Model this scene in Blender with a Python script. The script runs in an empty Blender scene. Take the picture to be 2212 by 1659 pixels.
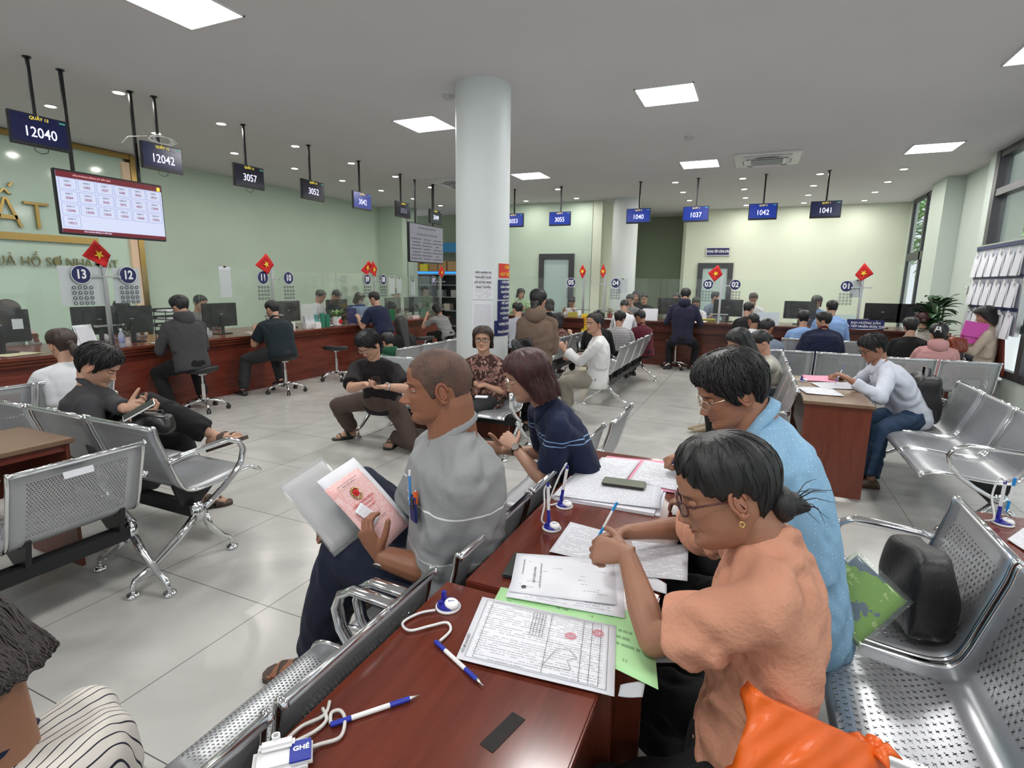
import bpy, bmesh, math, random
import numpy as np
from mathutils import Vector, Matrix, Quaternion
PI=math.pi; rnd=random.Random(7)
SC=bpy.context.scene; COL=SC.collection
# ---------------- camera ----------------
F_PX=1173.5; YAW=-.41494; PITCH=.18445; ROLL=.014517; CAM_Z=1.6
cy_,sy_=math.cos(YAW),math.sin(YAW); cp_,sp_=math.cos(PITCH),math.sin(PITCH)
c_f=Vector((sy_*cp_,cy_*cp_,-sp_)); c_r0=Vector((cy_,-sy_,0)); c_u0=c_r0.cross(c_f)
c_r=c_r0*math.cos(ROLL)+c_u0*math.sin(ROLL); c_u=c_u0*math.cos(ROLL)-c_r0*math.sin(ROLL)
cam=bpy.data.cameras.new('camera'); camo=bpy.data.objects.new('camera',cam); COL.objects.link(camo)
camo.matrix_world=Matrix(((c_r.x,c_u.x,-c_f.x,0),(c_r.y,c_u.y,-c_f.y,0),(c_r.z,c_u.z,-c_f.z,CAM_Z),(0,0,0,1)))
cam.sensor_fit='HORIZONTAL'; cam.sensor_width=36; cam.lens=36*F_PX/2212; cam.clip_start=.02; cam.clip_end=200
SC.camera=camo
# ---------------- world, light, exposure ----------------
w=bpy.data.worlds.new('world'); SC.world=w; w.use_nodes=True
w.node_tree.nodes['Background'].inputs[0].default_value=(.86,.94,1,1)
w.node_tree.nodes['Background'].inputs[1].default_value=1.0
vs=SC.view_settings; vs.view_transform='Standard'; vs.look='None'; vs.gamma=1; vs.use_curve_mapping=False; vs.exposure=0.06
SC.cycles.max_bounces=7; SC.cycles.diffuse_bounces=4; SC.cycles.glossy_bounces=4; SC.cycles.transmission_bounces=6; SC.cycles.transparent_max_bounces=14
SC.cycles.caustics_reflective=False; SC.cycles.caustics_refractive=False; SC.cycles.sample_clamp_indirect=4
SC.cycles.use_denoising=True
H=3.6   # ceiling height
def lamp(kind,name,loc,energy,color,size=.5,rot=(0,0,0),**k):
    l=bpy.data.lights.new(name,kind); l.energy=energy; l.color=color
    if kind=='AREA':
        l.shape=k.get('shape','SQUARE'); l.size=size
        if 'size_y' in k: l.shape='RECTANGLE'; l.size_y=k['size_y']
        if 'spread' in k: l.spread=k['spread']
    else: l.shadow_soft_size=size
    o=bpy.data.objects.new(name,l); COL.objects.link(o); o.location=loc; o.rotation_euler=rot
    return o
PANELS=[(x,y) for y in (-3.8,-.3,3.1,6.4,10.05) for x in (-4.1,-1.05,2.15)]
for x,y in PANELS: lamp('AREA','panel_light',(x,y,H-.03),34,(1,.99,.97),.58)
DOWN=[(x,y) for x in (-7.9,-6.6) for y in [1.6+1.27*i for i in range(10)] if not (x>-7 and y>11.5)]
DOWN+=[(-5.4,12.95),(-5.4,11.6),(-4.1,11.6),(-4.1,12.95)]+[(x,y) for x in (-1.65,-.42,.86,2.11) for y in (11.6,12.85,14.1,15.35) if not (x<-1 and y>15)]
for x,y in DOWN: lamp('AREA','downlight_light',(x,y,H-.02),7.5 if x<-4.2 else 10.5,(1,.97,.9),.11,shape='DISK')
# unseen side behind the camera is left open for sky light; windows at right
# ---------------- helpers ----------------
V=Vector
def at(px,py,z):      # a pixel of the 2212 x 1659 frame and a height give a point of the place
    d=c_f*F_PX+c_r*(px-1106)-c_u*(py-829.5); return V((0,0,CAM_Z))+d*((z-CAM_Z)/d.z)
def atX(px,py,x):
    d=c_f*F_PX+c_r*(px-1106)-c_u*(py-829.5); return V((0,0,CAM_Z))+d*(x/d.x)
def atY(px,py,y):
    d=c_f*F_PX+c_r*(px-1106)-c_u*(py-829.5); return V((0,0,CAM_Z))+d*(y/d.y)
def tag(o,label=None,cat=None,group=None,kind=None):
    if label: o['label']=label
    if cat: o['category']=cat
    if group: o['group']=group
    if kind: o['kind']=kind
    return o
def thing(name,label,cat,loc=(0,0,0),rz=0,group=None):
    o=bpy.data.objects.new(name,None); COL.objects.link(o); o.empty_display_size=.1
    o.location=loc; o.rotation_euler=(0,0,rz); return tag(o,label,cat,group)
def kids(o): return [c for c in bpy.data.objects if c.parent==o]
def copy_tree(o,parent=None,loc=None,rz=None,label=None,group=None):
    m={}
    def rec(o,p):
        c=o.copy(); COL.objects.link(c)
        c.parent=p
        for ch in KIDS.get(o.name,[]): rec(ch,c)
        return c
    KIDS.clear()
    for ob in bpy.data.objects:
        if ob.parent: KIDS.setdefault(ob.parent.name,[]).append(ob)
    c=rec(o,parent)
    if loc is not None: c.location=loc
    if rz is not None: c.rotation_euler=(0,0,rz)
    if label: c['label']=label
    if group: c['group']=group
    return c
KIDS={}
ONUM={'13':'thirteen','12':'twelve','11':'eleven','10':'ten','9':'nine','8':'eight','7':'seven','6':'six','5':'five','4':'four','3':'three','2':'two','1':'one'}
ORD=('first','second','third','fourth','fifth','sixth','seventh','eighth','ninth','tenth')
class B:
    def __init__(s): s.v=[];s.f=[];s.m=[];s.uv=[];s.cm=0;s.M=None
    def add(s,vs,fs,uv=None):
        n=len(s.v)
        if s.M is not None: vs=[s.M@V(p) for p in vs]
        s.v+=[tuple(p) for p in vs]
        for i,f in enumerate(fs):
            s.f.append([n+j for j in f]); s.m.append(s.cm); s.uv.append(uv[i] if uv else None)
        return s
    def box(s,c,d,rz=0,rot=None):
        x,y,z=d[0]/2,d[1]/2,d[2]/2
        R=rot if rot is not None else Matrix.Rotation(rz,3,'Z')
        vs=[V(c)+R@V((a*x,b*y,e*z)) for a in(-1,1) for b in(-1,1) for e in(-1,1)]
        return s.add(vs,[(0,1,3,2),(4,6,7,5),(0,4,5,1),(2,3,7,6),(0,2,6,4),(1,5,7,3)])
    def bbox(s,c,d,r=.005,rz=0,rot=None):    # box with bevelled edges
        R=rot if rot is not None else Matrix.Rotation(rz,3,'Z')
        bm=bmesh.new(); bmesh.ops.create_cube(bm,size=1)
        for v in bm.verts: v.co=V((v.co.x*d[0],v.co.y*d[1],v.co.z*d[2]))
        bmesh.ops.bevel(bm,geom=bm.edges[:],offset=min(r,min(d)*.45),segments=2,affect='EDGES')
        bm.verts.index_update()
        s.add([V(c)+R@v.co for v in bm.verts],[[v.index for v in f.verts] for f in bm.faces]); bm.free(); return s
    def cyl(s,a,b,r,r2=None,n=12,caps=True):
        r2=r if r2 is None else r2
        return s.tube([a,b],[r,r2],n,caps)
    def tube(s,pts,r,n=8,caps=True,flat=1,up=None,closed=False):
        pts=[V(p) for p in pts]; k=len(pts)
        rs=r if isinstance(r,(list,tuple)) else [r]*k
        vs=[];prev=None
        for i,p in enumerate(pts):
            a=pts[(i-1)%k] if (i>0 or closed) else p; b=pts[(i+1)%k] if (i<k-1 or closed) else p
            t=(b-a).normalized() if (b-a).length>1e-9 else V((0,0,1))
            if up is not None and i==0 and prev is None: prev=V(up)
            if prev is None: prev=V((0,0,1)) if abs(t.z)<.9 else V((1,0,0))
            u=prev-t*prev.dot(t)
            if u.length<1e-5: u=V((1,0,0))-t*t.x
            u.normalize(); prev=u; w_=t.cross(u)
            for j in range(n):
                an=2*PI*j/n; vs.append(p+u*math.cos(an)*rs[i]*flat+w_*math.sin(an)*rs[i])
        fs=[]
        m=k if closed else k-1
        for i in range(m):
            for j in range(n):
                a0=i*n+j;a1=i*n+(j+1)%n;b0=((i+1)%k)*n+j;b1=((i+1)%k)*n+(j+1)%n
                fs.append((a0,a1,b1,b0))
        if caps and not closed: fs+= [list(range(n))[::-1],[ (k-1)*n+j for j in range(n)]]
        return s.add(vs,fs)
    def lathe(s,prof,c=(0,0,0),n=20,axis=None):   # prof: (r,z) list
        c=V(c); vs=[]
        Q=V((0,0,1)).rotation_difference(V(axis)) if axis is not None else None
        for r,z in prof:
            for j in range(n):
                p=V((r*math.cos(2*PI*j/n),r*math.sin(2*PI*j/n),z))
                vs.append(c+(Q@p if Q else p))
        fs=[(i*n+j,i*n+(j+1)%n,(i+1)*n+(j+1)%n,(i+1)*n+j) for i in range(len(prof)-1) for j in range(n)]
        if abs(prof[0][0]-prof[-1][0])>1e-6: fs+=[list(range(n))[::-1],[(len(prof)-1)*n+j for j in range(n)]]
        return s.add(vs,fs)
    def ell(s,c,r,n=12,rot=None):
        m=max(6,n//2+1); vs=[];c=V(c)
        for i in range(1,m):
            a=PI*i/m
            for j in range(n):
                p=V((r[0]*math.sin(a)*math.cos(2*PI*j/n),r[1]*math.sin(a)*math.sin(2*PI*j/n),r[2]*math.cos(a)))
                vs.append(c+(rot@p if rot is not None else p))
        top=V((0,0,r[2])); 
        vs+=[c+(rot@top if rot is not None else top),c-(rot@top if rot is not None else top)]
        T=len(vs)-2
        fs=[((i+1)*n+j,(i+1)*n+(j+1)%n,i*n+(j+1)%n,i*n+j) for i in range(m-2) for j in range(n)]
        fs+=[(j,(j+1)%n,T) for j in range(n)]+[((m-2)*n+(j+1)%n,(m-2)*n+j,T+1) for j in range(n)]
        return s.add(vs,fs)
    def rings(s,R,caps=True,closed=True,uvs=None):   # list of equal-length rings
        n=len(R[0]);vs=[p for r in R for p in r]
        m=n if closed else n-1
        fs=[(i*n+j,i*n+(j+1)%n,(i+1)*n+(j+1)%n,(i+1)*n+j) for i in range(len(R)-1) for j in range(m)]
        if caps and closed: fs+=[list(range(n))[::-1],[(len(R)-1)*n+j for j in range(n)]]
        return s.add(vs,fs)
    def prism(s,poly,z0,z1,f=None):   # poly: 2-D outline; f maps (x,y,z)->point
        n=len(poly); f=f or (lambda x,y,z:(x,y,z))
        vs=[f(x,y,z0) for x,y in poly]+[f(x,y,z1) for x,y in poly]
        fs=[list(range(n))[::-1],list(range(n,2*n))]+[(i,(i+1)%n,n+(i+1)%n,n+i) for i in range(n)]
        return s.add(vs,fs)
    def quad(s,a,b,c,d): return s.add([a,b,c,d],[(0,1,2,3)],[[(0,0),(1,0),(1,1),(0,1)]])
    def mesh(s,name):
        me=bpy.data.meshes.new(name); me.from_pydata(s.v,[],s.f)
        if any(s.uv):
            l=me.uv_layers.new(name='UVMap'); i=0; fl=[]
            for f,u in zip(s.f,s.uv): fl+= [c for q in (u or [(0,0)]*len(f)) for c in q]
            l.data.foreach_set('uv',fl)
        return me
    def build(s,name,mats,parent=None,smooth=False,fix=True):
        me=s.mesh(name)
        if not isinstance(mats,(list,tuple)): mats=[mats]
        for m in mats: me.materials.append(m)
        me.polygons.foreach_set('material_index',s.m)
        if smooth: me.polygons.foreach_set('use_smooth',[True]*len(s.f))
        me.update()
        if fix and len(s.f)>1:
            bm=bmesh.new(); bm.from_mesh(me); bmesh.ops.recalc_face_normals(bm,faces=bm.faces); bm.to_mesh(me); bm.free()
        if smooth=='auto' :
            me.polygons.foreach_set('use_smooth',[True]*len(s.f)); me.set_sharp_from_angle(angle=.7)
        o=bpy.data.objects.new(name,me); COL.objects.link(o)
        if parent: o.parent=parent
        return o
# text as a mesh; origin centred, in the local xz plane of the frame given by right r and up u
FONT=None
def textmesh(b,s,size,org,r,u,bold=.0,align='CENTER',ext=.002,wid=1.0):
    cu=bpy.data.curves.new('t','FONT'); cu.body=s; cu.size=size; cu.align_x=align; cu.align_y='CENTER'
    cu.offset=bold*size; cu.extrude=ext; cu.resolution_u=3; cu.fill_mode='BOTH'
    o=bpy.data.objects.new('t',cu); COL.objects.link(o)
    dg=bpy.context.evaluated_depsgraph_get(); me=bpy.data.meshes.new_from_object(o.evaluated_get(dg))
    r=V(r).normalized();u=V(u).normalized();n=r.cross(u);org=V(org)
    b.add([org+r*v.co.x*wid+u*v.co.y+n*v.co.z for v in me.vertices],[list(p.vertices) for p in me.polygons])
    bpy.data.objects.remove(o); bpy.data.curves.remove(cu); bpy.data.meshes.remove(me); return b
# ---------------- materials ----------------
def nt(name):
    m=bpy.data.materials.new(name); m.use_nodes=True; t=m.node_tree; return m,t,t.nodes['Principled BSDF']
MC={}
def mat(name,c,rough=.5,metal=0,em=0,bump=0,bs=60,var=0,vs_=5,spec=None,trans=0,alpha=1,sss=0,coat=0,ior=None):
    if name in MC: return MC[name]
    m,t,p=nt(name); N=t.nodes; L=t.links
    p.inputs['Base Color'].default_value=(*c,1); p.inputs['Roughness'].default_value=rough; p.inputs['Metallic'].default_value=metal
    if spec is not None: p.inputs['Specular IOR Level'].default_value=spec
    if coat: p.inputs['Coat Weight'].default_value=coat; p.inputs['Coat Roughness'].default_value=.1
    if trans: p.inputs['Transmission Weight'].default_value=trans
    if ior: p.inputs['IOR'].default_value=ior
    if alpha<1: p.inputs['Alpha'].default_value=alpha
    if em: p.inputs['Emission Color'].default_value=(*c,1); p.inputs['Emission Strength'].default_value=em
    if var or bump:
        tc=N.new('ShaderNodeTexCoord')
    if var:
        n=N.new('ShaderNodeTexNoise'); n.inputs['Scale'].default_value=vs_; n.inputs['Detail'].default_value=5
        L.new(tc.outputs['Object'],n.inputs['Vector'])
        r=N.new('ShaderNodeMapRange'); r.inputs['From Min'].default_value=.3; r.inputs['From Max'].default_value=.7
        r.inputs['To Min'].default_value=1-var; r.inputs['To Max'].default_value=1+var
        L.new(n.outputs['Fac'],r.inputs['Value'])
        x=N.new('ShaderNodeMix'); x.data_type='RGBA'; x.blend_type='MULTIPLY'; x.inputs[0].default_value=1
        x.inputs[6].default_value=(*c,1); L.new(r.outputs[0],x.inputs[7]); L.new(x.outputs[2],p.inputs['Base Color'])
    if bump:
        n=N.new('ShaderNodeTexNoise'); n.inputs['Scale'].default_value=bs; n.inputs['Detail'].default_value=4
        L.new(tc.outputs['Object'],n.inputs['Vector'])
        b=N.new('ShaderNodeBump'); b.inputs['Strength'].default_value=1; b.inputs['Distance'].default_value=bump
        L.new(n.outputs['Fac'],b.inputs['Height']); L.new(b.outputs[0],p.inputs['Normal'])
    MC[name]=m; return m
def node(t,k,**kw):
    n=t.nodes.new('ShaderNode'+k)
    for a,v in kw.items():
        if a.startswith('i_'):
            key=a[2:]; n.inputs[int(key) if key.isdigit() else key.replace('_',' ')].default_value=v
        else: setattr(n,a,v)
    return n
def math_(t,op,a,b=None,c=None):
    n=t.nodes.new('ShaderNodeMath'); n.operation=op
    for i,x in enumerate((a,b,c)):
        if x is None: continue
        if isinstance(x,(int,float)): n.inputs[i].default_value=x
        else: t.links.new(x,n.inputs[i])
    return n.outputs[0]
def mixc(t,fac,a,b,bt='MIX'):
    n=node(t,'Mix',data_type='RGBA',blend_type=bt)
    for i,x in ((0,fac),(6,a),(7,b)):
        if isinstance(x,(int,float)): n.inputs[i].default_value=x
        elif isinstance(x,tuple): n.inputs[i].default_value=(*x,1) if len(x)==3 else x
        else: t.links.new(x,n.inputs[i])
    return n.outputs[2]
def coord(t,which='Object'):
    tc=node(t,'TexCoord'); s=node(t,'SeparateXYZ'); t.links.new(tc.outputs[which],s.inputs[0]); return tc.outputs[which],s.outputs
def ramp(t,fac,stops):
    r=node(t,'ValToRGB'); e=r.color_ramp.elements
    while len(e)<len(stops): e.new(.5)
    for el,(p,c) in zip(e,stops): el.position=p; el.color=(*c,1) if len(c)==3 else c
    t.links.new(fac,r.inputs[0]); return r.outputs[0]
def noise(t,vec,scale,detail=4,out='Fac',rough=.5,dist=0):
    n=node(t,'TexNoise'); n.inputs['Scale'].default_value=scale; n.inputs['Detail'].default_value=detail; n.inputs['Roughness'].default_value=rough
    n.inputs['Distortion'].default_value=dist
    t.links.new(vec,n.inputs['Vector']); return n.outputs[out]
def mapping(t,vec,scale=(1,1,1),rot=(0,0,0),loc=(0,0,0)):
    m=node(t,'Mapping'); m.inputs['Scale'].default_value=scale; m.inputs['Rotation'].default_value=rot; m.inputs['Location'].default_value=loc
    t.links.new(vec,m.inputs[0]); return m.outputs[0]
def bump(t,p,h,dist,strength=1):
    b=node(t,'Bump'); b.inputs['Distance'].default_value=dist; b.inputs['Strength'].default_value=strength
    t.links.new(h,b.inputs['Height']); t.links.new(b.outputs[0],p.inputs['Normal'])
def floor_mat():
    m,t,p=nt('floor_tile'); L=t.links; v,xyz=coord(t)
    def grout(c,off):
        a=math_(t,'FRACT',math_(t,'MULTIPLY_ADD',c,1/.8,off)); a=math_(t,'ABSOLUTE',math_(t,'SUBTRACT',a,.5)); return math_(t,'GREATER_THAN',a,.4975)
    g=math_(t,'MAXIMUM',grout(xyz[0],2.6-.0),grout(xyz[1],-2.2+.0))
    n1=noise(t,v,1.6,8,dist=1.5); n2=noise(t,v,9,6,rough=.7)
    c=ramp(t,n1,[(.3,(.40,.40,.375)),(.5,(.465,.46,.435)),(.75,(.53,.525,.50))])
    vein=math_(t,'GREATER_THAN',math_(t,'SUBTRACT',.012,math_(t,'ABSOLUTE',math_(t,'SUBTRACT',noise(t,v,3.2,7,dist=2.5),.5))),0)
    spots=math_(t,'MULTIPLY',vein,math_(t,'GREATER_THAN',n2,.56))
    c=mixc(t,math_(t,'MULTIPLY',spots,.25),c,(.42,.42,.41)); c=mixc(t,g,c,(.09,.085,.08))
    L.new(c,p.inputs['Base Color']); p.inputs['Roughness'].default_value=.17; p.inputs['Specular IOR Level'].default_value=.4
    r=math_(t,'MULTIPLY_ADD',n2,.16,.12); L.new(r,p.inputs['Roughness'])
    return m
def wood_mat(name,ax=1,c0=(.055,.0125,.007),c1=(.135,.034,.018),rough=.28,sc=1):
    m,t,p=nt(name); v,xyz=coord(t)
    s=[14,14,14]; s[ax]=1.6
    n=noise(t,mapping(t,v,tuple(a*sc for a in s)),1.3,6,dist=1.2)
    n2=noise(t,mapping(t,v,tuple(a*6*sc for a in s)),1.5,4)
    f=math_(t,'ADD',math_(t,'MULTIPLY',n,.75),math_(t,'MULTIPLY',n2,.25))
    t.links.new(ramp(t,f,[(.32,c0),(.68,c1)]),p.inputs['Base Color']); p.inputs['Roughness'].default_value=rough
    return m
def stripe_wall(name,c):
    return mat(name,c,.55,0,0,.0006,180,.03,1.1)
M=dict(
 ceiling=mat('ceiling_paint',(.70,.675,.695),.8,0,0,.0008,30,.02,.8),
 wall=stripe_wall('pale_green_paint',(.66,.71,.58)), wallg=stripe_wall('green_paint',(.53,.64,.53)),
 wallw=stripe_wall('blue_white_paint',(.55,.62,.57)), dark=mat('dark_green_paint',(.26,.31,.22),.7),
 frame=mat('dark_grey_aluminium',(.055,.056,.062),.4,.3), black=mat('black_plastic',(.012,.012,.014),.35),
 blackm=mat('black_metal',(.02,.02,.022),.38,.4), chrome=mat('chrome',(.78,.79,.8),.1,1), steel=mat('brushed_steel',(.62,.62,.63),.28,1),
 white=mat('white_plastic',(.78,.78,.78),.35), lamp=mat('lamp_diffuser',(1,.99,.97),.5,0,7), down=mat('downlight_diffuser',(1,.97,.9),.5,0,9),
 gold=mat('polished_gold',(.48,.33,.12),.22,1), red=mat('flag_red',(.62,.012,.012),.7), yellow=mat('star_yellow',(.9,.62,.04),.6),
 paper=mat('white_paper',(.74,.75,.80),.8), navy=mat('navy_sticker',(.012,.018,.10),.45), whitep=mat('white_print',(.88,.88,.9),.6),
 ink=mat('black_ink',(.03,.03,.035),.7), rubber=mat('black_rubber',(.02,.02,.02),.6),
 wood=wood_mat('red_brown_wood',1,(.10,.018,.011),(.20,.042,.024)), woodx=wood_mat('red_brown_wood_across',0), woodz=wood_mat('red_brown_wood_upright',2,(.10,.022,.011),(.17,.042,.022)),
 desk=wood_mat('polished_mahogany_top',1,(.085,.018,.011),(.16,.036,.021),.16,.6),
 deskb=wood_mat('worn_brown_top',1,(.15,.085,.05),(.21,.13,.08),.35,.6), floor=floor_mat())
def glass_mat(name,tint,alpha,rough=.03,refl=.35):
    m,t,p=nt(name); N=t.nodes; o=N['Material Output']
    tr=node(t,'BsdfTransparent'); tr.inputs[0].default_value=(*tint,1); gl=node(t,'BsdfGlossy'); gl.inputs['Roughness'].default_value=rough
    df=node(t,'BsdfDiffuse'); df.inputs[0].default_value=(.7,.78,.74,1)
    lw=node(t,'LayerWeight'); lw.inputs[0].default_value=.25
    mx=node(t,'MixShader'); t.links.new(math_(t,'MULTIPLY_ADD',lw.outputs['Fresnel'],refl,.015),mx.inputs[0]); t.links.new(tr.outputs[0],mx.inputs[1]); t.links.new(gl.outputs[0],mx.inputs[2])
    m2=node(t,'MixShader'); m2.inputs[0].default_value=alpha; t.links.new(mx.outputs[0],m2.inputs[1]); t.links.new(df.outputs[0],m2.inputs[2])
    t.links.new(m2.outputs[0],o.inputs[0]); return m
M['glass']=glass_mat('partition_glass',(.975,.99,.98),.025); M['panelglass']=glass_mat('sign_glass',(.80,.93,.86),.06)
# ---------------- the room ----------------
def struct(name,b,m,smooth=False): return tag(b.build(name,m,None,smooth),kind='structure')
struct('floor',B().box((-5,6,-.05),(16.4,27,.1)),M['floor'])
struct('ceiling',B().box((-4.9,6,H+.05),(16.4,27,.1)),M['ceiling'])
struct('wall_left',B().box((-9.95,3.4,H/2),(.3,19,H)),M['wallg'])
struct('wall_left_corner',B().box((-9.5,12.95,H/2),(1,.25,H)).box((-9.2,13.3,H/2),(.4,.5,H)),M['wallg'])
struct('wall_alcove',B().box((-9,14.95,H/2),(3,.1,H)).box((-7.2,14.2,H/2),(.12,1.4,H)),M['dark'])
struct('wall_back',B().box((-5.5,13.6,H/2),(3.34,.2,H)),M['wallg'])
struct('wall_pier',B().box((-3.72,14.45,H/2),(.24,1.9,H)),M['wall'])
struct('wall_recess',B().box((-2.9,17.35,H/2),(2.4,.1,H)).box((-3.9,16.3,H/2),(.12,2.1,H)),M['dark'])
struct('wall_far',B().box((.65,16.1,H/2),(5.1,.2,H)).box((-1.95,16.8,H/2),(.1,1.2,H)),M['wall'])
def ring_frame(b,c,w,h,t,d,ax):   # a rectangular frame, ax: axis it is thin along
    for dx,dz,ww,hh in ((-(w-t)/2,0,t,h),((w-t)/2,0,t,h),(0,(h-t)/2,w-2*t,t),(0,-(h-t)/2,w-2*t,t)):
        if ax=='y': b.box((c[0]+dx,c[1],c[2]+dz),(ww,d,hh))
        else: b.box((c[0],c[1]+dx,c[2]+dz),(d,ww,hh))
    return b
for n,(x,y,w_,h_) in enumerate(((-4.74,13.5,.94,2.34),(-1.07,16.0,.9,2.2)),1):
    d=struct('door_%d'%n,ring_frame(B(),(x,y-.02,h_/2),w_,h_,.13,.1,'y'),M['frame'])
    g=B().box((0,0,0),(w_-.26,.02,h_-.26)).build('door_glass',mat('frosted_glass',(.42,.54,.52),.35),d); g.location=(x,y-.01,h_/2)
    B().tube([(x+w_/2-.2,y-.07,1.0),(x+w_/2-.2,y-.12,1.0),(x+w_/2-.32,y-.12,1.0)],.01).build('door_handle',M['steel'],d)
# right wall: pier, tall window beyond it, low sill and the glazed strip beside the camera
struct('wall_right',B().box((3.12,13.05,H/2),(.3,.9,H)).box((3.4,11.9,H/2),(.3,2.3,H)).box((3.2,2.4,.23),(.2,17.2,.46)).box((3.2,10.85,H/2),(.2,.3,H)).box((3.22,16.0,H/2),(.12,.4,H)).box((3.05,13.52,H/2),(.12,.14,H)),M['wallw'])
w1=struct('window_1',ring_frame(ring_frame(B(),(3.16,14.65,2.95),2.1,1.3,.09,.05,'x'),(3.16,14.65,1.15),2.1,2.3,.09,.05,'x').box((3.16,14.55,1.8),(.05,.1,3.6)),M['frame'])
B().box((3.17,14.65,1.8),(.012,2.05,3.5)).build('window_glass',glass_mat('window_pane',(.97,.98,.98),.0,.02,.12),w1)
w2=B()
for y in (10.62,8.75,6.6,4.4,2.2,0,-2.2): w2.box((3.16,y,2.03),(.16,.14,3.14))
for z in (.5,1.1,3.0,3.55): w2.box((3.16,2.2,z),(.14,17,.1))
w2=struct('window_2',w2,M['frame'])
B().box((3.18,2.2,2.3),(.012,16.9,2.4)).build('window_glass',M['glass'],w2)
B().box((3.18,2.2,.78),(.02,16.9,.6)).build('frosted_pane',mat('glowing_frosted_pane',(.75,.84,.86),.3,0,.9),w2)  # pane emits its own glow in place of daylight behind it
struct('wall_camera_side',B().box((-3,-5.4,.5),(14,.1,1)).box((-3,-5.4,3.3),(14,.1,.6)),M['wallw'])
# outside, seen through the tall window
struct('ground_outside',B().box((13,14,-.15),(19.4,44,.1)),mat('pale_paving',(.55,.55,.52),.9))
struct('trim_1',B().box((1.25,15.95,.06),(4.2,.03,.12)),M['wallw'])
# round columns
def column(x,y,r,lab):
    b=B().lathe([(r,0),(r,H-.05),(r+.004,H-.02),(r+.004,H)],(x,y,0),48)
    o=b.build('round_column',mat('column_paint',(.66,.71,.71),.5,0,0,.0012,25,.035,1.6),None,'auto'); return tag(o,lab,'column')
column(-2.78,5.46,.29,'large round pale column with notices taped on it, in the middle of the hall')
column(-3.03,13.52,.30,'slimmer looking round pale column at the far wall behind window 04')
# ceiling fixtures
def led(x,y,k):
    t=thing('ceiling_panel_light','square white LED ceiling panel '+k,'ceiling light',(x,y,H),0,'square LED panels in the ceiling')
    ring_frame_=B()
    for a in range(4):
        R=Matrix.Rotation(a*PI/2,3,'Z'); c=R@V((.295,0,-.006)); ring_frame_.box(c,(.012,.602,.014),rot=R)
    ring_frame_.build('frame',M['white'],t); B().box((0,0,-.004),(.585,.585,.006)).build('diffuser',M['lamp'],t)
PL={(-4.1,3.1):'nearest the camera, cut off by the top edge',(-4.1,6.4):'just left of the big column',(-4.1,10.05):'just right of the big column, far',(-1.05,6.4):'large in view between column and air conditioner',(-1.05,10.05):'beside the ceiling air conditioner, on its left',(2.15,10.05):'to the right of the ceiling air conditioner',(2.15,6.4):'cut off by the right edge of the photo'}
for p in PANELS:
    if p in PL: led(*p,PL[p])
    else: led(*p,'beyond the top edge of the photo, %s, %s row'%({-4.1:'left',-1.05:'middle',2.15:'right'}[p[0]],{3.1:'nearest',-.3:'overhead',-3.8:'rear'}[p[1]]))
def downl(x,y,lab):
    t=thing('downlight',lab,'downlight',(x,y,H),0,'round recessed downlights')
    B().lathe([(.056,-.001),(.075,-.001),(.078,-.006),(.056,-.012)],n=24).build('trim_ring',M['white'],t,'auto')
    B().lathe([(.0,-.013),(.056,-.013),(.056,-.004)],n=24).build('diffuser',M['down'],t); return t
dl0=None; cnt={}
for x,y in DOWN:
    key=x if x>-4 else ('c' if x>-6 else x); cnt[key]=cnt.get(key,0)+1; o_=ORD[cnt[key]-1]
    if x==-7.9: lab,g=o_+' round downlight from the camera in the row nearest the left wall','wall-side downlights over the left counter'
    elif x==-6.6: lab,g=o_+' round downlight from the camera in the row above the left counter displays','hall-side downlights over the left counter'
    elif x<-4: lab,g='round downlight above the windows right of the big column, %s of four'%o_,'downlights by the column'
    else:
        w_={-1.65:'leftmost',-.42:'second',.86:'third',2.11:'rightmost'}[x]; lab,g='%s downlight going back in the %s file above the far counter'%(o_,w_),'downlights above the far counter'
    if dl0 is None: dl0=downl(x,y,lab); dl0['group']=g
    else: copy_tree(dl0,None,(x,y,H),0,lab,g)
def cassette(x,y,lab):
    t=thing('ceiling_air_conditioner',lab,'air conditioner',(x,y,H))
    B().bbox((0,0,-.015),(.95,.95,.03),.012).bbox((0,0,-.04),(.7,.7,.03),.02).build('cover',M['white'],t)
    g=B().box((0,0,-.056),(.46,.46,.008))
    g.build('grille_backing',M['blackm'],t); s=B()
    for i in range(7): s.box((0,-.2+i*.066,-.062),(.46,.012,.008))
    s.build('grille',M['white'],t)
    for a in range(4):
        R=Matrix.Rotation(a*PI/2,3,'Z'); B().box(R@V((.3,0,-.058)),(.06,.5,.006),rot=R@Matrix.Rotation(.25,3,'Y')).build('louvre',M['white'],t)
    pts=[(.34*math.cos(a)*(1+.1*(abs(math.sin(2*a)))),.34*math.sin(a)*(1+.1*abs(math.sin(2*a))),-.058) for a in [2*PI*i/24 for i in range(24)]]
    B().tube(pts,.006,6,closed=True).build('seal',M['blackm'],t)
cassette(-.03,10.0,'white ceiling cassette air conditioner above the right counter queue')
cassette(-5.75,10.2,'white ceiling cassette air conditioner half hidden by the big column')
for x,y,lab in ((-3.25,5.55,'white round smoke detector on the ceiling left of the big column'),(-1.02,8.2,'small round grey ceiling detector between the LED panels')):
    t=thing('smoke_detector',lab,'smoke detector',(x,y,H)); B().lathe([(.07,0),(.07,-.02),(.05,-.045),(.0,-.05)]).build('body',mat('grey_plastic',(.5,.5,.5),.4),t,'auto'); B().lathe([(.075,0),(.075,-.008),(.0,-.009)]).build('base',M['white'],t,'auto')
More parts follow.
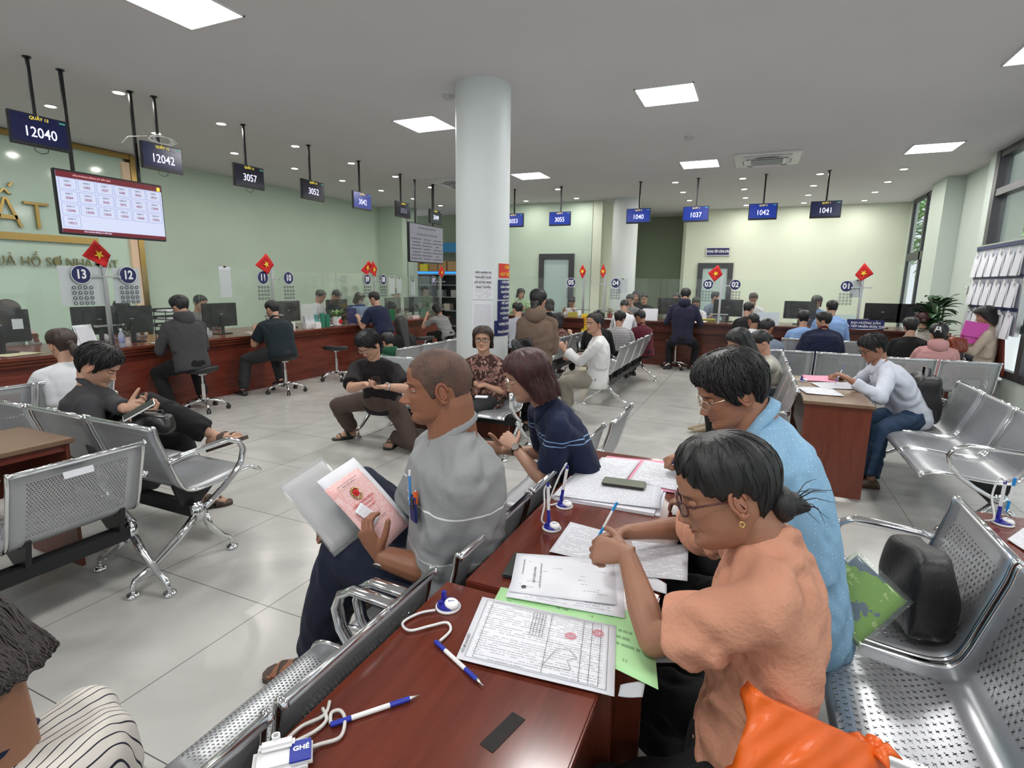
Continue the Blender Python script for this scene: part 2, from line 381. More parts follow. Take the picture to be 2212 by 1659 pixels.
# ---------------- service counters ----------------
LX=-6.56; RY=11.12
t=thing('service_counter','long red-brown wooden service counter along the left side with stools in front','counter',(LX,0,0))
b=B()
for x0,x1,z0,z1 in ((-.14,-.1,.09,.69),):b.box(((x0+x1)/2-.02,4.6,(z0+z1)/2),(.06,13.2,z1-z0))
b.build('front_panel',M['wood'],t)
B().box((-.11,4.6,.05),(.1,13.2,.1)).box((-.12,4.6,.12),(.08,13.2,.04)).build('plinth',M['wood'],t)
B().bbox((-.62,4.85,.785),(1.26,12.7,.035),.008).bbox((-.07,4.85,.752),(.12,12.7,.035),.01).bbox((-.08,4.85,.715),(.09,12.7,.04),.012).build('worktop',wood_mat('counter_top_wood',1,(.10,.022,.012),(.20,.05,.028),.22),t)
t=thing('service_counter','red-brown wooden service counter along the far side under windows 01 to 05','counter',(0,RY,0))
for x0,x1 in ((-5.2,-3.28),(-3.0,3.0)):
    xc,wd=(x0+x1)/2,x1-x0
    B().box((xc,.14,.39),(wd,.06,.6)).build('front_panel',M['woodx'],t)
    B().box((xc,.11,.05),(wd,.1,.1)).box((xc,.12,.12),(wd,.08,.04)).build('plinth',M['woodx'],t)
    B().bbox((xc,.62,.865),(wd,1.26,.035),.008).bbox((xc,.07,.83),(wd,.12,.035),.01).bbox((xc,.08,.74),(wd,.1,.15),.012).box((xc,.16,.6),(wd,.05,.16)).build('worktop',wood_mat('far_counter_top_wood',0,(.055,.015,.010),(.11,.03,.02),.25),t)
# glass screens, one pane per window, with stainless posts
def pane(a,c,d,lab):
    o=B().box(((a[0]+c[0])/2,(a[1]+c[1])/2,(d+1.72)/2),(abs(a[0]-c[0]) or .01,abs(a[1]-c[1]) or .01,1.72-d)).build('glass_screen',M['glass']); return tag(o,lab,'glass screen','clear glass screens on the counters')
PY=[3.85,6.2,8.67,11.1]; ys=[-1,2.6]+[PY[0],5.0,PY[1],7.4,PY[2],9.85,PY[3]]
NM={1:'at the far left edge',2:'carrying window number thirteen',3:'carrying window number twelve',4:'carrying window number eleven',5:'carrying window number ten',6:'carrying window number nine',7:'carrying window number eight',8:'carrying window number seven'}
for i in range(1,len(ys)-1): pane((-6.75,ys[i]+.012),(-6.75,ys[i+1]-.012),.803,'clear glass counter screen '+NM[i+1])
xs=[-5.0,-3.38,-2.92,-1.77,-.63,.53,1.69]
for x0,x1,k in ((-5.0,-3.4,'05'),(-2.9,-1.78,'04'),(-1.76,-.65,'03'),(-.61,.52,'02'),(.54,1.67,'01')): pane((x0,11.4),(x1,11.4),.883,'clear glass counter screen carrying window number '+ONUM[k.lstrip('0')])
def star(b,c,r,u,R):   # five-pointed star
    p=[]
    for i in range(10):
        a=PI/2+i*PI/5; q=R if i%2==0 else R*.4; p.append((q*math.cos(a),q*math.sin(a)))
    c=V(c);r=V(r);u=V(u);n=r.cross(u).normalized()
    b.prism(p,0,.002,lambda x,y,z:c+r*x+u*y+n*z)
def post(x,y,z0,lab,fl,group='posts'):
    t=thing('glass_screen_post','stainless steel post '+lab,'post',(x,y,z0),0,'stainless posts between the counter screens')
    B().bbox((0,0,.5*(1.82-z0)),(.04,.04,1.82-z0),.006).build('upright',M['steel'],t)
    L=(x<-6)
    for z in (1.6,1.05):
        b=B(); b.bbox((0,0,z-z0),(.03,.34,.02) if L else (.34,.03,.02),.006)
        for s in (-.15,.15): b.cyl((-.0,s,z-z0) if L else (s,0,z-z0),((.03,s,z-z0) if L else (s,-.03,z-z0)),.014)
        b.build('glass_clamp',M['steel'],t)
    for (pts,nrm,la) in fl:
        P=[V(p) for p in pts]; c=sum(P,V())/4
        f=thing('hand_flag',la,'flag',tuple(P[2]))
        o=P[2]; n=V(nrm); b=B(); nn=6
        vs=[];fs=[]
        for i in range(nn+1):
            for j in range(nn+1):
                u_,v_=i/nn,j/nn
                q=(P[0]*(1-u_)+P[1]*u_)*(1-v_)+(P[3]*(1-u_)+P[2]*u_)*v_
                vs.append(q-o+n*(.008*math.sin(5*u_+3*v_)))
        fs=[(i*(nn+1)+j,(i+1)*(nn+1)+j,(i+1)*(nn+1)+j+1,i*(nn+1)+j+1) for i in range(nn) for j in range(nn)]
        b.add(vs,fs); fo=b.build('cloth',M['red'],f,True)
        md=fo.modifiers.new('s','SOLIDIFY'); md.thickness=.001; md.offset=-1
        up=(P[0]-P[1]).normalized(); rt=(P[3]-P[0]).normalized(); rt=(rt-up*rt.dot(up)).normalized()
        if rt.cross(up).dot(n)<0: rt=-rt
        b=B(); star(b,c-o+n*.012,rt,up,.055); b.build('star',M['yellow'],f)
        q=P[3]-o if L else V((0,0,0)); B().cyl(q+n*-.004,V((x,y,1.6))-o+n*.02,.004,n=6).build('stick',M['steel'],f)
fx=lambda *q:[(-6.72,a,c) for a,c in q]
fy=lambda *q:[(a,11.36,c) for a,c in q]
NX,NY=(1,0,0),(0,-1,0); FL='small red flag with a yellow star '
post(-6.75,PY[0],.8,'between windows thirteen and twelve',[(fx((3.78,2.0),(3.64,1.82),(3.86,1.70),(3.93,1.84)),NX,FL+'beside window number thirteen')])
post(-6.75,PY[1],.8,'between windows eleven and ten',[(fx((6.1,1.98),(5.9,1.8),(6.11,1.67),(6.24,1.81)),NX,FL+'above window number eleven')])
post(-6.75,PY[2],.8,'between windows nine and eight',[([(-6.74,a,c) for a,c in ((8.49,1.97),(8.28,1.78),(8.46,1.69),(8.6,1.9))],NX,FL+'above window nine, the rear of two overlapping'),(fx((8.59,1.98),(8.5,1.76),(8.67,1.67),(8.73,1.82)),NX,FL+'above window nine, the front of two overlapping')])
post(-6.75,PY[3],.8,'beside window seven',[(fx((11.09,1.97),(10.97,1.79),(11.09,1.68),(11.25,1.80)),NX,FL+'beside window number seven')])
post(-3.38,11.4,.88,'right of window number five',[(fy((-3.41,2.0),(-3.48,1.86),(-3.41,1.7),(-3.33,1.86)),NY,FL+'right of window number five, narrow in view')])
post(-2.92,11.4,.88,'left of window number four',[(fy((-2.96,2.02),(-3.03,1.84),(-2.96,1.71),(-2.90,1.86)),NY,FL+'left of window number four')])
post(-.63,11.4,.88,'between windows three and two',[(fy((-.71,1.99),(-.89,1.84),(-.76,1.67),(-.62,1.81)),NY,FL+'above window number three')])
post(1.69,11.4,.88,'right of window number one',[(fy((1.68,2.03),(1.56,1.82),(1.66,1.71),(1.84,1.84)),NY,FL+'above window number one')])
# window numbers stuck on the glass with the ring-edged speaking holes under them
def number(s,c,L):
    t=thing('window_number','round navy sticker with the window number %s'%ONUM[s.lstrip('0')],'number sign',c,PI/2 if L else 0)
    B().lathe([(.0,0),(.1,0),(.1,-.003),(0,-.003)],(0,-.003,0),32,(0,1,0)).build('disc',M['navy'],t)
    b=B().lathe([(.094,0),(.1,0),(.1,-.0015),(.094,-.0015)],(0,-.008,0),32,(0,1,0)); textmesh(b,s,.135,(0,-.009,.0),(1,0,0),(0,0,1),.03,wid=.8 if L else .95,ext=.001); b.build('number',M['whitep'],t)
    h=thing('speaking_holes','grid of small speaking holes under the window number %s'%ONUM[s.lstrip('0')],'speaking holes',(c[0],c[1],c[2]-.22),PI/2 if L else 0)
    for i in range(4):
        b=B()
        for j in range(4):
            b.lathe([(.011,0),(.02,0),(.02,-.004),(.011,-.004)],(-.085+.056*j,-.005,.08-.056*i),14,(0,1,0))
        b.build('hole_row',mat('grey_rings',(.09,.10,.12),.4),h)
for s,y in (('13',3.61),('12',4.1),('11',6.03),('10',6.52),('09',8.44),('08',8.93),('07',10.78)): number(s,(-6.74,y,1.62),True)
for s,x in (('05',-3.66),('04',-2.69),('03',-.87),('02',-.38),('01',1.46)): number(s,(x,11.39,1.62),False)
# queue number displays
SCR=mat('blue_screen',(.004,.006,.035),.2,0,.7); SCRB=mat('bright_blue_screen',(.005,.020,.17),.2,0,1.0); SCRD=mat('dark_screen',(.006,.007,.015),.15,0,.6)
TW=mat('screen_white',(.72,.72,.92),.5,0,.9); TY=mat('screen_yellow',(.75,.6,.05),.5,0,.8); TG=mat('screen_green',(.05,.3,.2),.5,0,.7)
def display(n,num,c,L,scr,tcol,lean=0):
    t=thing('queue_display','hanging queue display for window %s, reading %s'%(ONUM[n],num),'display',(c[0],c[1],H),PI/2 if L else 0,'queue displays over the left counter' if L else 'queue displays over the far counter')
    zc=2.94-H; B().bbox((0,.012,zc),(.48,.035,.29),.006).build('casing',M['black'],t)
    sc=B().box((0,-.0075,zc-.012),(.45,.004,.205)).box((0,-.0075,zc+.113),(.45,.004,.04)).build('screen',scr,t)
    b=B();textmesh(b,num,.128,(0,-.0115,zc-.02),(1,0,0),(0,0,1),.004,ext=.001,wid=.85); b.build('queue_number',tcol,t)
    b=B();textmesh(b,'QUẦY '+n,.038,(0,-.0115,zc+.108),(1,0,0),(0,0,1),.01,ext=.001); b.build('window_title',TY,t)
    b=B();b.box((.19,-.0115,zc+.112),(.05,.002,.012)); b.build('status_mark',TG,t)
    B().bbox((0,.05,zc/2+.02),(.028,.028,-zc+.0),.004).box((0,.04,zc+.02),(.1,.04,.1)).cyl((0,.05,-.002),(0,.05,-.012),.035).build('pole',M['blackm'],t)
    if L and int(n)>10: B().tube([(-.06,.01,zc-.14),(-.05,.01,zc-.18),(0,.01,zc-.2),(.05,.01,zc-.18),(.06,.01,zc-.14)],.0035,6).build('cable_loop',M['black'],t)
for n,num,y,sc in (('13','12040',3.2,SCR),('12','12042',4.38,SCR),('11','3057',5.56,SCRD),('10','3052',6.72,SCRD),('9','3042',7.87,SCRB),('8','3050',9.07,SCRD),('7','3049',10.24,SCRD)): display(n,num,(-6.33,y),True,sc,TW if n!='8' else mat('dim_digits',(.2,.2,.28),.5,0,.5))
for n,num,x,sc in (('6','3053',-5.0,SCRB),('5','3055',-3.93,SCRB),('4','1040',-2.28,SCRB),('3','1037',-1.19,SCRB),('2','1042',-.02,SCRB),('1','1041',.985,SCR)): display(n,num,(x,11.3),False,sc,TW)
b=B()
for k in range(3):
    b.tube([(-6.31+.03*math.sin(i*1.1+k),4.38+.1*math.sin(i*.8+k*2)*(1+.3*k),3.13+.045*math.cos(i*.9+k*1.7)) for i in range(9)],.005,6)
b.tube([(-6.36,4.25,3.15),(-6.38,4.05,3.1),(-6.39,3.98,3.02)],.005,6)
tag(b.build('cable_bundle',M['white'],None,True),'tangled white cable bundled on top of the QUẦY 12 display','cable')
def tv(y,w_,h_,zc,lab):
    t=thing('information_screen',lab,'screen',(-6.4,y,H),PI/2)
    z=zc-H; B().bbox((0,.02,z),(w_,.045,h_),.006).build('casing',M['black'],t)
    for s in (-.33,.33): B().bbox((s,.06,(z+h_*.2)/2),(.03,.03,-(z+h_*.2)),.004).cyl((s,.06,-.002),(s,.06,-.012),.035).build('pole',M['blackm'],t)
    return t,z
t,z=tv(3.84,1.08,.63,2.33,'large hanging screen with a white grid of queue numbers under a dark red bar')
B().box((0,-.005,z),(1.05,.004,.59)).build('screen',mat('pale_screen',(.50,.54,.70),.3,0,.6),t)
B().box((0,-.008,z+.267),(1.05,.004,.058)).box((0,-.008,z-.277),(1.05,.004,.036)).build('red_bars',mat('screen_dark_red',(.10,.006,.012),.4,0,.8),t)
rows=[['1041','1042','1037','1040','3055','3053'],['3049','3050','3042','3052','3057','12042'],['12040','12030','12041','12050','12008','12066'],['19012']]
k=0; CM=[mat('screen_grey',(.3,.33,.5),.4,0,.6),mat('screen_maroon',(.2,.02,.06),.4,0,.6),M['ink']]
for i,rw in enumerate(rows):
    for j,s in enumerate(rw):
        k+=1; x=-.43+.172*j; zz=z+.18-.122*i; b=B()
        ring_frame(b,(x,-.009,zz),.158,.108,.004,.002,'y'); b.cm=1
        textmesh(b,s,.034,(x,-.01,zz-.016),(1,0,0),(0,0,1),.003,ext=.0005); b.cm=2; textmesh(b,'Quầy %d'%k,.02,(x,-.01,zz+.026),(1,0,0),(0,0,1),0,ext=.0005)
        b.build('queue_card',CM,t)
textmesh(B(),'VĂN PHÒNG ĐĂNG KÝ ĐẤT ĐAI',.018,(-.2,-.01,z-.277),(1,0,0),(0,0,1),0,ext=.0005).build('footer_text',TW,t)
b=B(); textmesh(b,'VĂN PHÒNG ĐĂNG KÝ ĐẤT ĐAI',.024,(-.2,-.011,z+.267),(1,0,0),(0,0,1),.01,ext=.0005); b.build('bar_text',mat('screen_pink',(.7,.4,.4),.4,0,.6),t)
B().box((.49,-.011,z+.262),(.035,.002,.04)).build('yellow_mark',TY,t)
t,z=tv(10.0,1.3,.78,2.37,'large hanging screen with grey lines of text, left of the big column')
B().box((0,-.005,z),(1.26,.004,.74)).build('screen',mat('grey_screen',(.17,.17,.20),.3,0,.45),t)
b=B(); 
for i,l in enumerate(('VĂN PHÒNG ĐĂNG KÝ ĐẤT ĐAI','TIẾP NHẬN HỒ SƠ VÀ TRẢ KẾT QUẢ')): textmesh(b,l,.045,(0,-.009,z+.3-.13*i),(1,0,0),(0,0,1),.01,ext=.0005)
for i in range(7):
    for j in range(3): 
        wl=(.42,.3,.36)[(i+j)%3]*(.5 if (i%3==2 and j==2) else 1); b.box((-.4+.4*j,-.009,z+.08-i*.065),(wl*.9,.002,.02))
b.build('text_lines',mat('screen_text_grey',(.07,.07,.09),.5,0,.3),t)
# glass sign wall with gold trim, far left
t=thing('sign_panel','tall reflective green glass panel edged in gold on the left wall','sign',(-9.8,0,0))
B().box((.04,2.4,1.78),(.05,7.3,3.5)).build('glass',M['panelglass'] if 0 else mat('reflective_green_glass',(.60,.76,.64),.10,0,0,spec=.5,coat=.3),t)
B().box((.06,2.4,3.55),(.12,7.5,.08)).box((.06,6.17,1.8),(.14,.09,3.56)).build('gold_trim',M['gold'],t)
B().box((.09,6.06,1.75),(.05,.12,3.42)).build('pale_strip',mat('pale_pink_strip',(.72,.52,.36),.4,0,.12),t)
b=B()
textmesh(b,'ĐẤT',.56,(.1,4.33,2.44),(0,1,0),(0,0,1),-.012,ext=.02); b.build('gold_letters',M['gold'],t)
for wd,y0 in (('QUẢ',4.20),('HỒ',4.57),('SƠ',4.86),('NHÀ',5.20),('ĐẤT',5.60)): textmesh(B(),wd,.19,(.1,y0,1.8),(0,1,0),(0,0,1),-.006,ext=.012,wid=.9).build('small_word',mat('dull_gold',(.32,.30,.16),.3,1),t)
B().box((.1,4.2,2.15),(.04,2.6,.1)).build('gold_bar',M['gold'],t)
o=B()
o.box((-6.77,3.62,1.50),(.003,.42,.42)); tag(o.build('notice_sheet',M['paper']),'large white sheet hung behind the glass under window number 13','paper')
tag(B().box((-6.77,4.1,1.5),(.003,.3,.4)).build('notice_sheet',M['paper']),'white sheet hung behind the glass under window number 12','paper')
tag(B().box((-6.77,4.9-1.9,1.12),(.003,.09,.1)).build('paper_note',M['paper']),'small blank note stuck on the glass left of window 13','paper')
for x_,y_,z_,w_,h_,lab in ((-6.77,5.42,1.55,.18,.42,'long paper strips hanging on the glass left of window 11'),(-6.77,9.25,1.5,.2,.32,'left one of two white sheets hung right of window 08'),(-6.77,9.5,1.5,.17,.3,'right one of two white sheets hung right of window 08'),(-6.77,10.0,1.45,.17,.3,'lower white sheet taped on the glass left of window 07')):
    t=thing('notice_sheet',lab,'paper',(x_,y_,z_)); B().box((0,0,0),(.003,w_,h_)).build('sheet',M['paper'],t); B().box((.006,0,h_/2),(.012,.03,.02)).build('clip',M['black'],t)
for x_,z_,lab in ((-2.55,1.56,'white sheet hung on the glass right of window number 04'),(1.62,1.58,'grey sheet hung on the glass behind window number 01')):
    t=thing('notice_sheet',lab,'paper',(x_,11.41,z_)); B().box((0,0,0),(.2,.003,.3)).build('sheet',M['paper'],t); B().box((0,-.006,.15),(.03,.012,.02)).build('clip',M['black'],t)
# monitors behind the glass
def monitor(c,rz,lab,w_=.56):
    t=thing('computer_monitor',lab,'monitor',c,rz,'black monitors seen from behind')
    B().bbox((0,0,.275),(w_,.025,.34),.006).bbox((0,.02,.27),(w_*.6,.03,.22),.01).build('screen_back',M['black'],t)
    B().bbox((0,.04,.13),(.05,.025,.24),.006).build('neck',M['blackm'],t)
    B().bbox((0,.03,.008),(.22,.18,.014),.006).build('foot',M['blackm'],t)
    B().box((0,.037,.29),(.05,.002,.012)).build('badge',mat('grey_badge',(.3,.32,.35),.4),t)
for y,k in ((2.98,'at window 13, cut by the left edge'),(4.02,'just left of the post at window 12'),(4.3,'at window 12 behind the vase'),(5.56,'at window 11 beside the hooded man'),(6.82,'at window 10 behind the dark polo man'),(8.02,'at window 09 behind the potted plant'),(9.75,'at window eight behind the green box'),(10.45,'at window seven beside the striped tee')):
    monitor((-7.12-(.16 if y==4.02 else 0),y,.803),-PI/2,'black computer monitor '+k)
for x,k in ((-1.62,'between windows 04 and 03'),(-.5,'beneath window 02'),(.8,'beneath window 01, left side'),(2.12,'at the right counter end, the left of two'),(2.62,'at the right counter end, the right of two')): monitor((x,11.95 if x<2 else 11.8,.883),PI,'black computer monitor '+k)
# ---------------- small things on the counters and walls ----------------
def page_mat(name,base=(.73,.74,.79),ink=(.16,.16,.19),lines=24,col=1,dens=.5,colour2=None):
    m,t,p=nt(name); tc=node(t,'TexCoord'); s=node(t,'SeparateXYZ'); t.links.new(tc.outputs['UV'],s.inputs[0]); u,v=s.outputs[0],s.outputs[1]
    ln=math_(t,'MULTIPLY',v,lines); fr=math_(t,'FRACT',ln); row=math_(t,'FLOOR',ln)
    cv=node(t,'CombineXYZ'); t.links.new(math_(t,'MULTIPLY',u,70),cv.inputs[0]); t.links.new(math_(t,'MULTIPLY',row,3.7),cv.inputs[1])
    cv2=node(t,'CombineXYZ'); t.links.new(math_(t,'MULTIPLY',u,5),cv2.inputs[0]); t.links.new(math_(t,'MULTIPLY',row,1.9),cv2.inputs[1])
    wd=math_(t,'GREATER_THAN',noise(t,cv.outputs[0],1,1),.42); par=math_(t,'GREATER_THAN',noise(t,cv2.outputs[0],1,1),1-dens-.08)
    band=math_(t,'MULTIPLY',math_(t,'GREATER_THAN',fr,.35),math_(t,'LESS_THAN',fr,.75))
    mg=math_(t,'MULTIPLY',math_(t,'LESS_THAN',math_(t,'ABSOLUTE',math_(t,'SUBTRACT',u,.5)),.42),math_(t,'LESS_THAN',math_(t,'ABSOLUTE',math_(t,'SUBTRACT',v,.5)),.44))
    f=math_(t,'MULTIPLY',math_(t,'MULTIPLY',wd,par),math_(t,'MULTIPLY',band,mg))
    t.links.new(mixc(t,math_(t,'MULTIPLY',f,.55),base,ink),p.inputs['Base Color']); p.inputs['Roughness'].default_value=.75
    return m
PG=page_mat('printed_page'); PGD=page_mat('dense_printed_page',lines=34,dens=.7); PGG=page_mat('light_printed_page',ink=(.35,.35,.4),lines=18,dens=.4)
def sheet(c,w_,h_,rz,m,name='paper_sheet',lab=None,cat='paper',group=None,z=None,th=.0012,curl=.004,seed=0,parent=None):
    r=random.Random(seed*13+5); n=8; b=B(); ph=r.random()*6
    vs=[];uv=[]
    for i in range(n+1):
        for j in range(n+1):
            x,y=(i/n-.5)*w_,(j/n-.5)*h_
            vs.append((x,y,th+curl*(.5+.5*math.sin(ph+4*i/n+2.2*j/n))*(abs(i/n-.5)+abs(j/n-.5))))
    fs=[];us=[]
    for i in range(n):
        for j in range(n):
            fs.append((i*(n+1)+j,(i+1)*(n+1)+j,(i+1)*(n+1)+j+1,i*(n+1)+j+1)); us.append([(i/n,j/n),((i+1)/n,j/n),((i+1)/n,(j+1)/n),(i/n,(j+1)/n)])
    b.add(vs,fs,us); o=b.build(name,m,parent,True,fix=False); md=o.modifiers.new('s','SOLIDIFY'); md.thickness=.0008; md.offset=-1
    o.location=c; o.rotation_euler=(0,0,rz)
    if lab: tag(o,lab,cat,group)
    return o
def pile(c,w_,h_,n,rz,lab,m=None,cat='paper stack',name='paper_stack'):
    b=B(); r=random.Random(int(c[1]*100)); 
    for i in range(n): b.box((r.uniform(-.01,.01),r.uniform(-.01,.01),.004+i*.008),(w_,h_,.0065),r.uniform(-.12,.12))
    o=b.build(name,m or M['paper']); o.location=c; o.rotation_euler=(0,0,rz); return tag(o,lab,cat)
ZL=.803; ZR=.883
# left counter
pile((-6.95,5.05,ZL),.3,.22,11,.1,'stack of white files beside the hooded man'); 
t=thing('document_tray','black stacked letter trays full of papers behind the hooded man','letter tray',(-7.35,5.0,ZL))
for i in range(4): B().box((0,0,.04+.1*i),(.26,.36,.012)).box((-.13,0,.06+.1*i),(.01,.36,.05)).build('tray',M['black'],t); B().box((.02,0,.055+.1*i),(.22,.3,.018)).build('papers',M['paper'],t)
for dx in (-.12,.12):
    for dy in (-.17,.17): B().cyl((dx,dy,0),(dx,dy,.36),.006).build('support',M['black'],t)
sheet((-6.72,4.45,ZL),.21,.3,.3,M['paper'],lab='white sheet lying on the counter left of the hooded man',seed=1)
sheet((-6.8,4.75,ZL),.21,.3,-.4,mat('pale_yellow_paper',(.75,.72,.48),.7),lab='pale yellow sheet on the counter behind the hooded man',seed=2)
sheet((-6.9,3.0,ZL),.3,.34,.2,mat('cream_paper',(.72,.66,.45),.7),lab='cream sheet on the counter at window 13',seed=3)
sheet((-6.71,5.95,ZL),.21,.45,.1,M['paper'],lab='white form on the counter before the dark polo man',seed=4)
sheet((-6.66,5.98,ZL+.003),.17,.4,.35,mat('green_folder',(.02,.22,.07),.5),'folder',lab='green folder lying on the white form at window 11',cat='folder',seed=5)
sheet((-6.92,6.0,ZL),.2,.3,-.2,mat('pink_paper',(.80,.52,.52),.7),lab='pale pink sheet behind the glass at window 11',seed=6)
def stand(c,rz,lab,m,w_=.24,h_=.3):
    t=thing('acrylic_sign_stand',lab,'sign stand',c,rz); R=Matrix.Rotation(-.3,3,'X')
    b=B(); b.quad(*[R@V((x,0,z)) for x,z in ((-w_/2,0),(w_/2,0),(w_/2,h_),(-w_/2,h_))]); o=b.build('printed_card',m,t,fix=False); o.location=(0,-.004,.012)
    B().bbox((0,.0,.006),(w_+.02,.12,.008),.003).box(R@V((0,.006,h_/2))+V((0,0,.012)),(w_+.03,.004,h_+.03),rot=R).build('holder',mat('frosted_acrylic',(.62,.70,.72),.2),t)
stand((-6.66,3.58,ZL),PI/2+.3,'acrylic stand with a printed white card at window 13',PGD,.2,.26)
stand((-6.6,3.42,ZL),PI/2+.5,'smaller white card stand behind the ponytail woman',PG,.15,.2)
def bottle(c,lab):
    t=thing('water_bottle',lab,'bottle',c); B().lathe([(.028,0),(.031,.01),(.031,.13),(.027,.15),(.012,.185),(.012,.2)],n=16).build('bottle',mat('clear_plastic',(.55,.62,.75),.1,0,0,trans=.5),t,'auto')
    B().lathe([(.0315,.05),(.0315,.12)],n=16).build('wrap_label',mat('patterned_wrap',(.25,.26,.42),.4,0,0,0,60,.9,60),t,'auto'); B().lathe([(.014,.198),(.014,.215),(0,.216)],n=12).build('cap',M['white'],t,'auto')
bottle((-6.62,3.88,ZL),'water bottle with a patterned wrap before the post at window 12')
def leaf(b,base,d,L,w_,droop,up=V((0,0,1))):
    d=V(d).normalized(); s=d.cross(up); s=s.normalized() if s.length>.01 else V((1,0,0)); R=[]
    for i in range(6):
        q=i/5; p=V(base)+d*L*q-up*droop*q*q; ww=w_*math.sin(PI*min(.97,q*.9+.08))**.8
        R.append([p-s*ww/2+up*.15*ww,p,p+s*ww/2+up*.15*ww])
    vs=[q for r in R for q in r]; b.add(vs,[(i*3+j,i*3+j+1,(i+1)*3+j+1,(i+1)*3+j) for i in range(5) for j in range(2)])
LEAF=mat('leaf_green',(.06,.17,.04),.5,0,0,var=.5,vs_=20); LEAFL=mat('striped_leaf_green',(.22,.36,.14),.5,var=.5,vs_=40); LEAFD=mat('dark_leaf',(.018,.06,.02),.35,var=.4,vs_=12)
t=thing('flower_vase','small white vase of grey green sprigs at window 12','vase',(-6.72,4.0,ZL))
B().lathe([(.03,0),(.038,.04),(.028,.07),(.04,.1),(.036,.1)],n=16).build('vase',mat('pink_white_ceramic',(.72,.62,.6),.3),t,'auto')
b=B(); r=random.Random(3)
for i in range(60):
    a=r.uniform(0,2*PI); L=r.uniform(.05,.16); d=V((math.cos(a)*.6,math.sin(a)*.6,r.uniform(.5,1.2))); p=V((0,0,.1))+d.normalized()*L*r.random(); leaf(b,p,d+V((r.uniform(-.5,.5),r.uniform(-.5,.5),0)),.035,.014,.0)
b.build('sprigs',mat('grey_leaf',(.22,.26,.2),.6,var=.6,vs_=60),t)
t=thing('potted_plant','leafy plant in a white pot with a red diamond on the left counter','potted plant',(-6.72,7.55,ZL))
B().lathe([(.055,0),(.075,.02),(.08,.17),(.07,.17),(.07,.15),(0,.15)],n=24).build('pot',M['white'],t,'auto')
B().add([(.083,0,.03),(.081,.05,.085),(.083,0,.14),(.081,-.05,.085)],[(0,1,2,3)]).build('red_diamond',M['red'],t)
b=B(); r=random.Random(5)
for i in range(70):
    a=r.uniform(0,2*PI); e=r.uniform(.25,1.4); leaf(b,(.03*math.cos(a),.03*math.sin(a),.15+.06*r.random()),(math.cos(a),math.sin(a),e),r.uniform(.1,.19),.035,.04)
b.build('leaves',LEAFL,t)
def board(c,s,rz,m,name,lab,cat,tilt=0,parts=None):
    t=thing(name,lab,cat,c,rz); B().bbox((0,0,s[2]/2),s,.003).build('body',m,t)
    return t
t=thing('leaflet_rack','white rack of leaflets standing at window 10','leaflet rack',(-6.82,7.0,ZL),PI/2)
B().box((0,0,.2),(.34,.02,.4)).box((0,-.05,.05),(.34,.1,.1)).build('rack',M['white'],t)
for i in range(3): B().box((-.11+.11*i,-.06,.14),(.1,.012,.16),rot=Matrix.Rotation(-.2,3,'X')).build('leaflet',PG if i<2 else mat('teal_print',(.1,.35,.35),.5),t)
t=thing('document_holder','blue desktop document holder at window 09','document holder',(-6.85,8.35,ZL),PI/2)
B().box((0,0,.01),(.5,.2,.02)).box((0,.09,.17),(.5,.015,.34)).box((-.24,0,.15),(.015,.2,.3)).box((.24,0,.15),(.015,.2,.3)).build('shell',mat('blue_plastic',(.02,.04,.25),.4),t)
for i in range(3): B().box((-.15+.15*i,.0,.17),(.13,.05,.28)).build('files',mat('pale_blue_paper',(.35,.5,.75),.6),t)
board((-6.8,6.55,ZL),(.14,.1,.12),.2,M['white'],'tissue_box','small white printed box on the counter at window 10','box')
board((-6.62,6.97,ZL),(.12,.06,.09),PI/2,M['white'],'pen_box','low white box on the counter edge left of the potted plant','box')
for y,h_,k in ((7.2,.24,'left'),(7.32,.21,'right')):
    board((-6.72,y,ZL),(.09,.03,h_),PI/2,mat('green_card_holder',(.03,.2,.12),.4),'card_holder','small green and white card holder, the %s one by the potted plant'%k,'card holder')
def dispenser(y,lab):
    t=thing('sanitizer_bottle',lab,'bottle',(-6.8,y,ZL)); B().lathe([(.03,0),(.034,.01),(.034,.12),(.015,.15),(.012,.17)],n=16).build('bottle',M['white'],t,'auto'); B().lathe([(.0345,.03),(.0345,.1)],n=16).build('wrap_label',M['navy'],t,'auto')
    B().cyl((0,0,.17),(0,0,.2),.008).box((.015,0,.205),(.05,.016,.01)).build('pump',M['navy'],t)
dispenser(5.35+.75,'white pump bottle with a dark wrap at window 11')
sheet((-6.85,8.3-.7,ZL),.3,.2,0,M['paper'],lab='white papers on the counter left of the navy shirt man',seed=8)
board((-6.8,9.2,ZL),(.2,.12,.22),PI/2,mat('deep_green_box',(.01,.13,.05),.4),'file_box','green file box at window 08','box')
board((-6.8,10.05,ZL),(.24,.14,.06),PI/2,mat('white_pink_box',(.75,.6,.6),.6),'paper_tray','low pink and white tray of slips at window 07','tray')
board((-6.85,10.55,ZL),(.14,.1,.2),PI/2,mat('deep_green_box2',(.015,.16,.06),.4),'file_box','green box on the counter left of the striped shirt woman','box')
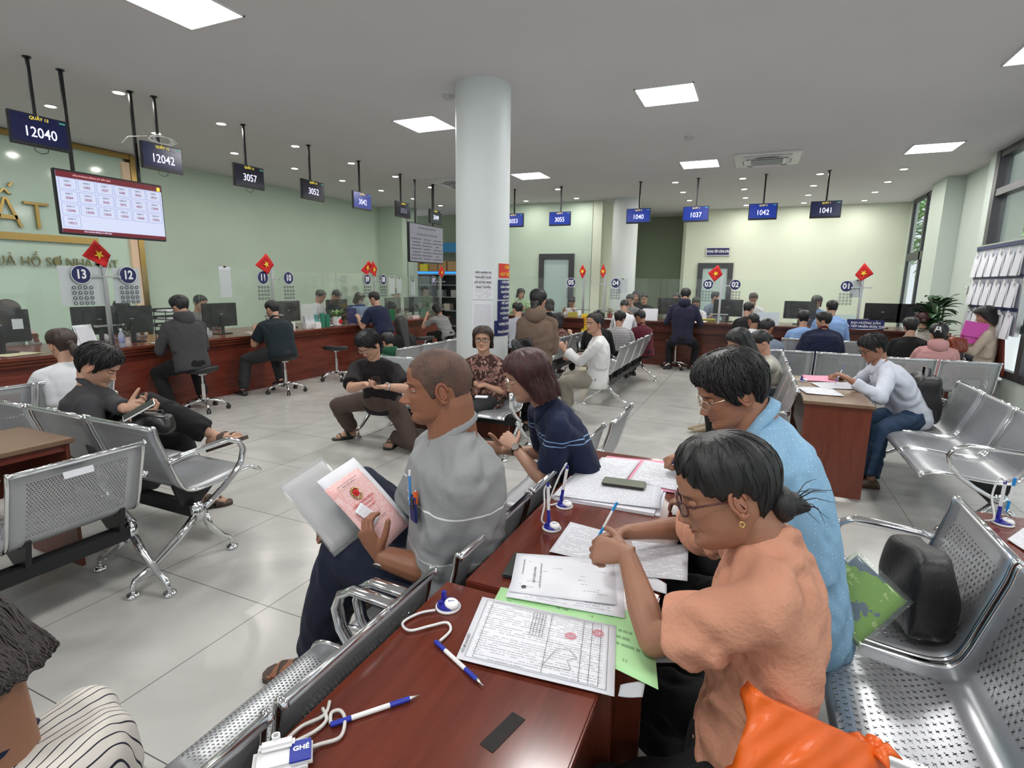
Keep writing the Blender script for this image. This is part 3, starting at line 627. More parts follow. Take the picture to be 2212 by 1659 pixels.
# far counter
sheet((-2.6,11.25,ZR),.5,.2,.1,M['paper'],lab='white papers on the far counter at window 04',seed=10)
sheet((-1.05,11.28,ZR),.42,.2,-.2,M['paper'],lab='white sheets on the far counter right of the navy hooded person',seed=11,curl=.03)
sheet((1.75,11.25,ZR),.6,.22,.05,M['paper'],lab='white sheets on the far counter before the dark desk sign',seed=12,curl=.03)
pile((-.85,11.55,ZR),.3,.22,8,.05,'yellow edged stack of files under window 03',mat('yellow_files',(.55,.45,.08),.6))
def desksign(c,lab,txt,w_=.56,h_=.17):
    t=thing('desk_sign',lab,'desk sign',c); B().bbox((0,0,h_/2),(w_,.03,h_),.004).build('board',M['navy'],t); b=B()
    for i,s in enumerate(txt): textmesh(b,s,.052,(0,-.017,h_*.66-.062*i),(1,0,0),(0,0,1),.01,ext=.001)
    b.build('lettering',M['whitep'],t)
desksign((1.79,11.22,ZR),'navy desk sign with two white lines on the far counter',('BAN HƯỚNG DẪN','VÀ TIẾP NHẬN ĐƠN THƯ'))
t=thing('notice_holder','white card holder standing on the far counter left of window 03','card holder',(-1.93,11.28,ZR)); B().box((0,0,.12),(.3,.02,.24),rot=Matrix.Rotation(-.15,3,'X')).build('card',M['paper'],t); B().box((0,.03,.006),(.3,.1,.012)).build('foot',M['white'],t)
t=thing('notice_holder','pale printed card holder standing on the far counter under window 02','card holder',(.22,11.34,ZR)); B().box((0,0,.12),(.42,.02,.24),rot=Matrix.Rotation(-.1,3,'X')).build('card',mat('pale_blue_card',(.6,.68,.74),.6),t); B().box((0,.03,.006),(.42,.1,.012)).build('foot',M['white'],t)
t=thing('notice_holder','clear card holder leaning by the post of window 01','card holder',(1.5,11.34,ZR)); B().box((0,0,.12),(.3,.02,.24),rot=Matrix.Rotation(-.1,3,'X')).build('card',mat('pale_green_card',(.55,.66,.62),.4),t); B().box((0,.03,.006),(.3,.1,.012)).build('foot',M['white'],t)
t=thing('yellow_sign','bright yellow sign at the end of the counter below window 05','sign',(-3.24,11.2,0)); B().bbox((0,0,.5),(.2,.02,.95),.003).build('panel',mat('bright_yellow',(.75,.55,.03),.5),t); b=B(); 
for i in range(4): b.box((0,-.012,.9-.05*i),(.14,.003,.018))
b.build('print',mat('red_print',(.6,.1,.03),.5),t)
t=thing('gift_bag','yellow paper bag on the counter at window 05','bag',(-3.62,11.45,ZR)); B().bbox((0,0,.05),(.2,.08,.1),.004).build('bag',mat('yellow_paper',(.65,.5,.05),.6),t)
t=thing('potted_plant','small potted grass plant with red ornament by window 04','potted plant',(-2.84,11.62,ZR))
B().lathe([(.05,0),(.065,.1),(.055,.1),(0,.09)],n=16).build('pot',mat('red_pot',(.4,.06,.04),.4),t,'auto'); b=B(); r=random.Random(9)
for i in range(50):
    a=r.uniform(0,2*PI); leaf(b,(0,0,.09),(math.cos(a)*.7,math.sin(a)*.7,r.uniform(.5,1.6)),r.uniform(.14,.24),.016,.05)
b.build('leaves',mat('yellow_leaf',(.38,.36,.12),.6,var=.4,vs_=30),t)
t=thing('potted_plant','tiny low plant behind the glass at window 01','potted plant',(1.75,11.7,ZR))
B().lathe([(.05,0),(.065,.09),(.055,.09),(0,.08)],n=16).build('pot',M['white'],t,'auto'); b=B()
for i in range(14):
    a=i*2.4; leaf(b,(0,0,.09),(math.cos(a),math.sin(a),.7+.3*(i%3)),.2,.06,.1)
b.build('leaves',LEAF,t)
# signs on walls and column
t=thing('room_sign','small dark sign reading PHÒNG TIẾP CÔNG DÂN above the far door','sign',(-1.04,15.97,2.5)); B().bbox((0,0,0),(.6,.02,.22),.004).build('board',M['navy'],t); ring_frame(B(),(0,-.012,0),.6,.22,.018,.006,'y').build('silver_edge',M['steel'],t)
b=B(); textmesh(b,'PHÒNG TIẾP CÔNG DÂN',.085,(0,-.013,0),(1,0,0),(0,0,1),.02,ext=.001,wid=.58); b.build('lettering',M['whitep'],t)
def colplate(px0,py0,px1,py1,m,name,lab,txt=None,tm=None,tsz=.05,cat='sign',yel=False):
    a=at2(px0,py0);c=at2(px1,py1)   # angles on the column and heights
    t=thing(name,lab,cat,(-2.78,5.46,0)); n=8; R=.296; b=B(); vs=[];us=[];fs=[]
    for i in range(n+1):
        th=a[0]+(c[0]-a[0])*i/n
        for z in (c[1],a[1]): vs.append((R*math.cos(th),R*math.sin(th),z))
    for i in range(n): fs.append((2*i,2*i+2,2*i+3,2*i+1)); us.append([(i/n,0),((i+1)/n,0),((i+1)/n,1),(i/n,1)])
    b.add(vs,fs,us); o=b.build('plate',m,t,fix=False); md=o.modifiers.new('s','SOLIDIFY'); md.thickness=.002; md.offset=-1
    if txt:
        k=len(txt); hh=(a[1]-c[1])
        for i,s in enumerate(txt):
            if not s: continue
            q=B(); z=a[1]-hh*(i+.5)/k; textmesh(q,s,tsz,(0,0,0),(1,0,0),(0,1,0),.003,'CENTER',ext=.0008)
            xs=[v[0] for v in q.v]; w0=max(xs)-min(xs); W=abs(c[0]-a[0])*R*.86; sx=min(1,W/w0)
            md_=(a[0]+c[0])/2
            vs=[((R+.004+v[2])*math.cos(md_+v[0]*sx/R),(R+.004+v[2])*math.sin(md_+v[0]*sx/R),z+v[1]) for v in q.v]; B().add(vs,q.f).build('text_line',tm or M['whitep'],t)
    return t
def at2(px,py):   # point of the column face under a pixel -> (angle, height)
    d=c_f*F_PX+c_r*(px-1106)-c_u*(py-829.5); d=d/math.hypot(d.x,d.y); cx,cy=-2.78,5.46
    bq=d.x*cx+d.y*cy; cc=cx*cx+cy*cy-.296**2; s=bq-math.sqrt(max(0,bq*bq-cc)); return math.atan2(d.y*s-cy,d.x*s-cx),CAM_Z+d.z*s
colplate(1022,583,1065,647,PG,'column_notice','upper white notice sheet taped on the big column',('TIẾP NHẬN VÀ','TRẢ KẾT QUẢ','HỒ SƠ ĐO ĐẠC','TRỰC TUYẾN','',''),M['ink'],.026,'notice')
colplate(1020,651,1064,738,PGD,'column_notice','lower white notice sheet of small print taped on the big column',cat='notice')
AH=1114
colplate(1078,569,1107,601,mat('sign_red',(.55,.03,.015),.5),'no_smoking_sign','red and yellow no smoking sign on the right side of the big column',('CẤM','HÚT THUỐC'),TY if 0 else M['yellow'],.045)
colplate(1076,604,1106,646,M['navy'],'column_sign','navy sign reading CHỈ NHẬN on the big column',('CHỈ NHẬN','DÂN KHÔNG','NGƯỜI DÂN','KÊ KHAI'),None,.034)
colplate(1075,650,1106,691,M['navy'],'column_sign','lower of the two four-line navy signs on the column',('ĐỂ NGƯỜI','DÂN ĐƯỢC','HƯỚNG DẪN','KÊ KHAI'),None,.034)
colplate(1068,693,1107,722,M['navy'],'column_sign','navy wifi sign starting VPĐK, lowest on the big column',('VPĐKTPTĐ','PASSWORD:'),None,.042)
# alcove shelf with boxes left of the big column
t=thing('archive_shelf','glass fronted shelf unit with blue light in the alcove left of the big column','shelf',(-8.8,14.3,0))
B().box((0,.2,.9),(1.9,.02,1.8)).box((-.95,0,.9),(.03,.4,1.8)).box((.95,0,.9),(.03,.4,1.8)).box((0,0,.9),(.03,.4,1.8)).build('carcass',M['frame'],t)
for z in (.3,.75,1.15,1.5,1.8): B().box((0,0,z),(1.9,.4,.02)).build('shelf_board',mat('grey_shelf',(.25,.27,.28),.4),t)
B().box((0,-.1,1.86),(1.9,.1,.06)).build('blue_light_strip',mat('blue_glow',(.03,.25,.9),.4,0,1.2),t)
r=random.Random(2)
for i in range(5): board((-9.5+.32*i,14.3,1.9),(.28,.3,r.uniform(.2,.34)),r.uniform(-.1,.1),mat('brown_cardboard',(.35,.22,.1),.8) if i!=1 else mat('yellow_card',(.7,.55,.03),.6),'storage_box',('brown cardboard box on top of the alcove shelf, %s'%('leftmost','','third from the left','fourth from the left','rightmost')[i]) if i!=1 else 'yellow storage box on top of the alcove shelf','box')
tag(B().bbox((-8.7,14.42,2.6),(1.9,.05,.28),.004).build('wall_banner',mat('blue_banner',(.03,.2,.42),.5)),'blue banner above the boxes in the alcove','banner')
for i in range(8): board((-9.6+.24*i,14.28,(1.16,.76)[i%2]),(.2,.24,.2),0,mat('file_tone_%d'%(i%3),((.3,.3,.28),(.2,.22,.24),(.4,.36,.3))[i%3],.7),'file_bundle','bundle of files on the %s alcove shelf, number %s from the left'%(('upper','lower')[i%2],('one','two','three','four')[i//2]),'files')
# notice board with leaflets, right wall
t=thing('leaflet_board','white framed board with rows of hanging leaflets on the right wall','notice board',(3.02,9.65,1.63)); B().box((0,0,0),(.03,1.75,1.16)).build('panel',mat('board_grey',(.5,.53,.6),.5),t)
B().box((-.02,0,.565),(.03,1.78,.05)).build('top_rail',M['navy'],t); ring_frame(B(),(-.005,0,0),1.8,1.22,.03,.05,'x').build('frame',M['steel'],t)
for i in range(2): B().box((-.02,0,.14-.42*i),(.012,1.7,.045)).build('row_rail',M['navy'],t)
for i in range(3):
    for j in range(6):
        lab='clipped leaflet, %s row of the wall board, place %s from the left'%(('top','middle','bottom')[i],('one','two','three','four','five','six')[j])
        t=thing('hanging_leaflet',lab,'leaflet',(2.99,10.4-.29*j,2.12-.4*i),0,'leaflets clipped on the wall board')
        B().box((-.02,0,-.19),(.006,.22,.3),rot=Matrix.Rotation(.04,3,'Y')).box((-.03,.02,-.2),(.006,.2,.29),rot=Matrix.Rotation(.1,3,'Y')).build('leaflets',(PGG,PG,PGG)[j%3],t)
        B().box((-.025,0,-.03),(.03,.06,.03)).box((-.03,0,.0),(.01,.03,.04)).build('clip',M['white'],t)
t=thing('light_switch','small white switch on the right wall','switch',(3.23,11.6,1.6)); B().bbox((0,0,0),(.02,.08,.12),.004).build('plate',M['white'],t); B().box((-.012,0,0),(.01,.03,.05)).build('rocker',mat('switch_grey',(.5,.5,.5),.4),t)
# tall leafy plant in the right corner
t=thing('potted_plant','tall dark green leafy floor plant in the right corner','potted plant',(2.60,10.6,0))
B().lathe([(.15,0),(.2,.05),(.23,.42),(.2,.42),(.19,.38),(0,.38)],n=24).build('pot',mat('dark_pot',(.05,.05,.05),.4),t,'auto')
b=B(); b2=B(); r=random.Random(11)
for i in range(95):
    a=r.uniform(0,2*PI); z=r.uniform(.5,1.42); rr=r.uniform(.02,.14); p=V((rr*math.cos(a),rr*math.sin(a),z)); b2.tube([(.1*math.cos(a),.1*math.sin(a),.38),p],.005,5)
    leaf(b,p,(math.cos(a),math.sin(a),r.uniform(.3,1.4)),r.uniform(.22,.32),.12,r.uniform(.05,.16))
b.build('leaves',LEAFD,t); b2.build('stems',LEAF,t)
# trees and a parked truck seen through the tall window
def tree(x,y,h_,R,seed,lab):
    t=thing('tree',lab,'tree',(x,y,-.1)); r=random.Random(seed); B().tube([(0,0,0),(.1,0,h_*.5),(0,.1,h_*.8)],[.16,.12,.05]).build('trunk',mat('bark',(.12,.08,.05),.9),t)
    b=B()
    for i in range(700):
        d=V((r.gauss(0,1),r.gauss(0,1),r.gauss(0,1))).normalized(); p=V((0,0,h_))+d*R*r.uniform(.5,1); leaf(b,p,(d.x+r.uniform(-.6,.6),d.y+r.uniform(-.6,.6),r.uniform(-.5,.5)),r.uniform(.3,.5),.14,.1)
    b.build('crown',mat('sunlit_leaves',(.22,.42,.13),.6,var=.5,vs_=3),t)
tree(4.9,17.8,3.3,1.5,1,'leafy green tree outside the tall right-hand window, nearer one'); tree(6.8,27.5,4.6,2.6,2,'leafy green tree outside the tall window, further one')
t=thing('parked_truck','parked truck with a blue-green box body outside the tall window','truck',(6.6,21.6,-.1)); B().bbox((0,0,1.3),(2.2,4.2,1.0),.04).build('cargo_box',mat('teal_body',(.12,.32,.35),.5),t); B().bbox((0,-.2,.62),(2.1,4.6,.4),.08).bbox((0,-2.8,1.1),(2.0,1.3,1.3),.15).build('cab',M['white'],t)
for dx in (-1,1):
    for dy in (-2.6,1.6): B().cyl((dx*.95,dy,.38),(dx*1.12,dy,.38),.38,n=20).build('wheel',M['rubber'],t)
so=lamp('SUN','sun',(0,10,20),3.4,(1,.96,.88),.02); so.rotation_euler=V((.55,.25,-.8)).to_track_quat('-Z','Y').to_euler()
# ---------------- benches, desks, stools ----------------
def perf_mat(name,c,metal,rough,kind='dot'):
    m,t,p=nt(name); p.inputs['Base Color'].default_value=(*c,1); p.inputs['Metallic'].default_value=metal; p.inputs['Roughness'].default_value=rough
    tc=node(t,'TexCoord'); s=node(t,'SeparateXYZ'); t.links.new(tc.outputs['UV'],s.inputs[0]); u,v=s.outputs[0],s.outputs[1]
    def cell(a,sp,off=0): return math_(t,'MULTIPLY',math_(t,'SUBTRACT',math_(t,'FRACT',math_(t,'MULTIPLY_ADD',a,1/sp,off)),.5),sp)
    if kind=='dot':
        sp=.0125; row=math_(t,'FLOOR',math_(t,'MULTIPLY',v,1/.011)); sh=math_(t,'MULTIPLY',math_(t,'MODULO',row,2),.5)
        a=math_(t,'MULTIPLY',math_(t,'SUBTRACT',math_(t,'FRACT',math_(t,'ADD',math_(t,'MULTIPLY',u,1/sp),sh)),.5),sp); b_=cell(v,.011)
        d=math_(t,'SQRT',math_(t,'ADD',math_(t,'MULTIPLY',a,a),math_(t,'MULTIPLY',b_,b_))); hole=math_(t,'LESS_THAN',d,.0033)
    else:
        sp=.027; row=math_(t,'FLOOR',math_(t,'MULTIPLY',v,1/.02)); sh=math_(t,'MULTIPLY',math_(t,'MODULO',row,2),.5)
        a=math_(t,'MULTIPLY',math_(t,'SUBTRACT',math_(t,'FRACT',math_(t,'ADD',math_(t,'MULTIPLY',u,1/sp),sh)),.5),sp); b_=cell(v,.02)
        p1=math_(t,'ABSOLUTE',math_(t,'ADD',a,b_)); p2=math_(t,'ABSOLUTE',math_(t,'SUBTRACT',a,b_))
        hole=math_(t,'MULTIPLY',math_(t,'LESS_THAN',math_(t,'MINIMUM',p1,p2),.0022),math_(t,'LESS_THAN',math_(t,'MAXIMUM',p1,p2),.0105))
    def win(a,lo,hi): return math_(t,'MULTIPLY',math_(t,'GREATER_THAN',a,lo),math_(t,'LESS_THAN',a,hi))
    reg=math_(t,'MULTIPLY',win(u,.065,.475),math_(t,'MAXIMUM',win(v,.09,.36),win(v,.46,.78)))
    t.links.new(math_(t,'SUBTRACT',1,math_(t,'MULTIPLY',hole,reg)),p.inputs['Alpha'])
    if kind=='dot': bump(t,p,noise(t,tc.outputs['Object'],3,3),.002)
    return m
SHELL=perf_mat('perforated_silver_steel',(.44,.455,.475),.6,.36); STAR=perf_mat('star_punched_polished_steel',(.58,.59,.62),.8,.3,'star')
PROF=[(-.012,.785),(0,.80),(.018,.795),(.03,.74),(.06,.66),(.09,.58),(.12,.50),(.15,.45),(.20,.425),(.28,.42),(.40,.428),(.52,.44),(.60,.44),(.65,.425),(.675,.40)]
def smooth_prof(pr,k=3):
    out=[]
    for i in range(len(pr)-1):
        p0=pr[max(0,i-1)];p1=pr[i];p2=pr[i+1];p3=pr[min(len(pr)-1,i+2)]
        for j in range(k):
            t=j/k; out.append(tuple(.5*((2*p1[a])+(-p0[a]+p2[a])*t+(2*p0[a]-5*p1[a]+4*p2[a]-p3[a])*t*t+(-p0[a]+3*p1[a]-3*p2[a]+p3[a])*t**3) for a in (0,1)))
    out.append(pr[-1]); return out
SP0=smooth_prof(PROF)
def seat_mesh(W=.54,dk=1):
    b=B(); n=6; L=[0]; SP=[(y*dk,z) for y,z in SP0]
    for i in range(1,len(SP)): L.append(L[-1]+math.hypot(SP[i][0]-SP[i-1][0],SP[i][1]-SP[i-1][1]))
    for i,(y,z) in enumerate(SP):
        for j in range(n+1): b.v.append((-W/2+W*j/n,y,z))
    for i in range(len(SP)-1):
        for j in range(n):
            b.f.append([i*(n+1)+j,i*(n+1)+j+1,(i+1)*(n+1)+j+1,(i+1)*(n+1)+j]); b.m.append(0)
            b.uv.append([(W*j/n,L[i]),(W*(j+1)/n,L[i]),(W*(j+1)/n,L[i+1]),(W*j/n,L[i+1])])
    return b
def bench(n,c,rz,lab,shell=None,pitch=.58,fo=0,arms=(1,1),group='perforated metal waiting benches',dk=.8):
    SP=[(y*dk,z) for y,z in SP0]
    t=thing('waiting_bench',lab,'bench',(c[0],c[1],0),rz,group); m=shell or SHELL; W=pitch-.035
    for i in range(n):
        x=(i-(n-1)/2)*pitch
        s=seat_mesh(W,dk).build('seat_shell',m,t,True,fix=False); s.location=(x,0,0); md=s.modifiers.new('s','SOLIDIFY'); md.thickness=.003
        for sx in (-1,1):
            r=B().tube([(sx*W/2,y,z) for y,z in SP[1:]],.009,8).build('side_rail',M['chrome'],s,True); 
        B().tube([(-W/2,0,.80),(W/2,0,.80)],.008,8).build('top_rail',M['chrome'],s,True)
        for sx in (-1,1): B().add([(x+sx*W*.36+dx,y,z) for dx in (-.012,.012) for y,z in ((.13*dk,.46),(.2*dk,.415),(.42*dk,.42),(.30*dk,.33),(.17*dk,.33))],[(0,1,2,3,4),(5,6,7,8,9),(0,1,6,5),(1,2,7,6),(2,3,8,7),(3,4,9,8),(4,0,5,9)]).build('seat_bracket',M['blackm'],t)
    Lb=n*pitch
    yb0=.23*dk
    B().bbox((0,yb0,.30),(Lb-.06,.055,.075),.006).build('beam',M['blackm'],t)
    for k,sx in enumerate((-1,1)):
        x=sx*(Lb/2-.0); xl=sx*(Lb/2-.02)
        if arms[k]:
            pts=[(x,.06,.615),(x,.14,.63),(x,.30,.64),(x,.44,.645),(x,.51,.62),(x,.54,.57),(x,.52,.50),(x,.46,.44),(x,.38,.385),(x,.30,.345),(x,.25,.32)]
            B().tube([(a,q*dk,r_) for a,q,r_ in pts],.015,10,flat=1.5,up=(1,0,0)).build('armrest',M['chrome'],t,True)
    for k,sx in enumerate((-1,1)):
        xl=sx*(Lb/2-.03)
        b=B(); b.bbox((xl,yb0,.29),(.05,.075,.12),.012)
        for q in (-1,1):
            yb=yb0+q*.03; ye=yb0+q*.29+fo
            b.tube([(xl,yb,.27),(xl,yb0+q*.1+fo*.4,.19),(xl,yb0+q*.21+fo*.8,.105),(xl,ye-q*.015,.075),(xl,ye,.045),(xl,ye,.02)],[.022,.02,.017,.015,.013,.012],10)
            b.lathe([(.032,0),(.034,.006),(.03,.018),(.012,.024)],(xl,ye,0),16)
        b.build('leg',M['chrome'],t,True)
    return t
PIH=PI/2
bench(3,(-.765,.355),PIH,'perforated silver bench running along the nearest desk, bottom centre of the photo',dk=.7)
bench(3,(-.735,2.16),PIH,'perforated silver bench with the grey polo man, along the second desk',dk=.7)
bench(1,(-.70,3.36),PIH,'short perforated seat beyond the navy shirt woman, by the pink papers',arms=(1,0))
bench(3,(.79,1.68),PIH,'polished steel bench with star shaped holes, right foreground, black bag on it',STAR,.58,dk=.74)
bench(3,(1.71,5.02),PIH,'perforated steel bench with the white shirted writing man, right side',pitch=.6,dk=.95)
bench(3,(.37,5.55),PIH,'silver bench before the wooden desk where the women read',arms=(1,1))
bench(2,(.37,7.2),PIH,'silver bench beyond the reading women, further back')
bench(4,(-1.53,8.1),PIH,'silver bench in mid hall where the woman in white sits')
bench(3,(-2.8,4.78),PI,'silver bench facing the camera with the elderly woman and the young man')
bench(3,(-2.62,8.6),PIH,'silver bench just right of the big column behind the standing woman')
bench(3,(-3.85,6.2),PIH,'silver bench just left of the big column')
bench(3,(-3.60,1.70),0,'silver bench with the man in dark grey looking at his phone',fo=-.1,dk=.95).scale=(1,1,1.055)
bench(3,(-2.70,.78),PIH,'large silver bench back at the left edge with a small sticker',fo=.02)
bench(3,(-4.93,1.95),PIH,'silver bench where the ponytail woman in white sits, left edge')
bench(2,(.74,7.7),0,'silver bench row with a wide back, second row before the far counter')
bench(2,(1.0,9.55),0,'silver bench row nearest the far counter with the navy shirted man')
bench(2,(2.2,9.55),0,'silver bench row nearest the far counter, right hand end')
bench(2,(1.98,7.6),0,'silver bench behind the pink hooded woman')
o=B().box((0,0,0),(.12,.002,.03)).build('sticker',M['paper']); o.location=(-2.685,1.33,.745); o.rotation_euler=(-.22,0,PIH); tag(o,'small white sticker on the large bench back at left','sticker')
def desk(x0,x1,y0,y1,lab,top,z=.75,name='writing_desk'):
    t=thing(name,lab,'desk',((x0+x1)/2,(y0+y1)/2,0)); w_,l_=x1-x0,y1-y0
    B().bbox((0,0,z-.0125),(w_,l_,.025),.004).build('top',top,t)
    for s in (-1,1): B().box((0,s*(l_/2-.03),(z-.025)/2+.01),(w_-.03,.02,z-.045)).build('side_panel',M['woodz'],t)
    B().box((-w_/2+.04,0,z-.2),(.02,l_-.08,.34)).build('modesty_panel',M['woodz'],t)
    B().box((0,0,z-.045),(w_-.04,l_-.08,.04)).build('apron',M['wood'],t)
    return t
desk(-.745,-.23,-.35,1.245,'polished red-brown desk nearest the camera with two corded pens','' or M['desk'])
desk(-.70,-.17,1.27,2.66,'polished red-brown desk where the woman in orange writes',M['desk'])
desk(.40,.87,4.60,5.9,'red wooden desk with worn brown top where the white shirted man writes',M['deskb'])
desk(.84,1.4,.6,2.56,'polished desk at the right edge with an upright pen on it',M['desk'])
desk(-3.78,-3.27,.35,1.62,'desk with a worn brown top at the left edge behind the large bench',M['deskb'])
desk(-3.4,-2.15,4.83,5.15,'low red wooden desk behind the bench of the elderly woman',M['deskb'],.62)
def stool(x,y,rz,z,lab):
    t=thing('saddle_stool',lab,'stool',(x,y,0),rz,'black saddle stools on chrome wheels')
    R=[];k=20
    for q,zz in ((.6,-.045),(.92,-.035),(1,0),(.96,.018),(.7,.022),(.3,.012)):
        R.append([(.205*q*math.cos(a)*(1-.18*max(0,math.sin(a))),.19*q*math.sin(a),z+zz+(.05*max(0,-math.sin(a))**2*q*q)+.012*math.cos(2*a)*q) for a in [2*PI*i/k for i in range(k)]])
    b=B().rings(R); b.build('seat',mat('black_leatherette',(.02,.02,.023),.42,0,0,.0008,90),t,True)
    B().cyl((0,0,z-.05),(0,0,z-.2),.014,n=12).cyl((0,0,z-.17),(0,0,.1),.025,n=14).cyl((0,0,z-.06),(0,0,z-.04),.06,n=14).build('column',M['chrome'],t,'auto')
    for i in range(5):
        a=2*PI*i/5+.3; d=V((math.cos(a),math.sin(a),0))
        B().tube([d*.02+V((0,0,.12)),d*.1+V((0,0,.125)),d*.2+V((0,0,.1)),d*.255+V((0,0,.07))],[.02,.016,.014,.012],8).build('spoke',M['chrome'],t,True)
        w_=d.cross(V((0,0,1))); c=d*.262+V((0,0,.028)); q=B()
        for s in (-.014,.014): q.cyl(c+w_*(s-.007),c+w_*(s+.007),.027,n=14)
        q.cyl(c+V((0,0,.02)),c+V((0,0,.045)),.012); q.build('caster',M['rubber'],t)
    return t
stool(-6.1,4.45,-PIH*.9+PI,.50,'black saddle stool under the hooded man')
stool(-6.08,5.72,PIH,.50,'black saddle stool under the dark green polo man')
stool(-6.15,6.85,.4,.52,'empty black saddle stool by the left counter')
stool(-5.9,9.1,PIH,.50,'empty black saddle stool at window 08, seen past the long hair')
stool(-5.75,10.1,PIH,.50,'black saddle stool by the striped shirt woman')
stool(-1.33,10.85,0,.52,'black saddle stool beneath the navy hooded person at the far counter')
# ---------------- people ----------------
def hermite(xs,ys):
    xs=np.array(xs,float); ys=np.array(ys,float); d=np.gradient(ys,xs)
    for i in range(1,len(xs)-1):
        a=(ys[i]-ys[i-1])/(xs[i]-xs[i-1]); b=(ys[i+1]-ys[i])/(xs[i+1]-xs[i]); d[i]=0 if a*b<=0 else 2*a*b/(a+b)
    def f(x):
        x=np.clip(x,xs[0],xs[-1]); i=np.clip(np.searchsorted(xs,x)-1,0,len(xs)-2); h=xs[i+1]-xs[i]; t=(x-xs[i])/h
        return (2*t**3-3*t*t+1)*ys[i]+(t**3-2*t*t+t)*h*d[i]+(-2*t**3+3*t*t)*ys[i+1]+(t**3-t*t)*h*d[i+1]
    return f
fF=hermite([-.118,-.112,-.10,-.085,-.068,-.05,-.03,-.01,.005,.025,.05,.075,.095,.108,.117],[.030,.066,.080,.083,.079,.084,.084,.083,.083,.090,.090,.078,.056,.034,0])
fB=hermite([-.118,-.105,-.08,-.06,-.03,0,.03,.06,.085,.103,.112,.117],[.0,-.02,-.045,-.068,-.092,-.103,-.106,-.098,-.08,-.055,-.032,0])
fW=hermite([-.118,-.112,-.10,-.085,-.06,-.03,0,.03,.06,.085,.103,.112,.117],[.012,.026,.041,.052,.063,.070,.075,.0785,.074,.060,.041,.024,0])
def skull(th,z,off=0):
    w=fW(z)+off; fr=fF(z)+off; bk=-fB(z)+off; yc=-.008
    s,c=np.sin(th),np.cos(th)
    x=w*np.sign(s)*np.abs(s)**.92; y=np.where(c>0,(fr-yc)*np.abs(c)**.9,-(bk+yc)*np.abs(c)**.95)+yc
    return x,y
def G(x,z,cx,cz,sx,sz): return np.exp(-((x-cx)/sx)**2-((z-cz)/sz)**2)
def head_grid(hi,fem=0,open_=.0,nose=1.0,jowl=0):
    nt_,nz=(120,110) if hi else (44,40)
    th=np.linspace(-PI,PI,nt_,endpoint=False)
    if hi: th=th-.42*np.sin(th)   # denser at the front
    zz=-.0005+.1175*np.cos(np.linspace(.02,PI-.02,nz)) if not hi else np.concatenate([.117*np.cos(np.linspace(.03,PI/2*.62,18)),np.linspace(.064,-.1175,nz-18)])
    TH,Z=np.meshgrid(th,zz); X,Y=skull(TH,Z); fm=(np.cos(TH)>0)*1.0
    ax=np.abs(X); sm=np.clip((Y-.03)/.03,0,1)
    N=hermite([-.056,-.051,-.044,-.037,-.028,-.012,.003,.016],[0,.004,.017,.0255,.021,.012,.005,0])
    wd=np.interp(Z,[-.05,-.038,-.01,.01],[.0125,.0125,.0085,.009])
    d=nose*N(Z)*np.exp(-(ax/wd)**2.2)*(Z>-.058)*(Z<.018)
    d+=nose*.0105*G(ax,Z,.0135,-.0415,.0065,.0065)               # wings of the nose
    d+=-.0105*G(ax,Z,.031,.001,.0165,.0105)+.0045*G(ax,Z,.030,-.001,.012,.0075)   # sockets, lids
    d+=(.003 if fem else .0055)*G(ax,Z,.028,.0195,.02,.006)      # brow
    d+=-.0018*G(ax,Z,.031,-.0105,.013,.003)                      # under-eye crease
    d+=.0045*G(ax,Z,.044,-.026,.018,.016)                        # cheek bones
    d+=-.0025*G(ax-.3*(-.04-Z),Z,.024,-.055,.005,.018)             # mouth-nose folds
    d+=.0078*G(X,Z,0,-.0603,.02,.0042)+.008*G(X,Z,0,-.0698,.017,.0048)-.006*G(X,Z,0,-.0652,.022,.0016)-.002*G(X,Z,0,-.0535,.004,.005)
    d+=-.004*G(X,Z,0,-.079,.018,.004)+.004*G(X,Z,0,-.095,.018,.009)
    Y=Y+d*sm
    if jowl: 
        k=jowl*.010*G(ax,Z,.055,-.085,.03,.02); X=X+np.sign(X)*k
    V_=np.stack([X,Y,Z],-1).reshape(-1,3)
    # tint: 1 skin, darker brows / lips via rgb multiplier
    T=np.ones((len(V_),3)); x,y,z=V_[:,0],V_[:,1],V_[:,2]; a=np.abs(x); fr=(y>.03)*1.0
    def blend(mask,col):
        m=np.clip(mask*fr,0,1)[:,None]; T[:]=T*(1-m)+np.array(col)*m
    blend(.35*G(x,z,0,-.038,.02,.014)+.25*G(a,z,.045,-.03,.02,.018),(1.05,.82,.78))
    lip=(1.0 if fem else .55)
    blend(lip*1.3*np.clip(G(x,z,0,-.0665,.021,.0075)-.25,0,1),(1.0,.52,.5))
    blend(.8*np.clip(G(x,z,0,-.0652,.023,.0012),0,1),(.35,.2,.2))
    blend((.75 if fem else .95)*np.clip(1.6*np.exp(-((a-.030)/.0175)**4-((z-.0185+.12*(a-.03))/.0038)**2),0,1),(.14,.11,.11))
    blend(.35*G(a,z,.031,.002,.016,.008),(.75,.62,.6))
    if not hi: blend(1.1*np.exp(-((a-.031)/.013)**4-((z+.001)/.0032)**2),(.08,.06,.06))
    blend(.85*np.exp(-((a-.0075)/.004)**2-((z+.0475)/.003)**2),(.3,.2,.18))
    n=nt_; fs=[(i*n+j,i*n+(j+1)%n,(i+1)*n+(j+1)%n,(i+1)*n+j) for i in range(nz-1) for j in range(n)]
    fs+=[tuple(range(n))[::-1],tuple((nz-1)*n+j for j in range(n))]
    return V_,fs,T
HG={}
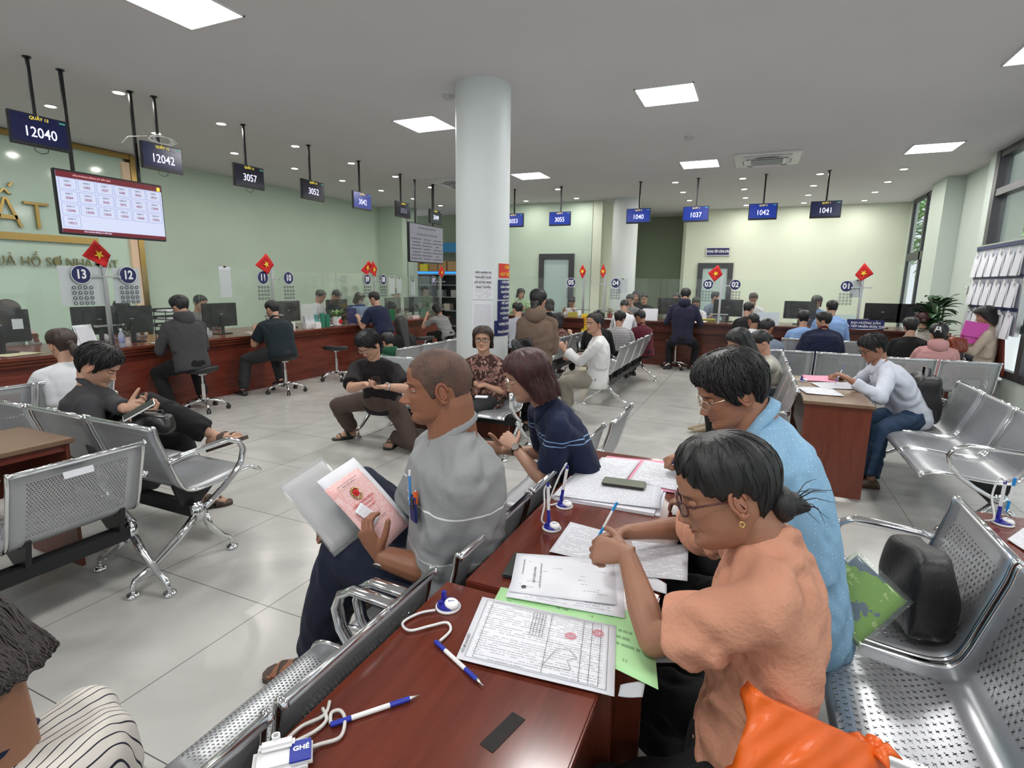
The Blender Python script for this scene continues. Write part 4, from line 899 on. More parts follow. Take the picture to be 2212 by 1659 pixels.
def head_parts(hi,fem,nose,jowl,lid):
    key=(hi,fem,nose,jowl,lid)
    if key in HG: return HG[key]
    Vv,fs,T=head_grid(hi,fem,nose=nose,jowl=jowl); b=B(); 
    for s in (-1,1):   # ears
        R=Matrix.Rotation(s*-.28,3,'Z')@Matrix.Rotation(-.22,3,'X')
        c=V((s*.0765,-.014,-.006))
        b.ell(c,(.006,.0165,.029),14 if hi else 8,R)
        if hi:
            rim=[c+R@V((s*.004,.0175*math.cos(a)*(1 if math.sin(a)>-.3 else .8),.030*math.sin(a))) for a in [math.radians(q) for q in range(-120,200,20)]]
            b.tube(rim,.0042,8); b.tube([c+R@V((s*.0045,-.001+.0095*math.cos(a),.0+.018*math.sin(a))) for a in [math.radians(q) for q in range(-150,100,25)]],.003,6)
            b.ell(c+R@V((s*.003,.006,-.026)),(.005,.008,.009),10)
    if hi and lid is not None:   # eyelids
        for s in (-1,1):
            c=V((s*.0315,.0665,.0015)); r=.0135
            for up_,lim in ((1,lid),(-1,-.42)):
                R=[]
                for i in range(7):
                    e=(PI/2-.02)*(1-i/6)+ (lim)*(i/6) if up_>0 else -(PI/2-.02)*(1-i/6)+lim*(i/6)
                    R.append([c+V((r*1.18*math.sin(a)*math.cos(e*.98),r*math.cos(a)*math.cos(e),r*math.sin(e)*.82)) for a in [PI*(j/14-.5)*1.05 for j in range(15)]])
                b.rings(R,False,False)
    ev=np.array(b.v); ef=b.f
    HG[key]=(Vv,fs,T,ev,ef); return HG[key]
def skin_mat():
    m,t,p=nt('skin'); vc=node(t,'VertexColor',layer_name='tint'); tc,_=coord(t)
    n=noise(t,tc,45,5); n2=noise(t,tc,9,3)
    c=mixc(t,math_(t,'MULTIPLY',n,.22),vc.outputs[0],(.75,.5,.42),'MULTIPLY'); c=mixc(t,math_(t,'MULTIPLY',n2,.3),c,(.86,.74,.7),'MULTIPLY')
    t.links.new(c,p.inputs['Base Color']); p.inputs['Roughness'].default_value=.5; p.inputs['Subsurface Weight'].default_value=.12
    p.inputs['Subsurface Radius'].default_value=(.02,.008,.004); p.inputs['Subsurface Scale'].default_value=.3
    bump(t,p,noise(t,tc,260,3),.0005); return m
M['skin']=skin_mat()
def hair_mat(name,c,c2,rough=.46):
    m,t,p=nt(name); tc,_=coord(t,'Object'); n=noise(t,mapping(t,tc,(170,170,16)),1,4); n2=noise(t,tc,14,3)
    t.links.new(ramp(t,math_(t,'ADD',math_(t,'MULTIPLY',n,.7),math_(t,'MULTIPLY',n2,.3)),[(.3,c),(.72,c2)]),p.inputs['Base Color']); p.inputs['Roughness'].default_value=rough
    bump(t,p,n,.0018); return m
HAIR=dict(black=hair_mat('black_hair',(.003,.003,.0035),(.011,.010,.010)),brown=hair_mat('dark_brown_hair',(.012,.006,.004),(.045,.022,.016)),
 red=hair_mat('dark_red_hair',(.016,.005,.006),(.085,.018,.020)),grey=hair_mat('greying_brown_hair',(.008,.006,.006),(.045,.032,.03),.5))
def buzz_mat():
    m,t,p=nt('cropped_hair'); tc,_=coord(t); n=noise(t,tc,330,3); n2=noise(t,tc,16,4)
    f=math_(t,'ADD',math_(t,'MULTIPLY',n,.6),math_(t,'MULTIPLY',n2,.4))
    t.links.new(ramp(t,f,[(.38,(.025,.018,.015)),(.66,(.17,.085,.055))]),p.inputs['Base Color']); p.inputs['Roughness'].default_value=.7; bump(t,p,n,.0012); return m
HAIR['buzz']=buzz_mat()
def hermc(tab): return hermite([math.radians(a) for a,_ in tab],[b for _,b in tab])
STY=dict(
 short=([(0,.072),(30,.070),(42,.055),(55,.032),(68,.012),(80,-.018),(92,.016),(108,.014),(122,-.03),(150,-.062),(180,-.068)],.016),
 buzz=([(0,.070),(28,.068),(40,.045),(55,.036),(66,.006),(80,-.024),(92,.014),(108,.012),(122,-.03),(150,-.058),(180,-.062)],.003),
 full=([(0,.060),(25,.058),(40,.040),(55,.022),(68,.0),(82,-.030),(95,.0),(108,.0),(122,-.04),(150,-.078),(180,-.084)],.024),
 back=([(0,.074),(30,.068),(45,.050),(60,.026),(75,.010),(88,.005),(100,.012),(115,-.01),(130,-.05),(155,-.075),(180,-.08)],.017),
 bob=([(0,.068),(22,.066),(44,.052),(60,.020),(70,-.04),(82,-.118),(90,-.128),(130,-.128),(180,-.128)],.020),
 medium=([(0,.066),(20,.064),(42,.050),(60,.024),(74,-.01),(88,-.065),(110,-.085),(150,-.09),(180,-.095)],.020),
 long=([(0,.070),(22,.066),(42,.050),(58,.020),(72,-.05),(86,-.18),(98,-.26),(130,-.30),(180,-.32)],.020))
def hair_shell(sty,hi,seed=0,length=None,vol=1,rag=1):
    tab,thk=STY[sty]; fz=hermc(tab); thk*=vol; nt_=(96 if hi else 36); nv=(40 if hi else 16)
    th=np.linspace(-PI,PI,nt_,endpoint=False); zl=fz(np.abs(th)); r=np.random.RandomState(seed)
    if length and sty=='long': zl=np.where(zl<-.05,-.05+(zl+.05)*length,zl)
    if rag: zl=zl+rag*.004*np.sin(th*23+seed)+rag*.003*np.sin(th*41+seed*2)
    rows=[]
    vv=np.linspace(.06,1,nv)
    ph=r.rand(6)*6
    for v in vv:
        z=zl+(.116-zl)*np.cos(v*PI/2) if sty not in('bob','long','medium') else zl+(.116-zl)*np.where(v<.55,1-.55*(v/.55)**2,.45*(1-(v-.55)/.45))
        tp=thk*(1-.80*v**3) if sty not in('bob','long','medium') else thk*(.85+.15*math.sin(v*PI))
        wob=1+.16*np.sin(th*5+ph[0]+v*3)*v+.12*np.sin(th*11+ph[1]+v*2)+.08*np.sin(th*19+ph[2]-v*4)
        zc=np.maximum(z,-.015) if sty in('bob','long','medium') else z
        x,y=skull(th,np.minimum(zc,.1155),0); 
        nx,ny=np.sin(th),np.cos(th); o=tp*wob*(1.0+.2*(sty=='full')*(np.cos(th)>.3))
        x=x+nx*o; y=y+ny*o
        if sty in('bob','long','medium'):
            dn=np.clip(-.015-z,0,None); fl=.10*np.minimum(dn,.07); x=x+nx*fl*.8; y=y-.012*np.minimum(dn/.05,1)-.25*np.clip(dn-.10,0,None)*0
            if sty=='long': x=x*(1-.25*np.clip((dn-.1)/.2,0,1))
        zo=z+thk*.75*np.cos(v*PI/2)
        rows.append(np.stack([x,y,zo],-1))
    # turn in
    last=rows[-1].copy(); cen=np.array([0,-.008,0])
    for k,(q,dz) in enumerate(((.94,.001),(.82,.006))):
        a=last.copy(); a[:,0]*=q; a[:,1]=cen[1]+(a[:,1]-cen[1])*q; a[:,2]+=dz; rows.append(a)
    A=np.concatenate(rows); n=nt_; m=len(rows)
    fs=[(i*n+j,(i+1)*n+j,(i+1)*n+(j+1)%n,i*n+(j+1)%n) for i in range(m-1) for j in range(n)]; fs.append(tuple(range(n)))
    return A,fs,rows[:nv]
def hair_locks(b,rows,n,seed,L=.05,w_=.0035,lift=.003,flow=None):
    r=random.Random(seed); nv=len(rows); nt_=len(rows[0])
    for _ in range(n):
        j=r.randrange(nt_); i0=r.randrange(0,int(nv*.8)); steps=max(3,int(nv*L*r.uniform(.6,1.3)/.11)); dj=r.uniform(-.25,.25)*steps if flow is None else flow(j/nt_,r)*steps
        pts=[];rs=[]
        for k in range(6):
            q=k/5; i=min(nv-1+.0,i0+steps*q); ii=int(i); jj=(j+dj*q)
            ja=int(jj)%nt_; fr=jj-math.floor(jj); p=rows[min(ii,nv-1)][ja]*(1-fr)+rows[min(ii,nv-1)][(ja+1)%nt_]*fr
            nrm=V((p[0],p[1]+.008,max(0,p[2])*.8)).normalized()
            pts.append(V(p)+nrm*(lift*math.sin(PI*min(1,q*.9+.1))*r.uniform(.6,1.4))); rs.append(w_*(1-.85*q)*(.4 if k==0 else 1))
        b.tube(pts,rs,4,False)
def remesh(b,voxel,it=6,fac=.6):
    me=b.mesh('tmp'); o=bpy.data.objects.new('tmp',me); COL.objects.link(o)
    a=o.modifiers.new('r','REMESH'); a.mode='VOXEL'; a.voxel_size=voxel
    s=o.modifiers.new('s','SMOOTH'); s.iterations=it; s.factor=fac
    dg=bpy.context.evaluated_depsgraph_get(); m2=bpy.data.meshes.new_from_object(o.evaluated_get(dg))
    n=len(m2.vertices); co=np.empty(n*3); m2.vertices.foreach_get('co',co); nr=np.empty(n*3); m2.vertices.foreach_get('normal',nr)
    fs=np.empty(len(m2.loops),int); m2.loops.foreach_get('vertex_index',fs); st=np.empty(len(m2.polygons),int); m2.polygons.foreach_get('loop_start',st)
    bpy.data.objects.remove(o); bpy.data.meshes.remove(me); bpy.data.meshes.remove(m2)
    sp=np.split(fs,st[1:]); return co.reshape(-1,3),nr.reshape(-1,3),[tuple(x) for x in sp]
def raw(name,vs,fs,m,parent,smooth=True,tint=None):
    me=bpy.data.meshes.new(name); me.from_pydata([tuple(v) for v in vs],[],[tuple(int(q) for q in f) for f in fs])
    me.polygons.foreach_set('use_smooth',[smooth]*len(fs)); me.materials.append(m)
    if tint is not None:
        ca=me.color_attributes.new('tint','FLOAT_COLOR','POINT'); ca.data.foreach_set('color',np.concatenate([tint,np.ones((len(vs),1))],1).ravel())
    o=bpy.data.objects.new(name,me); COL.objects.link(o); o.parent=parent; return o
def folds(co,nr,amp,seed=0,sc=1):
    x,y,z=(co*sc).T; s=seed*1.7
    w1=np.sin(7*x+s)+np.sin(9*y-s*2+1.5*np.sin(6*z))+np.sin(8*z+s*.7); w2=np.sin(11*x-6*z+s)+np.sin(10*y+7*x-s)
    f=np.sin(17*x+8*y-13*z+3.1*w1+s)*.6+np.sin(-15*x+19*y+12*z+2.9*w2+1.3*s)*.45+np.sin(33*x-21*y+29*z+3*w1-2*w2)*.16
    m=np.clip(.5+.5*np.sin(6*x+4*y-9*z+1.4*w2+s),0,1)
    f=np.sign(f)*np.abs(f)**1.3*(.25+.9*m)
    return co+nr*(amp*f)[:,None]
def ik(a,c,l1,l2,hint):
    a,c=V(a),V(c); d=c-a; L=min(d.length,(l1+l2)*.999); d.normalize() if d.length>0 else None
    x=(l1*l1-l2*l2+L*L)/(2*L); h=math.sqrt(max(0,l1*l1-x*x)); hd=V(hint)-d*V(hint).dot(d)
    hd.normalize(); return a+d*x+hd*h, a+d*L
def caps(b,p,q,r1,r2,n=12,flat=1,up=None,round_=True):
    p,q=V(p),V(q); d=(q-p).normalized(); 
    if round_: b.tube([p-d*r1*.85,p-d*r1*.5,p,q,q+d*r2*.5,q+d*r2*.85],[r1*.5,r1*.87,r1,r2,r2*.87,r2*.5],n,True,flat,up)
    else: b.tube([p,q],[r1,r2],n,True,flat,up)
def hand(b,w_,d,n,side,curl=.35,s=1,spread=.1,grip=None,thumb=.5):
    w_,d,n=V(w_),V(d).normalized(),V(n); n=(n-d*n.dot(d)).normalized(); t=d.cross(n)*(1 if side>0 else -1)
    R=[];k=12
    for q,a,c in ((-.02,.024,.019),(.0,.026,.019),(.02,.032,.019),(.045,.040,.0175),(.07,.0425,.0145),(.088,.041,.0115),(.094,.034,.008)):
        ce=w_+d*q*s; R.append([ce+t*(a*s*math.cos(e))+n*(c*s*math.sin(e)) for e in [2*PI*i/k for i in range(k)]])
    b.rings(R)
    for i,(o,L,r,bs) in enumerate(((.031,.072,.0092,.084),(.0105,.080,.0094,.088),(-.010,.074,.0088,.086),(-.029,.058,.0078,.078))):
        c=curl[i] if isinstance(curl,(list,tuple)) else curl
        p=w_+d*bs*s+t*o*s; dd=(d+t*(o*spread*8)).normalized(); a=0; pts=[p-dd*.012*s]; pts.append(p)
        for f,ca in ((.45,c*1.15),(.31,c*1.5),(.24,c*.9)):
            a+=ca; v=dd*math.cos(a)+n*math.sin(a); p=p+v*L*f*s; pts.append(p)
        rr=r*s; b.tube(pts+[p+v*rr*.6],[rr*1.05,rr*1.08,rr*1.02,rr*.95,rr*.8,rr*.4],8)
        for q,k2 in ((2,1.08),(3,1.0)): b.ell(pts[q],(rr*k2,)*3,8)
    p=w_+d*.022*s+t*.024*s; v=(t*.75+d*.55+n*.35*thumb).normalized(); pts=[w_+d*.008*s+t*.01*s,p]
    for L,m_ in ((.040,0),(.032,.55),(.024,.4)):
        v=(v+(d*.7+n*.6*thumb-t*.25)*m_*thumb).normalized(); p=p+v*L*s; pts.append(p)
    rr=.0105*s; b.tube(pts+[p+v*rr*.6],[rr*1.5,rr*1.45,rr*1.15,rr*1.02,rr*.85,rr*.4],8)
    return t
def foot_rings(a,f,u,s,g=1.0,low=.0):   # a: ankle, f forward, u up
    a,f,u=V(a),V(f).normalized(),V(u); u=(u-f*u.dot(f)).normalized(); r=f.cross(u); R=[];k=12
    for q,hw,top in ((-.065,.018,.035),(-.055,.030,.06),(-.03,.035,.082),(.02,.038,.085),(.07,.043,.066),(.12,.048,.05),(.16,.046,.038),(.185,.036,.03),(.20,.018,.022)):
        c=a+f*q*s*g; ring=[]
        for e in [2*PI*i/k for i in range(k)]:
            zz=math.sin(e); h=(top*s)*(.5+.5*zz) if zz>0 or True else 0
            ring.append(c+r*(hw*s*g*math.cos(e)*(1 if zz<.2 else .85))+u*(-.08*s+low+ (top*s)*(.5+.5*(abs(zz)**.7)*(1 if zz>0 else -1))))
        R.append(ring)
    return R
def shirt_mat(name,kind,c,c2=(.02,.02,.03),**k):
    if name in MC: return MC[name]
    m,t,p=nt(name); tc,xyz=coord(t); p.inputs['Roughness'].default_value=.85; p.inputs['Sheen Weight'].default_value=.03; p.inputs['Specular IOR Level'].default_value=.25
    col=None; sc=k.get('sc',1)
    n=noise(t,tc,6,3); base=mixc(t,math_(t,'MULTIPLY',n,.25),c,tuple(q*.72 for q in c))
    if kind=='plain': col=base
    elif kind=='hstripe': col=mixc(t,math_(t,'GREATER_THAN',math_(t,'FRACT',math_(t,'MULTIPLY',xyz[k.get('ax',2)],k.get('f',40))),k.get('d',.5)),base,c2)
    elif kind=='bands':  # a few thin lines and darker bands at given heights
        col=mixc(t,math_(t,'MULTIPLY',noise(t,tc,230,3),.55),base,tuple(q*.45 for q in c)) if k.get('speck') else base
        for z0,w_,cc in k['bands']: col=mixc(t,math_(t,'LESS_THAN',math_(t,'ABSOLUTE',math_(t,'SUBTRACT',xyz[2],z0)),w_),col,cc)
    elif kind=='dots':
        v=node(t,'TexVoronoi'); v.inputs['Scale'].default_value=k.get('f',60); v.inputs['Randomness'].default_value=.25; t.links.new(tc,v.inputs['Vector']); col=mixc(t,math_(t,'LESS_THAN',v.outputs['Distance'],k.get('d',.2)),base,c2)
    elif kind=='plaid':
        f=k.get('f',30); a=math_(t,'LESS_THAN',math_(t,'FRACT',math_(t,'MULTIPLY',math_(t,'ADD',xyz[0],xyz[1]),f)),.35); b=math_(t,'LESS_THAN',math_(t,'FRACT',math_(t,'MULTIPLY',xyz[2],f)),.35)
        col=mixc(t,math_(t,'MULTIPLY',math_(t,'ADD',a,b),.4),base,c2)
    elif kind=='floral':
        col=base
        for i,(f,th,cc) in enumerate(k['lay']):
            nn=noise(t,mapping(t,tc,(1,1,1),(0,0,0),(i*3.1,i*1.7,0)),f,4,rough=.6,dist=.6); col=mixc(t,math_(t,'GREATER_THAN',nn,th),col,cc)
    t.links.new(col,p.inputs['Base Color'])
    wv=noise(t,tc,500 if not k.get('crinkle') else 90,3); bump(t,p,wv,k.get('crinkle',.0006)); MC[name]=m; return m
def cl(name,c,**k): return shirt_mat(name,'plain',c,**k)
BLK=cl('black_cloth',(.010,.010,.011)); DGR=cl('charcoal_cloth',(.03,.03,.033))
def person(label,loc,rz,P=(0,0,.5),N=(0,.06,.98),Hd=None,look=(0,5,0),hands=None,feet=None,lod=1,fem=0,skin=(.42,.22,.14),
           hair=('short','black'),shirt=BLK,sleeve=.6,trous=DGR,shoe=None,s=1.0,build=1.0,belly=0,hs=1.0,twist=0,hinfo=((.35,None,None),(.35,None,None)),
           collar=None,skirt=None,hood=None,mask=None,glasses=None,group=None,extra=None,seed=1,foldamp=.004,elb=((-.45,-.35,-1),(.45,-.35,-1)),
           bare=False,sandal=None,nose=1,jowl=0,lid=.05,gaze=(0,1,-.2),legs=True,hunch=.03,tail=None,watch=None,knee=((-.15,.8,1),(.15,.8,1)),neck=.05,vol=1,length=None,lips=None,collar_c=None,name='person',shw=.172,hem=.09,hip_w=None,footdir=None,shin=.40,thigh=.42,cuff=.02,locks=0,slv=1.1,drop=.085,elbow=(None,None)):
    t=thing(name,label,'person',(loc[0],loc[1],0),rz,group)
    
    if shoe is None and not bare: shoe=M['black']
    P,N=V(P),V(N); Hd=V(Hd) if Hd is not None else N+V((0,.055,.185)); hi=lod>=2
    vox={0:.011,1:.0085,2:.0042,3:.0032}[lod]; vc={0:.015,1:.012,2:.0075,3:.006}[lod]; s_=s*build
    cr,sr=math.cos(math.radians(twist)),math.sin(math.radians(twist)); rt=V((cr,sr,0))
    ax=(N-P).normalized(); SH=[N-ax*drop+rt*q*shw*s for q in (-1,1)]; SH=[p+((V(h)-p).normalized()*.022 if hands else V((0,0,0))) for p,h in zip(SH,hands or (0,0))]
    hipj=[P+V((q*.09*s,.0,-.0)) for q in (-1,1)]
    hands=hands or [(-.12,.38,.66),(.12,.38,.66)]; feet=feet or [(-.12,.46,.08),(.12,.46,.08)]
    el=[];wr=[]
    for i in (0,1):
        e,w_=ik(SH[i],hands[i],.285*s,.25*s,elb[i]); 
        if elbow[i] is not None: e,w_=V(elbow[i]),V(hands[i])
        el.append(e); wr.append(w_)
    # --- skin ---
    b=B(); hp=look; Rh=Matrix.Rotation(math.radians(hp[0]),3,'Z')@Matrix.Rotation(math.radians(-hp[1]),3,'X')@Matrix.Rotation(math.radians(hp[2]),3,'Y')
    hb=Hd+Rh@V((0,-.035,-.045))*hs; jaw=Hd+Rh@V((0,.01,-.065))*hs
    caps(b,N-ax*.05,hb,neck*1.14*hs,neck*1.02*hs,22); caps(b,N-ax*.03+V((0,.01,0)),jaw,neck*.9,neck*.7*hs,10)
    caps(b,P,N-ax*.14,.085,.085,12); caps(b,SH[0]*.8+SH[1]*.2-ax*.02,SH[1]*.8+SH[0]*.2-ax*.02,.04,.04,10)
    for i in (0,1):
        q=(-1,1)[i]; caps(b,SH[i],el[i],.041*s_,.037*s_,12); d=(wr[i]-el[i]).normalized()
        m_=el[i]+d*.08*s; b.tube([el[i]-d*.02,el[i],m_,el[i]+d*.17*s,wr[i]],[.03*s_,.038*s_,.041*s_,.032*s_,.0255*s_],12,flat=.92)
        cu,hd_,hn=hinfo[i][:3]; hn=V(hn) if hn is not None else V((0,0,-1)); dd=V(hd_) if hd_ is not None else d
        hand(b,wr[i],dd,hn,q,cu,s*.98,thumb=hinfo[i][3] if len(hinfo[i])>3 else .5)
    kn=[];an=[]
    if legs:
        for i in (0,1):
            k_,a_=ik(hipj[i],feet[i],thigh*s,shin*s,knee[i]); kn.append(k_); an.append(a_)
            caps(b,hipj[i],k_,.045,.038); caps(b,k_,a_,.040,.032)
            if bare:
                fd=(footdir[i] if footdir else V((0,1,0))); fu=V((0,0,1)) if not isinstance(fd,tuple) or len(fd)!=2 else fd[1]; f_=fd if not isinstance(fd,tuple) or len(fd)!=2 else fd[0]
                R=foot_rings(a_,f_,fu,s*.97,1,.012); b.rings(R[:-2]); f_=V(f_).normalized(); fu=V(fu); fu=(fu-f_*fu.dot(f_)).normalized(); r_=f_.cross(fu)
                for j in range(5):
                    o=(-.034+.017*j)*(1 if i==1 else -1); L=(.03-.003*j) ; c=a_+f_*(.165-.006*j)*s+r_*(-o)*s+fu*(-.062*s); b.ell(c,(.0085,.019,.0085),8,V((0,1,0)).rotation_difference(f_).to_matrix())
    co,nr,fs=remesh(b,vox,7 if lod==3 else 4,.5)
    hv,hf,ht,ev,ef=head_parts(hi,fem,nose,jowl,lid)
    hv=(np.array(Rh)@(hv*hs).T).T+np.array(Hd); ev2=(np.array(Rh)@(ev*hs).T).T+np.array(Hd)
    n0,n1=len(co),len(co)+len(hv); A=np.concatenate([co,hv,ev2]); F=fs+[tuple(q+n0 for q in f) for f in hf]+[tuple(q+n1 for q in f) for f in ef]
    T=np.concatenate([np.ones((n0,3)),ht,np.ones((len(ev),3))*np.array((1.03,.9,.86))])*np.array(skin)
    body=raw('body',A,F,M['skin'],t,True,T)
    if hi and lid is not None:
        for q in (-1,1):
            e=B(); c=V((q*.0315,.0655,.0015)); e.ell((0,0,0),(.0125,.0125,.0125),18)
            g=V(gaze).normalized(); e.m=[1 if (sum((V(e.v[j]) for j in f),V())/len(f)).normalized().dot(g)>.8 else 0 for f in e.f]
            R4=Rh; e.v=[tuple(Hd+R4@((c+V(p))*hs)) for p in e.v]; e.build('eye',[mat('eye_white',(.62,.58,.55),.2),mat('iris_dark',(.02,.012,.008),.1)],t,True)
    # --- hair ---
    if hair:
        A,fs2,rows=hair_shell(hair[0],hi,seed,length,vol,0 if hair[0]=='buzz' else 1)
        hb_=B(); hb_.v=[tuple(p) for p in A]; hb_.f=[list(f) for f in fs2]; hb_.m=[0]*len(fs2); hb_.uv=[None]*len(fs2)
        if locks: hair_locks(hb_,rows,locks,seed,L=.055 if hair[0] in('short','full','back') else .12,w_=.0032 if hair[0] in('full','short','medium') else .0013,lift=.005 if hair[0] in('full','short','medium') else .001)
        if tail: tail(hb_)
        hb_.v=[tuple(Hd+Rh@(V(p)*hs)) for p in hb_.v]; hb_.build('hair',HAIR[hair[1]],t,True,fix=False)
    # --- shirt ---
    b=B(); Mi=P*.5+N*.5+V((0,-hunch,0)); k=20
    tor=[(-.17*hem/.09,.160,.118),(-.06,.172,.125),(.08,.166,.122),(.25,.152,.115),(.45,.158,.12),(.65,.166,.122),(.82,.158,.112),(.93,.115,.088),(.99,.07,.066),(1.02,.06,.058)]
    R=[]
    for q,hw,hd_ in tor:
        if fem: hw*=.92 if q>.1 else 1.0; hd_*=.95
        c=P*(1-q)**2+Mi*2*q*(1-q)+N*q*q if q>=0 else P+(P-N).normalized()*(-q)*.55
        tg=(N-P).normalized(); a=min(1,max(0,q)); r_=(V((1,0,0))*(1-a)+rt*a).normalized(); f_=tg.cross(r_); f_=-f_ if f_.y<0 and abs(twist)<80 else f_
        dw=build*s if q<.9 else s; ring=[]
        bl=belly*.05*math.exp(-((q-.18)/.22)**2); bust=(.022*math.exp(-((q-.62)/.13)**2)) if fem else (.008*math.exp(-((q-.7)/.15)**2))
        for e in [2*PI*i/k for i in range(k)]:
            ce,se=math.cos(e),math.sin(e); dd=hd_*dw+(bl+bust)*max(0,se); ring.append(c+r_*(hw*dw+bl*.4)*math.copysign(abs(ce)**.85,ce)+f_*dd*math.copysign(abs(se)**.9,se))
        R.append(ring)
    b.rings(R)
    for i in (0,1):
        q=(-1,1)[i]; caps(b,N-ax*.05+rt*q*.05*s,SH[i]+ax*.008,.055*s_,.053*s_,14)
        b.tube([SH[i]-rt*q*.015-ax*.02,P*.35+N*.65+V((0,-hunch*.6,0))+rt*q*.105*s_,P*.7+N*.3+V((0,-hunch*.5,0))+rt*q*.09*s_],[.058*s_,.075*s_,.08*s_],14)
        if sleeve<=1:
            e_=SH[i]+(el[i]-SH[i])*sleeve; d=(e_-SH[i]).normalized(); b.tube([SH[i]-d*.03,SH[i],SH[i]+(e_-SH[i])*.5,e_],[.045*s_,.0605*s_*(.5+.5*slv),.060*s_*slv,(.055+cuff*.5)*s_*slv],18)
        else:
            d2=(wr[i]-el[i]).normalized(); e_=el[i]+(wr[i]-el[i])*min(1,(sleeve-1)); d1=(el[i]-SH[i]).normalized()
            b.tube([SH[i]-d1*.03,SH[i],SH[i]*.5+el[i]*.5,el[i]],[.045*s_,.0595*s_,.056*s_,.05*s_],14); b.ell(el[i],(.052*s_,)*3,12)
            b.tube([el[i],el[i]*.5+e_*.5,e_],[.05*s_,.047*s_,(.034+cuff*.5)*s_],14)
    co,nr,fs=remesh(b,vc,{3:15,2:14,1:9,0:6}[lod],.6)
    if foldamp: co=folds(co,nr,foldamp*(1.1 if lod<3 else 1.5),seed,1.7 if lod<3 else 2.1)
    raw('shirt',co,fs,shirt,t)
    # --- trousers / skirt ---
    if legs and trous:
        b=B(); b.ell(P+V((0,0,-.01)),(.168*s_,.135*s_,.115*s),18)
        for i in (0,1):
            d=(an[i]-kn[i]).normalized(); e_=kn[i]+(an[i]-kn[i])*(.97 if not bare else .88); wl=1.15 if bare else 1
            b.tube([hipj[i]-V((0,.06,0)),hipj[i],hipj[i]*.5+kn[i]*.5,kn[i]],[.06*s_,.092*s_,.081*s_,.066*s_],14); b.ell(kn[i],(.067*s_,)*3,12)
            b.tube([kn[i],kn[i]*.5+e_*.5,e_],[.065*s_,.063*s_*wl,.055*s_*wl],14)
        co,nr,fs=remesh(b,vc,{3:16,2:12,1:7,0:5}[lod],.6); co=folds(co,nr,foldamp*1.5,seed+3,1.8) if foldamp else co
        raw('trousers',co,fs,trous,t)
        if skirt:
            b=B(); R=[]
            for q,w_ in ((0,.15),(.15,.19),(.5,.21),(.85,.2)):
                c=P+V((0,0,-q*.62)); R.append([c+V(((w_+.012*math.sin(5*e))*math.cos(e),(w_*.75+.012*math.cos(6*e))*math.sin(e),0)) for e in [2*PI*i/28 for i in range(28)]])
            b.rings(R).build('skirt',skirt,t,True)
        for i in (0,1):
            fd=footdir[i] if footdir else V((0,1,0)); f_,u_=(fd if isinstance(fd,tuple) and len(fd)==2 else (fd,V((0,0,1))))
            if shoe: B().rings(foot_rings(an[i],f_,u_,s*1.04,1)).build('shoe',shoe,t,True)
            if sandal:
                f_=V(f_).normalized(); u2=V(u_); u2=(u2-f_*u2.dot(f_)).normalized(); r_=f_.cross(u2); b=B(); out=[(-.075,.0),(-.07,.028),(-.03,.037),(.03,.036),(.09,.047),(.15,.052),(.19,.04),(.205,.015)]
                pl=out+[(x,-y) for x,y in out[::-1]]; b.prism(pl,-.085*s,-.063*s,lambda x,y,z:an[i]+f_*x*s+r_*y*s+u2*z); so=b.build('sandal',sandal,t)
                for q in (.06,.115):
                    b=B(); b.tube([an[i]+f_*(q+.012*math.cos(a))*s+r_*.052*s*math.cos(a)+u2*(-.075+(.075 if q<.1 else .055)*math.sin(a))*s for a in [PI*j/8 for j in range(9)]],.024*s,8,flat=.12,up=u2); b.build('strap',sandal,so,True)
    # --- collar, mask, glasses ---
    tg=(Hd-N); tg=(tg-V((0,0,0))).normalized(); tg=(tg+ax).normalized(); r_=(Rh@V((1,0,0))*.4+rt*.6).normalized(); r_=(r_-tg*r_.dot(tg)).normalized(); f_=tg.cross(r_)
    f_=-f_ if f_.dot(V((0,1,0)))<0 else f_
    if collar:
        b=B();R=[];kk=26
        for i in range(kk+1):
            a=math.radians(14+332*i/kk); dr=r_*math.sin(a)+f_*math.cos(a); fr=math.cos(a)
            dz=-.045*(fr>0)*fr+.024*(-fr if fr<0 else 0)
            w1,w2,w3=neck+.010,neck+.006,neck+.030; c=N+tg*(.014+dz)+f_*.008
            R.append([c+dr*w1-tg*.012,c+dr*w2+tg*.022,c+dr*(w2+.004)+tg*.025,c+dr*(w3+.010*max(0,fr))-tg*(.006+.02*max(0,fr)),c+dr*(w3-.004)-tg*(.012+.02*max(0,fr))])
        b.rings(R,True,True); b.build('collar',collar,t,True)
    if hood:
        b=B();R=[];kk=24
        for i in range(kk+1):
            a=math.radians(30+300*i/kk); dr=r_*math.sin(a)+f_*math.cos(a); bk=max(0,-math.cos(a)); q=.035+.03*bk; c=N+dr*(.075+.02*bk)+tg*(.03-.05*bk)
            R.append([c+dr*q*math.cos(e)*.8+tg*q*1.3*math.sin(e) for e in [2*PI*j/10 for j in range(10)]])
        b.rings(R).build('hood',hood,t,True)
    if mask:
        n=14;b=B();R=[]
        for i in range(9):
            z=np.full(n+1,-.018-.095*i/8); th=np.linspace(-1.1,1.1,n+1); x,y=skull(th,np.maximum(z,-.112),.012); y=y+.014*np.exp(-(x/.02)**2)*math.exp(-((i/8-.25)/.3)**2)
            R.append([Hd+Rh@(V((a,c,e))*hs) for a,c,e in zip(x,y,z)])
        b.rings(R,False,False); b.build('face_mask',mask,t,True,fix=False)
